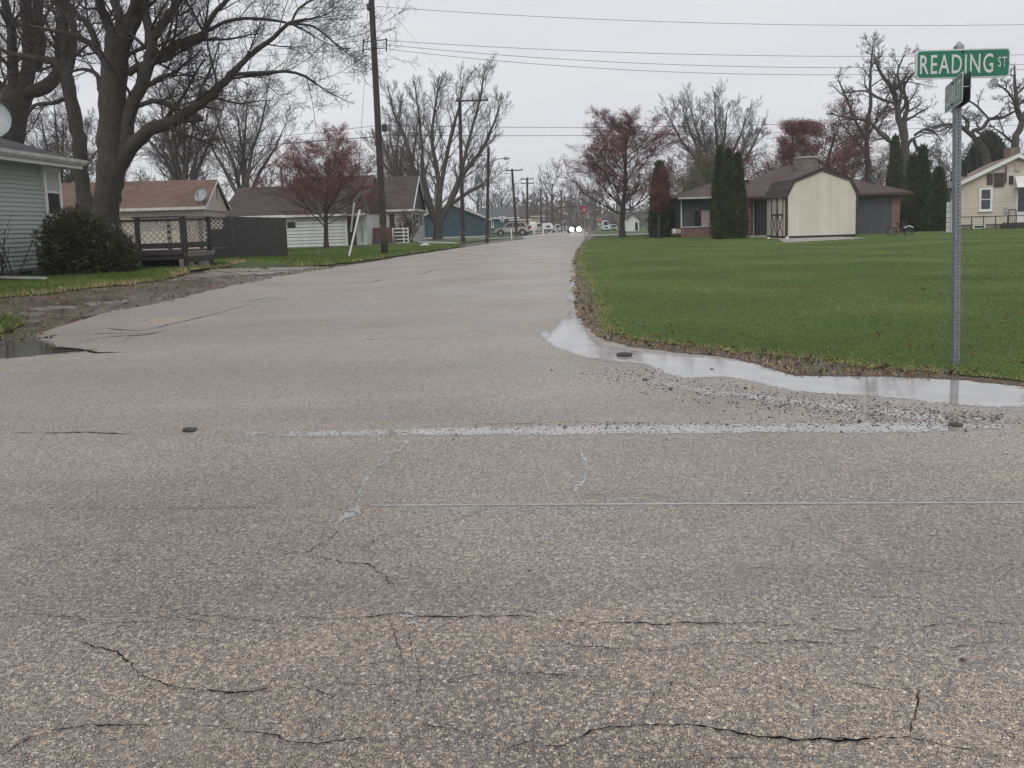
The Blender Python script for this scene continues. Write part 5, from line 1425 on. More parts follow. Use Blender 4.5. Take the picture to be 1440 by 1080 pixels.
# odds and ends by the shed: stone and small pots
for i, (x, y, r_, lb) in enumerate(((1107, 337.5, .13, 'pale round stone at the front left corner of the shed'), (1081, 336.5, .09, 'small pale stone by the porch left of the shed'))):
    p = G(x, y); mb = MB(); mb.cyl(p, p + Vector((0, 0, r_)), r_, r_ * .7, 9); mb.cyl(p + Vector((0, 0, r_)), p + Vector((0, 0, r_ * 1.4)), r_ * .7, r_ * .3, 9)
    tag(mb.build('stone', 'white_dirty', None, True), lb, 'stone')

# bicycle-like clutter by the brick corner
def wheel(parent, c, r, axis, mat='rubber', tw=.03):
    mb = MB(); n = 16; a = Vector(axis).normalized(); u = a.cross(Vector((0, 0, 1))).normalized(); v_ = a.cross(u)
    pts = [Vector(c) + (u * math.cos(2 * math.pi * k / n) + v_ * math.sin(2 * math.pi * k / n)) * r for k in range(n + 1)]
    mb.path(pts, tw, 5); o_ = mb.build('wheel', mat, parent)
    m2 = MB()
    for k in range(0, n, 2): m2.cyl(Vector(c), pts[k], .006, .006, 3)
    m2.build('spokes', 'metal', o_); return o_
bk = G(1266, 331.5); tB = thing('bicycle', 'dark bicycle with one white mudguard parked low at the brick corner beside evergreens', 'bicycle', bk)
c0, c1 = bk + Vector((-.5, 0, .3)), bk + Vector((.55, .1, .3))
for c in (c0, c1): wheel(tB, c, .28, (.1, 1, .25))
mb = MB(); s_ = bk + Vector((-.1, 0, .75)); hd = bk + Vector((.38, .05, .8)); bb = bk + Vector((-.02, 0, .3))
mb.path([c0, s_, hd, bb, c0], .035, 6); mb.cyl(bb, s_, .035, .035, 6); mb.cyl(hd + Vector((0, 0, .12)), c1, .035, .03, 6); mb.build('frame', 'dark_metal', tB)
mb = MB(); mb.path([c1 + Vector((-.25, 0, .22)), c1 + Vector((0, 0, .34)), c1 + Vector((.25, 0, .22))], .05, 6); mb.build('mudguard', 'white_paint', tB); tB.scale = (.85, .85, .75)
mb = MB(); mb.path([hd + Vector((-.1, -.28, .15)), hd + Vector((0, 0, .12)), hd + Vector((-.1, .28, .15))], .03, 6); mb.build('handlebar', 'dark_metal', tB)
mb = MB(); mb.beam(s_ + Vector((-.16, 0, .08)), s_ + Vector((.14, 0, .08)), .16, .07); mb.build('saddle', 'black', tB, bevel=.02)

# ================================================================== cream house at the right edge
C0 = H(1351, 258, 50.0)
WI = Wall((C0.x, C0.y), (.93, -.37), (-.37, -.93))
hI = thing('house', 'cream sided house with white trimmed gable at the right edge', 'house', (C0.x + 3, C0.y + 3, 0))
ap = WI.px(1431, 219.5); zE = C0.z; hw = ap[0]; dep = 8.6
zf_ = WI.px(1370, 315.5)[1]
A_, B_ = 0.0, 2 * hw
mb = MB(); WI.prism(mb, [(A_, zf_), (A_, zE), (hw, ap[1]), (B_, zE), (B_, zf_)], 0, -dep); mb.build('wall', 'lap_shade_tan', hI)
mb = MB(); WI.box(mb, A_ + .02, B_ - .02, -.1, zf_, -dep + .02, -.04); mb.build('foundation', 'block', hI)
slI = (ap[1] - zE) / hw
def topI(z): return (A_, B_) if z < zE else (None if z > ap[1] - .1 else (A_ + (z - zE) / slI, B_ - (z - zE) / slI))
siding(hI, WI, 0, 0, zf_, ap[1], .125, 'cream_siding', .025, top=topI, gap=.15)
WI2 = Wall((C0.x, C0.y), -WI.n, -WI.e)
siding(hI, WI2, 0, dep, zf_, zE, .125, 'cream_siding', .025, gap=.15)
oh = .35
for sg in (-1, 1):
    e_ = (hw + sg * (hw + oh), zE - oh * slI); mb = MB()
    WI.prism(mb, [e_, (hw, ap[1]), (hw, ap[1] + .12), (e_[0], e_[1] + .12)], .3, -dep - .3); mb.build('roof', 'roof_tan', hI)
    mb = MB(); WI.prism(mb, [(e_[0], e_[1] - .1), (hw, ap[1] - .1), (hw, ap[1] + .135), (e_[0], e_[1] + .135)], .302, .35); mb.build('fascia', 'white_paint', hI)
mb = MB(); WI2.box(mb, -.3, dep + .3, zE - oh * slI - .06, zE - oh * slI + .08, oh + .0, oh + .1); mb.build('gutter', 'white_dirty', hI)
q = WI.px(1377, 264.5); q2 = WI.px(1395, 296.5); window(hI, WI, q[0], q2[0], q2[1], q[1], 'white_paint', 'glass_blue', .12, True, .04, True)
for (xa, ya, xb, yb, nm, mt) in ((1388, 244.5, 1395.5, 259.5, 'shutter_board', 'trim_brown'), (1397.5, 243.5, 1412, 262.5, 'window_cover', 'trim_brown'), (1419, 247.5, 1424.5, 259, 'lamp_housing', 'black'), (1426.5, 230, 1434, 241, 'gable_vent', 'beige'),
                                  (1413.8, 234, 1415, 257, 'conduit', 'trim_brown'), (1412, 292, 1417, 300, 'meter_box', 'dish')):
    q = WI.px(xa, ya); q2 = WI.px(xb, yb); mb = MB(); WI.box(mb, q[0], q2[0], q2[1], q[1], .02, .1); mb.build(nm, mt, hI, bevel=.015)
q = WI.px(1368, 316); q2 = WI.px(1385.5, 322); window(hI, WI, q[0], q2[0], q2[1], q[1], 'white_paint', 'glass', .08, False, .0, False, name='basement_window')
q = WI.px(1432, 262); q2 = WI.px(1452, 297); mb = MB(); WI.box(mb, q[0] - .08, q2[0], zf_, q[1] + .1, .0, .04); dr = mb.build('door', 'white_paint', hI)
mb = MB(); WI.box(mb, q[0], q2[0] - .1, q2[1], q[1], .04, .06); mb.build('pane', 'glass_blue', dr)
q = WI.px(1427, 256); q2 = WI.px(1450, 262); mb = MB(); p0 = WI.pt(q[0], q[1], .9); mb.prism([WI.pt(q[0], q2[1] - .05, .9), WI.pt(q[0], q[1] + .35, 0.02), WI.pt(q[0], q2[1] - .05, 0.02)], WI.e * 1.9); mb.build('door_canopy', 'white_paint', hI)
for (xa, zz) in ((1322 + 12, 0), (1341, 0)):
    q = WI2.px(xa, 268); q2 = WI2.px(xa + 3, 284); window(hI, WI2, q[0], q2[0], q2[1], q[1], 'white_paint', 'glass', .06, False, .03, False)
mb = MB(); q = H(1357, 240, 54); mb.box(q.x - .1, q.x + .1, 53.9, 54.1, q.z - .4, q.z + .1); mb.build('roof_vent', 'black', hI)
mb = MB(); q = H(1424, 213, 55); mb.box(q.x - .35, q.x + .35, 54.7, 55.4, q.z - 1.5, q.z + .25); mb.build('chimney', 'brick_brown', hI)
# porch mound and railing in front
tQ = thing('railing', 'thin black metal railing in front of the cream house', 'railing', WI.pt(.5, gz(25, 45), 2.2))
WQ = Wall(WI.pt(0, 0, 1.6), WI.e, WI.n)
q0 = WQ.px(1350, 305.5); q1 = WQ.px(1417, 308)
nP = 4
for k in range(nP + 1):
    s_ = q0[0] + (q1[0] - q0[0]) * k / nP; mb = MB(); mb.cyl(WQ.pt(s_, 0), WQ.pt(s_, q0[1]), .03, .03, 6); mb.build('post', 'dark_metal', tQ)
mb = MB(); mb.cyl(WQ.pt(q0[0] - .3, q0[1]), WQ.pt(q1[0] + 1.5, q0[1]), .03, .03, 6); mb.build('rail', 'dark_metal', tQ)
q0 = WQ.px(1419, 295); q1 = WQ.px(1429, 312)
tQ2 = thing('handrail', 'dark step handrail beside the white door at the right edge', 'railing', WQ.pt(q0[0], 0))
mb = MB(); mb.path([WQ.pt(q0[0], .2), WQ.pt(q0[0], q0[1]), WQ.pt(q0[0] + .35, q0[1]), WQ.pt(q1[0], q1[1] + .3), WQ.pt(q1[0], .2)], .03, 6)
mb.build('rail', 'dark_metal', tQ2)
mb = MB()
for k in range(1, 4): mb.cyl(WQ.pt(q0[0] + .1 * k, .3), WQ.pt(q0[0] + .1 * k, q0[1]), .012, .012, 5)
mb.build('baluster', 'dark_metal', tQ2)
mb = MB(); WQ.box(mb, WQ.px(1412, 312)[0], WQ.px(1412, 312)[0] + 3.5, -.1, .35, -1.2, .5); tag(mb.build('porch', 'stone_dark', bevel=.1), 'dark low porch mound below the white door at the right edge', 'porch')
# white vinyl fence piece
vf = G(1333, 327.5); WY = Wall((vf.x, vf.y), (.25, 1), (-1, 0)); Yv = vf.y
tV = thing('fence', 'short white vinyl fence panel between evergreens and the sign post', 'fence', vf)
WY = Wall((vf.x, vf.y), (1, 0.0), (0, -1)); q0 = WY.px(1333, 284); e0 = WY.px(1331.5, 300)[0]; e1_ = WY.px(1340.5, 300)[0]
mb = MB(); WY.box(mb, e1_ - .14, e1_, 0, q0[1] + .06, 0, .12); mb.build('post', 'white_paint', tV)
for k in range(6):
    zz = q0[1] * k / 6; mb = MB(); WY.box(mb, e0, e1_ - .14, zz + .01, zz + q0[1] / 6 - .015, -.06, -.03); mb.build('fence_plank', 'white_dirty', tV)

# ================================================================== utility poles and wires
def utility_pole(label, base, top, r0, r1, arms=(), name='utility_pole', group=None):
    t = thing(name, label, 'utility pole', base, group)
    mb = MB(); n = 8; b = Vector(base) - Vector((0, 0, .3)); tp = Vector(top)
    for i in range(n):
        a, c = b.lerp(tp, i / n), b.lerp(tp, (i + 1) / n); mb.cyl(a, c, r0 + (r1 - r0) * i / n, r0 + (r1 - r0) * (i + 1) / n, 12, i in (0, n - 1))
    mb.build('shaft', 'pole_wood', t, True)
    for (z, xa, xb, ins) in arms:
        f = (z - b.z) / (tp.z - b.z); c = b.lerp(tp, f)
        mb = MB(); mb.obox((c.x + xa, c.y - r1 - .12, z), (xb - xa, 0, 0), (0, .1, 0), (0, 0, .11)); ar = mb.build('crossarm', 'pole_wood', t)
        for x_ in ins:
            m2 = MB(); m2.cyl((c.x + x_, c.y - r1 - .07, z + .11), (c.x + x_, c.y - r1 - .07, z + .26), .045, .03, 7); m2.build('insulator', 'dark_metal', ar)
    return t
P1b = G(541, 357.5); P1t = H(519.5, -55, P1b.y)
t1 = utility_pole('tall dark leaning utility pole nearest the camera, running out of the top of the picture', P1b, P1t, .165, .125)
for (xa, ya, xb, yb) in ((511, 59, 543, 55.5), (511, 69.5, 543, 67.5)):
    mb = MB(); mb.cyl(H(xa, ya, P1b.y - .15), H(xb, yb, P1b.y - .15), .022, .022, 6); mb.build('bracket', 'dark_metal', t1)
for x_, ya, yb in ((510.8, 55, 74), (543.5, 53.5, 73)):
    mb = MB(); mb.cyl(H(x_, ya, P1b.y - .15), H(x_, yb, P1b.y - .15), .028, .028, 7); mb.build('insulator_rack', 'dark_metal', t1)
for x_, y_, r_ in ((519, 10, .14), (526, 62, .17), (540.5, 180, .16)):
    mb = MB(); p = H(x_, y_, P1b.y - .1); mb.cyl(p - Vector((0, 0, r_)), p + Vector((0, 0, r_)), r_ * .8, r_ * .8, 9); mb.build('clamp', 'dark_metal', t1, bevel=.02)

P2b = G(651, 340.5); P2t = H(646.5, 139.5, P2b.y); z2 = P2t.z
t2 = utility_pole('straight dark utility pole with one long crossarm reaching right', P2b, P2t + Vector((0, 0, .1)), .15, .12, ((z2 - .2, -.3, 2.0, (-.2, .9, 1.9)),))
mb = MB(); mb.cyl(H(650, 163, P2b.y - .1), H(672, 141, P2b.y - .2), .03, .03, 6); mb.build('brace', 'dark_metal', t2)
P3b = G(684.5, 340); P3t = H(687, 207, P3b.y)
t3 = utility_pole('slim utility pole carrying a curved street lamp arm', P3b, P3t, .12, .09)
mb = MB(); mb.path([H(687, 232, P3b.y), H(692, 227, P3b.y), H(700, 223.5, P3b.y - .3), H(712, 222.5, P3b.y - .6)], .035, 6); la = mb.build('lamp_arm', 'metal', t3)
mb = MB(); a_, b_ = H(709, 222.5, P3b.y - .6), H(716, 222.5, P3b.y - .7); mb.cyl(a_, b_, .12, .06, 8); mb.build('lamp_head', 'metal', la, True)
def farpole(label, xb, yb, xt, yt, Y, arms, r=.15):
    b = H(xb, yb, Y); b.z = gz(b.x, Y); tp = H(xt, yt, Y)
    return utility_pole(label, b, tp, r, r * .8, [(H(xt, ya, Y).z, (xa - xt) / F_PX * Y, (xc - xt) / F_PX * Y, ((xa + 1 - xt) / F_PX * Y, (xc - 1 - xt) / F_PX * Y)) for ya, xa, xc in arms])
farpole('leaning utility pole with short crossarm beside the silver car', 727, 332.5, 720, 237.5, 84, ((240.5, 711, 734.5),), .14)
farpole('utility pole with two stacked crossarms right of the silver car', 741.5, 329, 741.5, 249.5, 100, ((252.5, 732.5, 750), (258.5, 732.5, 751)))
farpole('distant utility pole with crossarm behind the left part of the camper', 761, 326, 760.5, 264, 140, ((267.5, 755, 768),), .17)
farpole('distant slim pole rising behind the camper roof', 769, 312, 768.5, 270, 175, (), .16)
farpole('distant utility pole with small crossarm at the right end of the camper', 777.5, 326, 776.5, 273, 150, ((275.5, 772.5, 784),), .17)
farpole('rightmost distant utility pole left of the headlights', 789.5, 327, 789, 267, 165, (), .16)

def wire(label, pts, r=.011, mat='wire'):
    """pts: photo x, y, distance; a smooth hanging line through three points"""
    P = [H(*p) for p in pts]; out_ = []
    n = 40
    for i in range(n + 1):
        t = i / n
        if len(P) == 2: q = P[0].lerp(P[1], t) - Vector((0, 0, 4 * .12 * t * (1 - t)))
        else:
            tm = (pts[1][0] - pts[0][0]) / (pts[2][0] - pts[0][0])
            l0 = (t - tm) * (t - 1) / (tm); l1 = t * (t - 1) / (tm * (tm - 1)); l2 = t * (t - tm) / (1 - tm)
            q = P[0] * l0 + P[1] * l1 + P[2] * l2
        out_.append(tuple(q))
    tb = Tubes(); tb.add(out_, [r] * len(out_), 6)
    tag(link('power_line', tb.mesh('power_line'), mat), label, 'wire')
Y1 = P1b.y
wire('topmost thin wire running right from the near pole along the top of the sky', [(529, 9, Y1), (985, 32, 38), (1520, 33, 40)], .011, 'wire_pale')
wire('highest of the three close wires running right from the near pole bracket', [(544, 57, Y1), (1000, 77, 38), (1520, 75, 40)], .010)
wire('middle one of the three close wires running right from the near pole bracket', [(544, 63, Y1), (1000, 92.5, 38), (1520, 87, 40)], .010)
wire('lowest of the three close wires running right from the near pole bracket', [(544, 69, Y1), (1000, 103, 38), (1520, 93, 40)], .010)
wire('upper of the two dark wires crossing behind the right maple', [(541, 176, Y1), (1000, 177, 52), (1520, 160, 62)], .013)
wire('lower of the two dark wires crossing behind the right maple', [(541, 190, Y1), (1000, 188, 52), (1520, 173, 62)], .014)
wire('thin wire from the near pole top leftwards through the big tree', [(519, 11, Y1), (440, 18, 40), (60, 50, 46)], .009, 'wire_pale')
wire('upper thin wire leaving the left insulator rack through the tree twigs', [(511, 57, Y1), (440, 64, 40), (60, 98, 46)], .009, 'wire_pale')
wire('lower thin wire leaving the left insulator rack through the tree twigs', [(511, 71, Y1), (440, 74, 40), (60, 112, 46)], .009, 'wire_pale')
wire('thick dark cable sagging left from the near pole above the roofs', [(534, 192, Y1), (350, 206, 46), (140, 224, 60)], .020)
wire('thin upper cable left of the near pole above the red tree', [(534, 176, Y1), (350, 196, 46), (140, 214, 60)], .011)
wire('faint stay wire slanting from the near pole top down to the right', [(532, -10, Y1), (635, 118, 55)], .006, 'wire_pale')
wire('guy wire from the near pole down to the upper white guard', [(518, 46, Y1 - .3), (507, 200, Y1 - 1.2), (500, 330, Y1 - 2.2)], .008)
wire('short sagging wire between the street lamp pole and the leaning pole', [(687, 255, P3b.y), (712, 272, 70), (722, 262, 84)], .012, 'wire_pale')
wire('lower sagging wire between the street lamp pole and the leaning pole', [(687, 268, P3b.y), (710, 284, 70), (724, 272, 84)], .012, 'wire_pale')
# guy wire guards
mb = MB(); mb.cyl(G(490, 362) - Vector((0, 0, .05)), H(506, 295, Y1 - 2.4), .042, .042, 8)
tg = tag(mb.build('guy_guard', 'white_paint'), 'long white guy wire guard leaning on the grass left of the near pole', 'pole guard')
mb = MB(); mb.cyl(H(493.5, 326, Y1 - 1.8), H(498, 285, Y1 - 2), .04, .04, 8); tag(mb.build('guy_guard', 'white_dirty'), 'short upper white guy wire guard hanging beside the long one', 'pole guard')
mb = MB(); mb.path([H(505, 272, Y1 - 1.8), H(498, 295, Y1 - 1.8)], .05, 7); mb.path([H(507, 268, Y1 - 1.8), H(516, 292, Y1 - 1.6), H(519, 302, Y1 - 1.6)], .035, 7); mb.path([H(496, 284, Y1 - 1.8), H(509, 272, Y1 - 1.8)], .05, 7)
tag(mb.build('broken_branch', 'old_wood'), 'broken pale branch hanging on the guy wires', 'branch')

# ================================================================== road signs far away
def sign_post(base, top, r, t, mat='metal'):
    mb = MB(); mb.beam(Vector(base) - Vector((0, 0, .2)), top, r * 2, r * 1.2, up=(0, 1, 0)); return mb.build('post', mat, t)
def tri(cx, z, y, s_, th):  # point-down triangle with rounded corners
    P = []
    Rr = s_ * .577; rc = s_ * .06
    for k, a in enumerate((-90, 30, 150)):
        ax, az = (Rr - 2 * rc) * math.cos(R(a)), (Rr - 2 * rc) * math.sin(R(a))
        for da in (-60, -20, 20, 60): P.append((cx + ax + rc * math.cos(R(a + da)), y, z + az + rc * math.sin(R(a + da))))
    return P
yb_ = G(823, 335.5); ty = thing('yield_sign', 'red and white triangular yield sign on a thin post at the road corner', 'road sign', yb_)
zc = H(821.5, 295, yb_.y).z; xc = H(821.5, 295, yb_.y).x
sign_post(yb_, (xc, yb_.y, zc + .2), .03, ty)
for k, (s_, m_) in enumerate(((.78, 'sign_pink'), (.72, 'sign_red'), (.33, 'sign_pink'))):
    mb = MB(); mb.prism(tri(xc, zc + .01, yb_.y - .03 - .004 * k, s_, .01), (0, .004, 0)); mb.build('sign_panel' if k == 0 else 'sign_face', m_, ty)
def text_part(body, size, sx, mat, parent, origin, ex, ez, ext=.003, off=0.0, align='LEFT', name='lettering', space=1.0):
    cu = bpy.data.curves.new(name, 'FONT'); cu.body = body; cu.size = size; cu.extrude = ext; cu.offset = off
    cu.align_x = align; cu.space_character = space; cu.resolution_u = 3
    tmp = bpy.data.objects.new(name, cu); COL.objects.link(tmp)
    bpy.context.view_layer.update()
    me = bpy.data.meshes.new_from_object(tmp.evaluated_get(bpy.context.evaluated_depsgraph_get()))
    COL.objects.unlink(tmp); bpy.data.objects.remove(tmp)
    ex = Vector(ex).normalized(); ez = Vector(ez).normalized(); en = ex.cross(ez)
    off_ = wpos(parent) if parent else Vector((0, 0, 0))
    for v in me.vertices:
        c = v.co.copy(); v.co = Vector(origin) + ex * (c.x * sx) + ez * c.y + en * c.z - off_
    me.name = name; me.materials.clear()
    return link(name, me, mat, parent)
text_part('YIELD', .075, .8, 'sign_red', ty, (xc, yb_.y - .045, zc + .04), (1, 0, 0), (0, 0, 1), .001, .002, 'CENTER')
# back of a yield sign on the left
bb_ = G(706, 335); tb_ = thing('yield_sign', 'bare grey back of a triangular yield sign before the teal house', 'road sign', bb_)
zc = H(706.3, 307.5, bb_.y).z; xc = H(706.3, 307.5, bb_.y).x
mb = MB(); mb.prism(tri(xc, zc, bb_.y + .02, .74, .01), (0, .005, 0)); mb.build('sign_panel', 'metal', tb_)
MAT['pale_metal'] = pbr('pale_metal', (.55, .56, .56), .5, .15, 5); tb_.children[0].data.materials[0] = MAT['pale_metal']
sign_post(bb_, (xc, bb_.y, zc + .15), .03, tb_, 'dark_metal')
mk = G(719.5, 337); mb = MB(); mb.beam(mk, mk + Vector((0, 0, .8)), .09, .03, up=(0, 1, 0)); tag(mb.build('marker_post', 'white_paint'), 'short white marker post on the verge in front of the silver car', 'post')
mk = G(805, 338); mb = MB(); mb.beam(mk, mk + Vector((0, 0, .35)), .03, .03, up=(0, 1, 0)); 
# stop sign far
YS = 105; st = H(843, 326, YS); st.z = gz(st.x, YS); ts_ = thing('stop_sign', 'small red stop sign far behind the yield sign', 'road sign', st)
c_ = H(842, 308.5, YS); sign_post(st, (c_.x, YS, c_.z + .3), .04, ts_)
for rr_, mm, yo in ((.36, 'sign_white', .0), (.335, 'sign_red', -.006)):
    mb = MB(); mb.prism([(c_.x + rr_ * math.cos(R(22.5 + 45 * k)) , YS - .05 + yo, c_.z + rr_ * math.sin(R(22.5 + 45 * k))) for k in range(8)], (0, .005, 0)); mb.build('sign_panel', mm, ts_)
text_part('STOP', .26, .8, 'sign_white', ts_, (c_.x, YS - .065, c_.z - .09), (1, 0, 0), (0, 0, 1), .001, .006, 'CENTER')
mb = MB(); mb.box(c_.x - .14, c_.x + .14, YS - .06, YS - .05, c_.z - .75, c_.z - .5); mb.build('sign_plate', 'sign_white', ts_)

# ================================================================== near street name sign
sb = G(1343.5, 515.5); tst = thing('street_sign', 'green READING ST and CLARK ST street signs on a perforated steel post', 'street sign', sb)
YS_ = sb.y; tp = H(1346.5, 72, YS_); zt_ = tp.z; lean = Vector((tp.x - sb.x, 0, zt_ - sb.z)); ln_ = lean.length; lu = lean.normalized()
pw = .047
lx = Vector((0, 0, 0)) + lu.cross(Vector((0, 1, 0))) * -1
lx = Vector((lu.z, 0, -lu.x))
# post: front plate with real round holes, side plates, dark inside
pitch = .0300; nh = int((ln_ - .05) / pitch)
V_, F_ = [], []; hr_ = .0062
for i in range(nh):
    zc_ = .02 + i * pitch; base_ = len(V_)
    o_ = sb + lu * zc_
    sq = [(-pw / 2, -pitch / 2), (0, -pitch / 2), (pw / 2, -pitch / 2), (pw / 2, 0), (pw / 2, pitch / 2), (0, pitch / 2), (-pw / 2, pitch / 2), (-pw / 2, 0)]
    for (u, v) in sq: V_.append(o_ + lx * u + lu * v + Vector((0, -pw / 2, 0)))
    for k in range(8):
        a = R(225 + 45 * k); V_.append(o_ + lx * hr_ * math.cos(a) + lu * hr_ * math.sin(a) + Vector((0, -pw / 2, 0)))
    for k in range(8): V_.append(V_[base_ + 8 + k] + Vector((0, .006, 0)))
    for k in range(8):
        k2 = (k + 1) % 8; F_.append((base_ + k, base_ + k2, base_ + 8 + k2, base_ + 8 + k)); F_.append((base_ + 8 + k, base_ + 8 + k2, base_ + 16 + k2, base_ + 16 + k))
mb = MB(); mb.v = [tuple(v) for v in V_]; mb.f = F_
top_ = sb + lu * (nh * pitch + .005); bot_ = sb + lu * .005
for sg in (-1, 1):
    e_ = lx * (sg * pw / 2)
    mb.add([bot_ + e_ + Vector((0, -pw / 2, 0)), bot_ + e_ + Vector((0, pw / 2, 0)), top_ + e_ + Vector((0, pw / 2, 0)), top_ + e_ + Vector((0, -pw / 2, 0))], [(0, 1, 2, 3)] if sg > 0 else [(3, 2, 1, 0)])
mb.add([bot_ - lx * pw / 2 + Vector((0, pw / 2, 0)), bot_ + lx * pw / 2 + Vector((0, pw / 2, 0)), top_ + lx * pw / 2 + Vector((0, pw / 2, 0)), top_ - lx * pw / 2 + Vector((0, pw / 2, 0))], [(3, 2, 1, 0)])
po = mb.build('post', 'galv', tst)
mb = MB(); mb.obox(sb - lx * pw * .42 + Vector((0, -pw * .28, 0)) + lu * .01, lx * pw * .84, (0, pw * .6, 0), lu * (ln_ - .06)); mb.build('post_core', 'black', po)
mb = MB(); mb.obox(sb - lx * .03 + Vector((0, -.03, -.2)), lx * .06, (0, .06, 0), lu * .26); mb.build('post_sleeve', 'galv', tst)
def blade_sign(c, ex, wdt, hgt, thick=.012):
    ex = Vector(ex).normalized(); ez = Vector((0, 0, 1)); ey = Vector((-ex.y, ex.x, 0))  # away from viewer
    def rr(wd, hg, r_, o):
        P = []
        for (sx, sz, a0) in ((1, 1, 0), (-1, 1, 90), (-1, -1, 180), (1, -1, 270)):
            for k in range(5):
                a = R(a0 + 22.5 * k); P.append(c + ex * (sx * (wd / 2 - r_) + r_ * math.cos(a)) + ez * (sz * (hg / 2 - r_) + r_ * math.sin(a)) + ey * o)
        return P
    return ex, ez, ey, rr
cR = (H(1283, 73, YS_) + H(1416, 109, YS_)) * .5; cR.y = YS_
c1_ = H(1283, 91.5, YS_); c2_ = H(1415.5, 90.5, YS_); wR = (c2_ - c1_).length; hR_ = (H(1349, 70.8, YS_) - H(1349, 111.5, YS_)).length
exR = (c2_ - c1_)
cR = (H(1349.5, 91, YS_)); cR.y = YS_ - .036
ex, ez, ey, rr = blade_sign(cR, (1, 0.02, 0), wR, hR_)
tilt = (c2_.z - c1_.z) / wR; ez = Vector((0, 0, 1))
mb = MB(); mb.prism(rr(wR, hR_, .03, -.012), ey * .022); bl = mb.build('sign_blade', 'sign_white', tst)
mb = MB(); mb.prism(rr(wR - .022, hR_ - .022, .024, -.015), ey * .004); mb.build('sign_face', 'sign_green', bl)
mb = MB(); mb.prism(rr(wR - .022, hR_ - .022, .024, .009), ey * .004); mb.build('sign_face', 'sign_green', bl)
def fit_text(body, x0, x1, z0, z1, y, par, stroke, mat='sign_white'):
    # scale a word to fill a rectangle
    o_ = text_part(body, 1.0, 1.0, mat, par, (0, 0, 0), (1, 0, 0), (0, 1, 0), .0, stroke, 'LEFT', 'lettering', 1.16)
    co = np.array([v.co[:] for v in o_.data.vertices]); off_ = wpos(par); co = co + np.array(off_)
    mn, mx_ = co.min(0), co.max(0)
    return o_, co, mn, mx_
def put_text(body, par, cpt, ex, wd, hg, push, stroke, mat):
    o_, co, mn, mx_ = fit_text(body, 0, 0, 0, 0, 0, par, stroke, mat)
    ex = Vector(ex).normalized(); ez = Vector((0, 0, 1)); ey = Vector((-ex.y, ex.x, 0)); off_ = wpos(par)
    for v, c in zip(o_.data.vertices, co):
        u = (c[0] - mn[0]) / (mx_[0] - mn[0]) - .5; w_ = (c[1] - mn[1]) / (mx_[1] - mn[1]) - .5
        v.co = Vector(cpt) + ex * (u * wd) + ez * (w_ * hg) - ey * push - off_
    o_.data.update(); return o_
p0, p1_ = H(1288.5, 91.5, YS_), H(1391.5, 91.5, YS_); hh = (H(1340, 77.5, YS_) - H(1340, 104.5, YS_)).length
ctr = (p0 + p1_) * .5; ctr.z = cR.z - .002; ctr.y = YS_ - .036
put_text('READING', bl, ctr, (1, .02, 0), (p1_ - p0).length, hh, .0175, .006, 'sign_white')
p0, p1_ = H(1397.5, 90, YS_), H(1410, 90, YS_); ctr = (p0 + p1_) * .5; ctr.y = YS_ - .035; ctr.z = cR.z + .004
put_text('ST', bl, ctr, (1, .02, 0), (p1_ - p0).length, hh * .52, .0175, .001, 'sign_white')
for (x_, y_) in ((1349, 74.5), (1349, 107)):
    p = H(x_, y_, YS_); mb = MB(); mb.cyl(p + Vector((0, -.062, 0)), p + Vector((0, -.05, 0)), .008, .008, 8); mb.build('bolt', 'dark_metal', bl)
for x_ in (1286, 1413.5):
    p = H(x_, 91, YS_); mb = MB(); mb.cyl(p + Vector((0, -.058, 0)), p + Vector((0, -.05, 0)), .006, .006, 6); mb.build('rivet', 'metal', bl)
# cap
cp = H(1348.3, 69, YS_); mb = MB(); mb.box(cp.x - .026, cp.x + .026, YS_ - .03, YS_ + .03, cp.z - .02, cp.z + .018)
mb.add([(cp.x - .031, YS_ - .03, cp.z + .018), (cp.x + .031, YS_ - .03, cp.z + .018), (cp.x + .031, YS_ + .03, cp.z + .018), (cp.x - .031, YS_ + .03, cp.z + .018), (cp.x - .004, YS_, cp.z + .058), (cp.x + .004, YS_, cp.z + .058)],
       [(0, 1, 5, 4), (1, 2, 5), (2, 3, 4, 5), (3, 0, 4), (3, 2, 1, 0)]); mb.build('cap', 'metal', tst)
# CLARK ST blades sandwich the post, seen almost edge on
eC = Vector((-.27, -.74, 0)).normalized(); hC_ = .222; wC = .78; cz = H(1345.5, 131.5, YS_).z; pc_ = sb + lu * (cz - sb.z)
nC = Vector((eC.y, -eC.x, 0))  # left side
if nC.x > 0: nC = -nC
for k, so_ in enumerate((.0255, -.0255)):
    c = Vector((pc_.x, YS_, cz)) + nC * so_
    ex, ez, ey, rr = blade_sign(c, eC, wC, hC_)
    mb = MB(); mb.prism(rr(wC, hC_, .025, -.002), ey * .004); b2 = mb.build('sign_blade', 'sign_white' if k == 0 else 'sign_dark', tst)
    sgn = -1 if ey.dot(nC) > 0 else 1
    if k == 0:
        o0 = -.0045 if ey.dot(nC) < 0 else .0025
        mb = MB(); mb.prism(rr(wC - .02, hC_ - .02, .02, o0), ey * .002); mb.build('sign_face', 'sign_faded', b2)
        put_text('CLARK ST', b2, c, eC, wC * .84, hC_ * .62, .0052, .008, 'sign_white')
for dz_ in (-.08, .08):
    c = Vector((pc_.x, YS_, cz + dz_)); mb = MB(); mb.cyl(c + nC * .045, c - nC * .045, .006, .006, 8); mb.build('bolt', 'dark_metal', tst)
for e_ in (-.37, .37):
    c = Vector((pc_.x, YS_, cz)) + eC * e_; mb = MB(); mb.cyl(c + nC * .036, c - nC * .036, .004, .004, 6); mb.build('spacer_rivet', 'metal', tst)

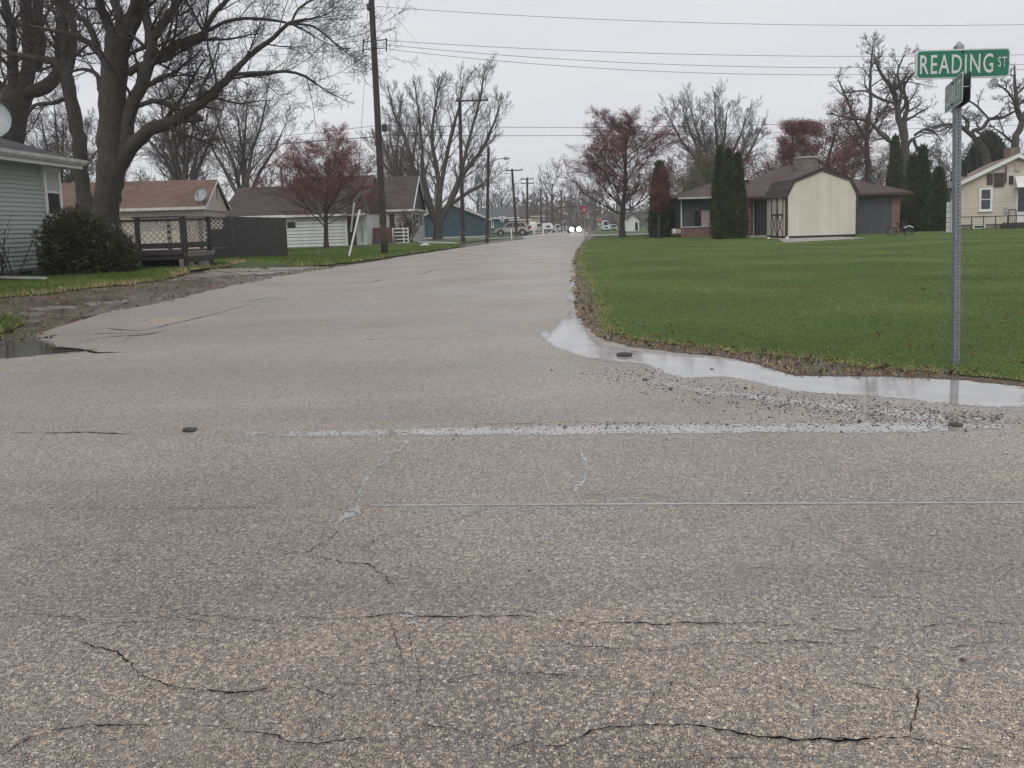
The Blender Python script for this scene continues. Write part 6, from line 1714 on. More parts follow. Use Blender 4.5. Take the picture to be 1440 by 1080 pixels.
# ================================================================== vehicles
def car_wheels(t, cs, r, w_, ax):
    for c in cs:
        mb = MB(); a = Vector(ax) * w_ / 2; mb.cyl(Vector(c) - a, Vector(c) + a, r, r, 18); wh = mb.build('wheel', 'rubber', t, bevel=.02)
        mb = MB(); mb.cyl(Vector(c) - a * 1.08, Vector(c) + a * 1.08, r * .62, r * .62, 14); mb.build('rim', 'metal', wh)
# silver suv, side on, nose to the left
YV = 100.0; a0 = H(693.5, 332, YV); a1_ = H(745.5, 332, YV); Lc = 4.6; x0 = a0.x; sc_ = (a1_.x - a0.x) / Lc; zg = gz(x0, YV)
tv = thing('suv', 'silver suv parked side on with its nose to the left', 'car', ((a0.x + a1_.x) / 2, YV, zg))
def cp_(u, z): return (x0 + u * sc_, YV - .85, zg + z * sc_)
body = [(0, .38), (.02, .72), (.35, .86), (1.15, .98), (1.75, 1.0), (4.3, 1.02), (4.55, .95), (4.6, .5), (4.5, .32), (.15, .28)]
mb = MB(); mb.prism([cp_(*p) for p in body], (0, 1.75, 0)); bd = mb.build('body', 'car_silver', tv, bevel=.05)
cab = [(1.15, .98), (1.85, 1.55), (2.2, 1.66), (3.7, 1.66), (4.1, 1.55), (4.45, 1.02)]
mb = MB(); mb.prism([(p[0], p[1] + .1, p[2]) for p in [cp_(*q) for q in cab]], (0, 1.55, 0)); mb.build('cabin', 'car_silver', tv, bevel=.05)
for win in ([(1.42, 1.06), (1.95, 1.5), (2.3, 1.54), (2.45, 1.54), (2.45, 1.06)], [(2.53, 1.06), (2.53, 1.54), (3.3, 1.54), (3.38, 1.06)], [(3.46, 1.08), (3.4, 1.54), (3.75, 1.52), (4.1, 1.1)]):
    mb = MB(); mb.prism([(p[0], p[1] + .085, p[2]) for p in [cp_(*q) for q in win]], (0, .02, 0)); mb.build('window', 'glass', tv)
for u in (.95, 3.65):
    mb = MB(); c = Vector(cp_(u, .36)); n_ = 14
    mb.cyl(c + Vector((0, -.02, 0)), c + Vector((0, .3, 0)), .44 * sc_, .44 * sc_, 16); mb.build('wheel_arch', 'black', tv)
car_wheels(tv, [Vector(cp_(u, .35)) + Vector((0, .08 + k * 1.5, 0)) for u in (.95, 3.65) for k in (0, 1)], .35 * sc_, .24, (0, 1, 0))
mb = MB(); mb.prism([cp_(4.35, .75), cp_(4.62, .75), cp_(4.5, 1.15), cp_(4.32, 1.15)], (0, .1, 0)); mb.build('tail_light', 'tail_red', tv)
mb = MB(); mb.prism([cp_(-.03, .58), cp_(.3, .64), cp_(.3, .78), cp_(.02, .74)], (0, .1, 0)); mb.build('headlight', 'glass', tv)
mb = MB(); mb.prism([cp_(.0, .26), cp_(4.6, .26), cp_(4.6, .42), cp_(.0, .42)], (0, .02, 0)); mb.build('sill_trim', 'dark_metal', tv)
for u in (2.49, 3.42):
    mb = MB(); mb.prism([cp_(u, .45), cp_(u + .02, .45), cp_(u + .02, 1.0), cp_(u, 1.0)], (0, -.012, 0)); mb.build('door_gap', 'dark_metal', tv)
# white camper trailer
YR2 = 142.0; q0, q1 = H(741, 327, YR2), H(778, 327, YR2); zb_ = gz(q0.x, YR2); zt2 = H(760, 313.8, YR2).z
tr_ = thing('camper_trailer', 'white camper trailer with dark windows parked across the street end', 'trailer', ((q0.x + q1.x) / 2, YR2 + 1, zb_))
mb = MB(); mb.prism([(q0.x, YR2, zb_ + .55), (q1.x, YR2, zb_ + .55), (q1.x + .1, YR2, zt2 - .6), (q1.x - .3, YR2, zt2), (q0.x + .5, YR2, zt2), (q0.x, YR2, zt2 - .7)], (0, 2.4, 0)); mb.build('body', 'car_white', tr_, bevel=.06)
for (xa, ya, xb, yb2, m_) in ((744.5, 317, 747, 321.5, 'glass'), (755, 315, 762, 321, 'glass'), (768, 317.2, 773.5, 319.8, 'glass'), (753, 322.3, 762, 322.9, 'car_dark'), (764.5, 322.3, 777, 323.2, 'car_dark')):
    qa, qb = H(xa, ya, YR2 - .03), H(xb, yb2, YR2 - .03); mb = MB(); mb.box(qa.x, qb.x, YR2 - .04, YR2 + .01, qb.z, qa.z); mb.build('window' if m_ == 'glass' else 'stripe', m_, tr_)
mb = MB(); mb.box(q0.x - .4, q1.x - .5, YR2 + .05, YR2 + 2.2, zb_ + .25, zb_ + .55); mb.build('chassis', 'black', tr_)
car_wheels(tr_, [Vector((q0.x + 2.6 + k, YR2 + .15, zb_ + .35)) for k in (0, .85)], .34, .25, (0, 1, 0))
q = H(749, 313, YR2 + 1); mb = MB(); mb.box(q.x - .5, q.x + .5, YR2 + .8, YR2 + 1.6, zt2, zt2 + .3); mb.build('air_conditioner', 'white_paint', tr_)
# white van/pickup beyond it
def box_truck(label, x_0, x_1, yt_, yb_, Y, cat, mat, name):
    a, b = H(x_0, yb_, Y), H(x_1, yb_, Y); z0 = gz(a.x, Y); z1 = H((x_0 + x_1) / 2, yt_, Y).z; h = z1 - z0; wd = b.x - a.x
    t = thing(name, label, cat, ((a.x + b.x) / 2, Y + 1, z0))
    P = [(a.x, Y, z0 + .3), (a.x + wd, Y, z0 + .3), (a.x + wd, Y, z0 + h * .52), (a.x + wd * .82, Y, z0 + h), (a.x + wd * .18, Y, z0 + h), (a.x, Y, z0 + h * .52)]
    mb = MB(); mb.prism(P, (0, 4.2, 0)); mb.build('body', mat, t, bevel=.06)
    mb = MB(); mb.prism([(a.x + wd * .1, Y - .02, z0 + h * .55), (a.x + wd * .9, Y - .02, z0 + h * .55), (a.x + wd * .78, Y - .02, z0 + h * .92), (a.x + wd * .22, Y - .02, z0 + h * .92)], (0, .03, 0)); mb.build('windscreen', 'glass', t)
    mb = MB(); mb.box(a.x + wd * .2, a.x + wd * .8, Y - .03, Y, z0 + h * .28, z0 + h * .42); mb.build('grille', 'black', t)
    for f in (.04, .84):
        mb = MB(); mb.box(a.x + wd * f, a.x + wd * (f + .12), Y - .04, Y, z0 + h * .32, z0 + h * .44); mb.build('headlight', 'white_paint', t)
    car_wheels(t, [Vector((a.x + wd * f, Y + yy, z0 + .35)) for f in (.12, .88) for yy in (.8, 3.3)], .35, .22, (1, 0, 0))
    return t
box_truck('white pickup seen from the front between the camper and the headlights', 780.5, 788.5, 315.5, 328.5, 158, 'truck', 'car_white', 'pickup_truck')
box_truck('grey van parked just left of the headlights', 790.5, 797.5, 311.5, 327, 170, 'van', 'dish', 'van')
box_truck('white van parked far right behind the stop sign', 848, 856.5, 310, 325, 150, 'van', 'car_white', 'van')
box_truck('low white car parked far right beyond the maple trunk', 857.5, 868, 315.5, 325, 155, 'car', 'car_white', 'parked_car')
# white mail boxes and posts in front of the camper
for i, (x_, lb) in enumerate(((751, 'left white post of the low white gate before the camper'), (764, 'right white post of the low white gate before the camper'))):
    a = H(x_, 330, 118); a.z = gz(a.x, 118); mb = MB(); mb.box(a.x - .12, a.x + .12, 117.9, 118.1, a.z, H(x_, 319.5, 118).z); tag(mb.build('gate_post', 'white_paint'), lb, 'post')
a, b = H(751.5, 328, 118), H(763.5, 328, 118); tgt = thing('low_gate', 'low pale board gate between two white posts', 'gate', (a.x, 118, gz(a.x, 118)))
for z_ in (.25, .6, .95):
    mb = MB(); mb.box(a.x, b.x, 117.97, 118.03, gz(a.x, 118) + z_, gz(a.x, 118) + z_ + .14); mb.build('rail', 'white_dirty', tgt)
# approaching car with headlights on
YH = 118.0; hc = H(809, 322, YH); zg = gz(hc.x, YH); tc_ = thing('oncoming_car', 'oncoming dark car with both headlights glaring on the wet street', 'car', (hc.x, YH + 2, zg))
x0 = hc.x
mb = MB(); mb.prism([(x0 - .9, YH, zg + .3), (x0 + .9, YH, zg + .3), (x0 + .9, YH, zg + .85), (x0 + .7, YH, zg + 1.0), (x0 - .7, YH, zg + 1.0), (x0 - .9, YH, zg + .85)], (0, 4.4, 0)); mb.build('body', 'car_dark', tc_, bevel=.08)
mb = MB(); mb.prism([(x0 - .75, YH + 1.2, zg + 1.0), (x0 + .75, YH + 1.2, zg + 1.0), (x0 + .58, YH + 1.8, zg + 1.5), (x0 - .58, YH + 1.8, zg + 1.5)], (0, 1.9, 0)); mb.build('cabin', 'glass', tc_, bevel=.05)
car_wheels(tc_, [Vector((x0 + sx * .8, YH + yy, zg + .33)) for sx in (-1, 1) for yy in (.8, 3.5)], .33, .22, (1, 0, 0))
for sx in (-.53, .53):
    mb = MB(); c = Vector((x0 + sx, YH - .06, H(809, 322.5, YH).z)); n_ = 16
    mb.cyl(c, c + Vector((0, .12, 0)), .31, .26, n_); mb.build('headlight', 'lamp', tc_, bevel=.03)
mb = MB(); mb.box(x0 - .35, x0 + .35, YH - .03, YH, zg + .35, zg + .5); mb.build('grille', 'black', tc_)
# small white house far right behind the maple
YX = 120; WX = Wall((0, YX), (1, 0), (0, -1)); hX = thing('house', 'tiny white gabled house far off behind the maple trunk', 'house', (H(890, 310, YX).x, YX + 3, gz(18, YX)))
q = WX.px(880.5, 309); q2 = WX.px(899, 325); qa = WX.px(889.5, 300.5)
mb = MB(); WX.prism(mb, [(q[0], q2[1] - .5), (q2[0], q2[1] - .5), (q2[0], q[1]), (qa[0], qa[1]), (q[0], q[1])], 0, -7); mb.build('wall', 'white_siding', hX)
for sa in (q, (q2[0], q[1])):
    mb = MB(); WX.prism(mb, [(sa[0], sa[1] - .02), qa, (qa[0], qa[1] + .2), (sa[0], sa[1] + .18)], .3, -7.3); mb.build('roof', 'roof_grey', hX)
qq = WX.px(893, 313); qq2 = WX.px(897, 324); mb = MB(); WX.box(mb, qq[0], qq2[0], qq2[1], qq[1], 0, .04); mb.build('door', 'glass', hX)

# stones on the road
for (x_, y_, r_, m_, lb) in ((267, 608, .034, 'stone_dark', 'small dark clod lying on the bare road at left'), (878, 502, .05, 'stone_dark', 'flat dark stone sitting in the long puddle'), (1001, 521, .018, 'stone_dark', 'tiny dark stone in the middle of the long puddle'),
                             (1343, 601, .03, 'stone_dark', 'dark stone on the wet seam below the sign post'), (597, 346.5, .2, 'white_dirty', 'pale flat stone at the grass edge right of the white house')):
    p = G(x_, y_); mb = MB(); bm = bmesh.new(); bmesh.ops.create_icosphere(bm, subdivisions=2, radius=r_); rr_ = random.Random(int(x_))
    for v in bm.verts:
        k = 1 + .28 * math.sin(v.co.x / r_ * 3 + x_) * math.cos(v.co.y / r_ * 4) + rr_.uniform(-.09, .09); v.co *= k; v.co.z *= .62; v.co.x *= 1.35
    me = bpy.data.meshes.new('stone'); bm.to_mesh(me); bm.free(); o = link('stone', me, m_, None, p + Vector((0, 0, r_ * .35))); tag(o, lb, 'stone')

# ================================================================== trees
# --- big maple at left
NEAR = dict(MAPLE, n=[12, 8, 6, 4], ang=[50, 44, 40, 42], len=[.4, .52, .52, .5], rr=[.34, .5, .55, .6], shape=[.3, .3, .3, .2], rmin=.0045, thick=0,
            seg=[6, 6, 5, 4, 4], wob=[.06, .09, .13, .16, .18], up=[.02, .07, .05, .04, .05], droop=(3, -.05), t0=[.1, .15, .15, .15])
L1 = [
    [(147, 318, 44), (149, 296, 34), (152, 268, 35), (156, 235, 37), (156, 200, 35), (157, 167, 34), (160, 111, 34), (163, 80, 33), (168, 52, 34)],
    [(165, 62, 18), (156, 45, 15), (146, 20, 14), (137, -5, 12, -.5), (125, -60, 9, -1), (118, -120, 5, -1)],
    [(167, 50, 17), (170, 25, 13, .5), (160, -5, 12, 1), (165, -60, 9, 1), (150, -120, 5, 1.5)],
    [(172, 58, 22), (186, 30, 21), (198, -5, 19), (215, -50, 13), (235, -110, 7, 1)],
    [(163, 240, 24), (185, 207, 21), (207, 185, 19), (244, 172, 17), (267, 155, 15), (292, 137, 14), (315, 115, 11), (330, 100, 9), (355, 74, 7), (385, 52, 6), (407, 33, 5), (432, 27, 3.5)],
    [(325, 105, 6), (370, 102, 5), (415, 102, 4), (445, 118, 3)],
    [(407, 34, 4), (440, 37, 3), (470, 60, 2.5), (480, 68, 2)],
    [(410, 32, 3.5), (420, 12, 3), (450, -6, 2.5)],
    [(173, 222, 20), (180, 172, 19), (190, 140, 18), (203, 108, 17), (211, 80, 16), (211, 53, 14), (206, 25, 12), (199, -5, 11), (196, -70, 7)],
    [(195, 148, 7), (215, 143, 7), (240, 148, 7), (258, 160, 6)],
    [(206, 92, 12), (237, 71, 13), (259, 60, 14), (286, 50, 14), (288, 42, 8), (300, 20, 7), (322, -5, 6), (345, -50, 4)],
    [(289, 44, 5), (330, 27, 5), (370, 27, 4), (410, 34, 3), (440, 50, 2)],
    [(178, 104, 10), (204, 90, 10), (232, 84, 6), (248, 76, 4)],
    [(207, 68, 12), (219, 46, 13), (238, 20, 12), (255, -5, 10), (280, -55, 6)],
    [(178, 78, 6), (200, 68, 6), (230, 62, 4), (262, 40, 3)],
    [(152, 92, 12), (134, 68, 10), (110, 52, 8), (86, 46, 6), (60, 40, 4)],
    [(137, 66, 10), (124, 34, 9), (107, 19, 7), (92, -4, 6), (70, -50, 4)],
    [(146, 138, 7), (140, 125, 6), (136, 105, 6), (118, 97, 5), (100, 101, 3)],
    [(262, 158, 8), (285, 168, 6), (250, 172, 4)],
    [(213, 118, 8), (232, 107, 6), (244, 103, 4)],
]
limb_tree('huge bare maple with thick dark trunk between the grey house and the pink roof', 25, L1, NEAR, ('bark_dark', 'twig'), 1, maxlen=2.4, count=1.0)
L2 = [
    [(121, 300, 24), (117, 268, 20), (114, 223, 18), (108, 181, 18), (100, 138, 17), (94, 106, 16)],
    [(94, 108, 13), (92, 85, 13), (91, 53, 13), (86, 21, 12), (81, -5, 11), (80, -70, 7)],
    [(96, 112, 14), (82, 90, 13), (60, 83, 9), (30, 79, 7), (10, 74, 6), (-20, 55, 4)],
    [(96, 105, 10), (104, 60, 9), (100, 20, 8), (93, -5, 7), (100, -60, 4)],
    [(88, 140, 7), (75, 145, 6), (50, 148, 5), (40, 160, 3)],
]
limb_tree('bare tree leaning left just behind the huge maple', 28, L2, NEAR, ('bark_dark', 'twig'), 2, maxlen=2.8)
L3 = [
    [(5, 232, 44), (8, 200, 42), (16, 160, 40), (28, 128, 36)],
    [(22, 140, 18), (18, 95, 14), (17, 50, 12), (8, 10, 11), (0, -30, 9)],
    [(32, 132, 20), (40, 95, 18), (41, 60, 17), (38, 25, 16), (35, -20, 13), (30, -80, 7)],
    [(40, 130, 18), (62, 122, 18), (78, 108, 17), (84, 85, 15), (84, 45, 12), (92, 5, 10), (100, -50, 7)],
    [(50, 100, 15), (56, 60, 14), (52, 20, 13), (58, -20, 10)],
    [(12, 150, 12), (0, 120, 9), (-20, 95, 7)],
]
limb_tree('massive bare tree with forking limbs behind the roof at the far left', 30, L3, NEAR, ('bark_dark', 'twig'), 3, maxlen=2.8)

# --- left middle: multi stem bare trees behind the pink house
MID = dict(VASE, n=[9, 8, 6, 4], rmin=.009, rr=[.4, .42, .5, .6], thick=0)
def stems(seed, x0, x1, yb, ytop, n, w0, lean=18):
    rg = random.Random(seed); out_ = []; xc = (x0 + x1) / 2
    out_.append([(xc, yb, w0 * 1.6), (xc, yb - 8, w0 * 1.4)])
    for k in range(n):
        f = (k + .5) / n; xt = x0 + (x1 - x0) * f + rg.uniform(-8, 8); yt = ytop + abs(f - .5) * 70 + rg.uniform(-10, 25)
        xm = xc + (xt - xc) * .42 + rg.uniform(-6, 6)
        out_.append([(xc + (f - .5) * w0, yb - 6, w0), (xc + (xm - xc) * .5, yb - (yb - yt) * .25, w0 * .8, rg.uniform(-1, 1)), (xm, yb - (yb - yt) * .5, w0 * .6, rg.uniform(-2, 2)), (xt * .6 + xm * .4, yb - (yb - yt) * .75, w0 * .42, rg.uniform(-3, 3)), (xt, yt, w0 * .2, rg.uniform(-3, 3))])
    return out_
limb_tree('bare tree with many upright stems behind the pink roof ridge, left one', 74, stems(1, 190, 330, 292, 118, 7, 7), MID, ('bark_grey', 'twig_mid'), 11, maxlen=3.4)
limb_tree('bare spreading tree behind the gap between pink and brown roofs', 70, stems(2, 270, 415, 290, 132, 6, 7), MID, ('bark_grey', 'twig_mid'), 12, maxlen=3.6)
limb_tree('smaller bare tree behind the grey house corner', 58, stems(3, 20, 150, 285, 150, 6, 6), MID, ('bark_grey', 'twig_mid'), 13, maxlen=3.0)
# --- big pale multi stem tree in the middle
L6 = [
    [(615.5, 335, 15), (616.5, 318, 13), (617, 300, 13)],
    [(616, 304, 9), (618, 265, 8), (613, 230, 6), (607, 190, 5), (612, 150, 3), (618, 122, 2)],
    [(613, 312, 10), (600, 280, 9), (588, 250, 8), (577, 226, 6), (570, 195, 5), (556, 165, 3), (548, 135, 2)],
    [(621, 308, 9), (636, 278, 9), (648, 250, 8), (661, 232, 6), (680, 207, 5), (694, 175, 3), (702, 150, 2)],
    [(619, 268, 7), (627, 225, 6), (637, 180, 5), (646, 150, 3), (650, 122, 2)],
    [(646, 256, 6), (655, 215, 5), (665, 175, 4), (675, 140, 3), (679, 112, 2)],
    [(610, 300, 7), (596, 250, 6), (594, 210, 4), (590, 170, 3), (585, 130, 2)],
    [(607, 292, 6), (580, 262, 5), (556, 246, 4), (540, 230, 3), (528, 200, 2)],
    [(628, 292, 6), (660, 270, 5), (680, 258, 3), (690, 240, 2)],
]
limb_tree('large bare tree with pale branching trunk behind the utility pole', 72, L6, MID, ('bark_grey', 'twig_mid'), 21, maxlen=2.5, count=1.3)
limb_tree('bare tree right behind the long white house roof', 84, stems(5, 525, 600, 300, 140, 5, 6), MID, ('bark_grey', 'twig_mid'), 22, maxlen=2.5)

# --- red budding maples
RED = dict(MAPLE, rmin=.010, wob=[.025, .09, .13, .16, .2], n=[24, 10, 6, 4], ang=[56, 38, 36, 36], len=[.66, .5, .5, .5], up=[.02, .075, .06, .05, .03])
def free_tree(label, xb, yb, ytop, K, r0, trunk, seed, mats, name='bare_tree', Y=None, buds=None, t0=None, wscale=1.0):
    b = G(xb, yb) if Y is None else H(xb, yb, Y)
    if Y is not None: b.z = gz(b.x, b.y)
    Ht = H(xb, ytop, b.y).z - b.z
    K = dict(K)
    if t0 is not None: K['t0'] = [t0] + list(K['t0'][1:])
    m0, m1, tips, rg = tree_meshes('t', K, 10, r0 * 10 / Ht / (1 + .8 * (wscale - 1)), trunk, seed)
    co = np.empty(len(m1.vertices) * 3, np.float32); m1.vertices.foreach_get('co', co); top_z = co.reshape(-1, 3)[:, 2].max()
    bd = (bud_mesh('buds', tips, buds[1], buds[2], rg, buds[3]), buds[0]) if buds else None
    s_ = Ht / top_z
    return tree_thing(label, b, (m0, m1), mats, name, 'tree', None, (s_ * wscale, s_ * wscale, s_), seed, bd)
free_tree('small maple with reddish buds in front of the white garage', 459, 350, 170, RED, .19, .9, 31, ('bark_dark', 'twig_red'), 'budding_maple', buds=('bud_red', .030, 7, .12), t0=.24, wscale=1.5)
free_tree('red budding maple standing on the right lawn beside the yield sign', 875, 334, 146, RED, .24, .93, 32, ('bark_dark', 'twig_red'), 'budding_maple', buds=('bud_red', .032, 6, .12), t0=.2, wscale=1.5)
free_tree('dense dark red budding tree behind the brick house chimney', 1148, 330, 143, dict(RED, n=[16, 10, 7, 4]), .3, .85, 33, ('bark_grey', 'twig_red'), 'budding_maple', 74, ('bud_red', .040, 5, .16), .16, 1.9)
free_tree('narrow dark red tree left of the chimney', 1106, 330, 168, dict(RED, n=[20, 9, 6, 4], ang=[36, 34, 34, 34], len=[.34, .5, .5, .5]), .2, .9, 34, ('bark_grey', 'twig_red'), 'budding_maple', 70, ('bud_red', .042, 5, .16), .1, 1.3)

free_tree('small dark red budding tree crowding the top of the lone evergreen', 926, 333, 232, dict(RED, n=[26, 9, 6, 4], ang=[38, 34, 34, 34], len=[.34, .5, .5, .5]), .09, .9, 35, ('bark_dark', 'twig_red'), 'budding_maple', 49.6, ('bud_red', .034, 6, .12), .35, 1.0)
# --- willow like tree and others right of centre
WIL = dict(VASE, n=[9, 8, 6, 4], ang=[44, 34, 34, 36], rr=[.4, .42, .5, .6], rmin=.010, thick=0, t0=[.1, .2, .2, .2])
limb_tree('wide bare tree with fan of branches behind the brick house', 88, stems(7, 935, 1085, 292, 138, 9, 7), WIL, ('bark_grey', 'twig_far'), 41, maxlen=3.0, count=1.3)
free_tree('olive green budding willow behind the lone evergreen', 985, 330, 206, dict(WIL, n=[12, 10, 7, 4]), .22, .55, 42, ('bark_grey', 'twig_olive'), 'willow', 80, ('bud_olive', .06, 4, .16), .08, 1.15)
TW = dict(VASE, n=[9, 8, 6, 4], ang=[55, 48, 42, 42], wob=[.1, .16, .2, .22, .22], up=[.02, .02, .02, .02, .0], rmin=.010, thick=0)
L16 = [
    [(1276, 320, 12), (1275, 259, 11), (1274, 225, 11), (1272, 198, 10)],
    [(1272, 200, 9), (1264, 165, 8), (1260, 140, 7), (1253, 122, 5), (1238, 102, 4), (1229, 78, 2)],
    [(1273, 196, 8), (1272, 168, 7), (1276, 148, 5), (1271, 126, 4), (1280, 108, 3), (1298, 92, 2)],
    [(1262, 158, 5), (1268, 130, 4), (1262, 104, 3), (1270, 80, 2)],
    [(1270, 215, 6), (1252, 199, 6), (1240, 190, 5), (1226, 174, 4), (1206, 167, 4), (1178, 163, 2)],
    [(1276, 205, 5), (1284, 195, 5), (1290, 210, 4), (1298, 222, 2)],
    [(1286, 190, 4), (1303, 181, 3), (1318, 190, 2)],
    [(1258, 145, 4), (1240, 140, 4), (1218, 128, 3), (1196, 130, 2)],
]
limb_tree('tall twisted bare tree rising left of the street sign', 66, L16, TW, ('bark_grey', 'twig'), 51, maxlen=2.0)
L15 = [
    [(1221, 320, 8), (1220, 233, 7), (1219, 192, 6), (1224, 150, 5)],
    [(1224, 152, 5), (1224, 120, 4), (1225, 90, 3), (1228, 60, 1.5)],
    [(1220, 200, 4), (1205, 175, 4), (1195, 150, 3), (1180, 115, 2)],
    [(1221, 190, 4), (1235, 165, 3), (1250, 145, 2)], [(1219, 215, 4), (1200, 195, 3), (1185, 175, 2)],
]
limb_tree('slender bare tree between the red tree and the twisted tree', 70, L15, TW, ('bark_grey', 'twig'), 52, maxlen=1.9)
L18 = [
    [(1392, 300, 12), (1388, 230, 11), (1381, 209, 10), (1372, 194, 9)],
    [(1372, 196, 7), (1352, 179, 6), (1328, 175, 4), (1311, 179, 2)],
    [(1370, 194, 6), (1368, 184, 6), (1381, 181, 5), (1391, 168, 5), (1411, 165, 4), (1426, 157, 3)],
    [(1360, 184, 4), (1362, 172, 3), (1350, 160, 2)], [(1391, 168, 3), (1375, 150, 3), (1362, 142, 2)],
]
limb_tree('low crooked bare tree with a sweeping limb right of the street sign', 64, L18, TW, ('bark_grey', 'twig'), 53, maxlen=1.6)
L20 = [
    [(1430, 300, 11), (1429, 230, 9), (1427, 197, 9), (1434, 182, 8), (1438, 168, 8)],
    [(1438, 170, 8), (1430, 152, 7), (1428, 130, 5), (1427, 104, 3)],
    [(1437, 165, 5), (1450, 140, 4), (1458, 110, 2)], [(1430, 150, 4), (1418, 130, 3), (1405, 120, 2)], [(1428, 205, 4), (1412, 190, 3), (1400, 182, 2)],
]
limb_tree('tall knobbly bare tree at the right edge above the cream house', 62, L20, TW, ('bark_grey', 'twig'), 54, maxlen=1.6)
arborvitae('broad dark conifer mound behind the cream house roof', 1387, 300, 188, 100, 61, Y=72, mat='spruce', name='conifer')

# --- far trees closing the street and the horizon
FAR = dict(VASE, n=[8, 7, 5, 4], rmin=.022, thick=0)
far_m = [tree_meshes('far%d' % k, dict(FAR, n=[8 + k % 3, 7, 5, 4], ang=[36 + 4 * k, 36, 36, 38]), 10, .22, .6, 200 + k) for k in range(4)]
def far_tree(label, x, ytop, Y, k, ws=1.0, mats=('bark_grey', 'twig_far'), group=None):
    b = H(x, 315, Y); b.z = gz(b.x, Y); Ht = H(x, ytop, Y).z - b.z; m = far_m[k % 4]
    co = np.empty(len(m[1].vertices) * 3, np.float32); m[1].vertices.foreach_get('co', co); tz = co.reshape(-1, 3)[:, 2].max()
    t = thing('bare_tree', label, 'tree', b, group)
    for nm, me, mt in (('trunk', m[0], mats[0]), ('crown', m[1], mats[1])):
        o = link(nm, me, mt, t)
        if me.materials[0] != MAT[mt]:
            o.material_slots[0].link = 'OBJECT'; o.material_slots[0].material = MAT[mt]
    t.scale = (Ht / tz * ws, Ht / tz * ws, Ht / tz); t.rotation_euler = (0, 0, x * .37); return t
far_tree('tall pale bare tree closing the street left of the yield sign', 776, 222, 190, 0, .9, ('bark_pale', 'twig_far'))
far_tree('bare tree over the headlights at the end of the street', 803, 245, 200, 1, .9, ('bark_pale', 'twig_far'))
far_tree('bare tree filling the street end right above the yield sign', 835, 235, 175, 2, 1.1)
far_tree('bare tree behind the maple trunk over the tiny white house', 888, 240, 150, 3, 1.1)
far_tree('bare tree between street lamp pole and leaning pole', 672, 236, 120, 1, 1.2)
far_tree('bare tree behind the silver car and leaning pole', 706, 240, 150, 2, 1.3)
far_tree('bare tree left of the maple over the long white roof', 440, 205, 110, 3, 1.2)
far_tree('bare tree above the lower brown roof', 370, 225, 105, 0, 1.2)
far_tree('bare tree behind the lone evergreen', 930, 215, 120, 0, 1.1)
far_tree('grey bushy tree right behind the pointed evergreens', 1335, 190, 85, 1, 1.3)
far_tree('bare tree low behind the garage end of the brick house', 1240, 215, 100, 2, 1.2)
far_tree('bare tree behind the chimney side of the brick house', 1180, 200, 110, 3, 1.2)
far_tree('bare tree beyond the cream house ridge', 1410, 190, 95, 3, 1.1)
# the wood beyond: counted as one mass
def woods(name, label, spots, mats):
    VV, FF, base = [], [], 0
    for (x, ytop, Y, k, ws) in spots:
        b = H(x, 315, Y); b.z = gz(b.x, Y); Ht = H(x, ytop, Y).z - b.z
        for me in far_m[k % 4][:2]:
            co = np.empty(len(me.vertices) * 3, np.float32); me.vertices.foreach_get('co', co); co = co.reshape(-1, 3).astype(float)
            fi = np.empty(len(me.loops), np.int32); me.loops.foreach_get('vertex_index', fi); fi = fi.reshape(-1, 4)
            s_ = Ht / 9.5; a = x * .37; R2 = np.array([[math.cos(a), -math.sin(a), 0], [math.sin(a), math.cos(a), 0], [0, 0, 1]])
            VV.append((co @ R2.T) * np.array([s_ * ws, s_ * ws, s_]) + np.array(b)); FF.append(fi + base); base += len(co)
    o = link(name, np_mesh(name, np.concatenate(VV), np.concatenate(FF), True), mats); return tag(o, label, 'trees', None, 'stuff')
rw = random.Random(12)
sp = []
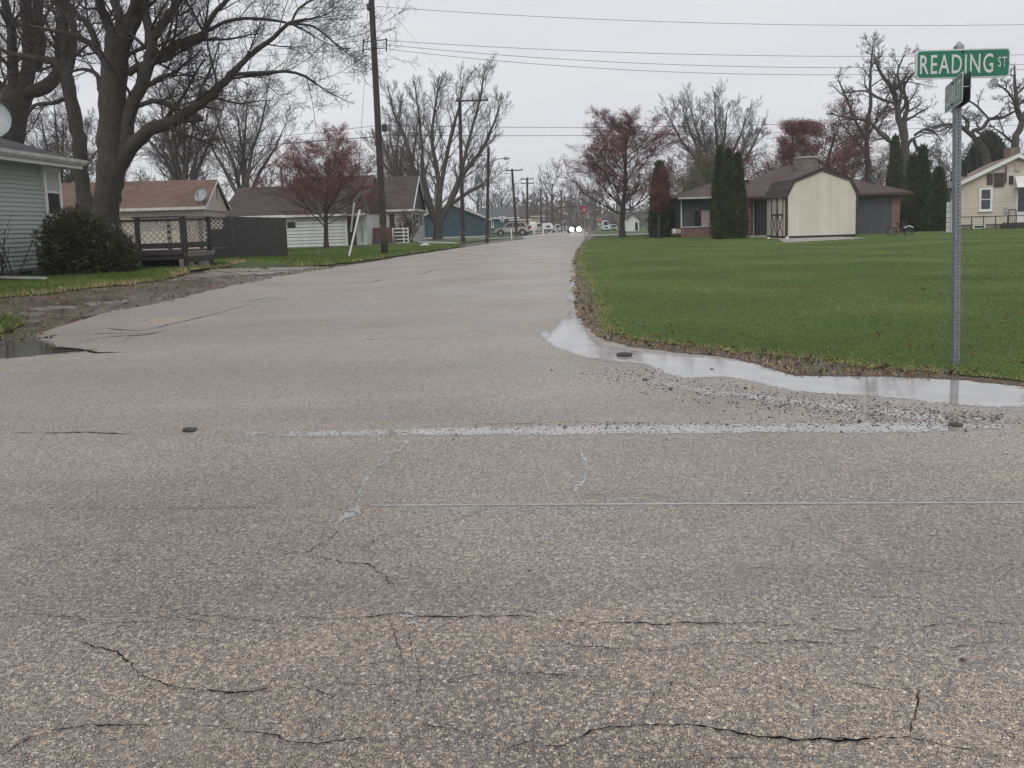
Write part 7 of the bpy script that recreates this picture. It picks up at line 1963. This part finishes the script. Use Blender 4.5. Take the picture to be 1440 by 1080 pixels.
for k in range(26):
    x = -60 + 62 * k + rw.uniform(-20, 20); top = 232 + rw.uniform(-18, 22) - (25 if x < 420 else 0) - (20 if x > 1150 else 0)
    if 690 < x < 860: top = 268 + rw.uniform(-8, 8)
    sp.append((x, top, rw.uniform(150, 250), k, rw.uniform(1.2, 1.6)))

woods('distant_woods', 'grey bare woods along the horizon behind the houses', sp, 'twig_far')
# undergrowth line that hides the horizon
rs = np.random.RandomState(9); n = 60000
ang = rs.uniform(-.85, .85, n); Yb = rs.uniform(190, 300, n); X = np.tan(ang) * Yb; Z = vgz(X, Yb) + 7.5 * rs.beta(1.1, 1.8, n) * (1 + .35 * np.sin(X * .13) + .2 * np.sin(X * .37))
P = np.stack([X, Yb, Z], 1); Nn = rs.normal(0, 1, (n, 3)); Nn[:, 2] = abs(Nn[:, 2])
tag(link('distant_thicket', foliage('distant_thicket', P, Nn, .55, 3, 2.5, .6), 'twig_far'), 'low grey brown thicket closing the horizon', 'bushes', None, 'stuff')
# low shrub before the white house gable
b = G(570, 341); ts = {0: Tubes(), 1: Tubes()}; tips = []; rg = random.Random(6)
for k in range(14):
    grow(ts, tips, (rg.uniform(-.5, .7), rg.uniform(-.3, .3), 0), (rg.uniform(-.5, .6), rg.uniform(-.2, .2), 1), rg.uniform(1.4, 2.2), .03, 1, dict(MAPLE, rmin=.009, n=[5, 5, 4, 3], thick=0), rg)
sh = thing('bare_shrub', 'leafless brown shrub before the white gable wall and rail fence', 'shrub', b); link('branches', ts[1].mesh('branches'), 'twig', sh); link('buds', bud_mesh('buds', tips, .03, 3, rg, .1), 'bud_brown', sh)

# ================================================================== air
hz, hnt, hb = newmat('haze'); hnt.nodes.remove(hb)
pv = hnt.nodes.new('ShaderNodeVolumePrincipled'); pv.inputs['Color'].default_value = (.93, .94, .96, 1); pv.inputs['Density'].default_value = .0008
pv.inputs['Anisotropy'].default_value = .2
hnt.links.new(pv.outputs[0], [x for x in hnt.nodes if x.type == 'OUTPUT_MATERIAL'][0].inputs['Volume'])
mb = MB(); mb.box(-420, 420, -61, 480, -3, 30); hzo = mb.build('haze', hz); hzo['kind'] = 'stuff'
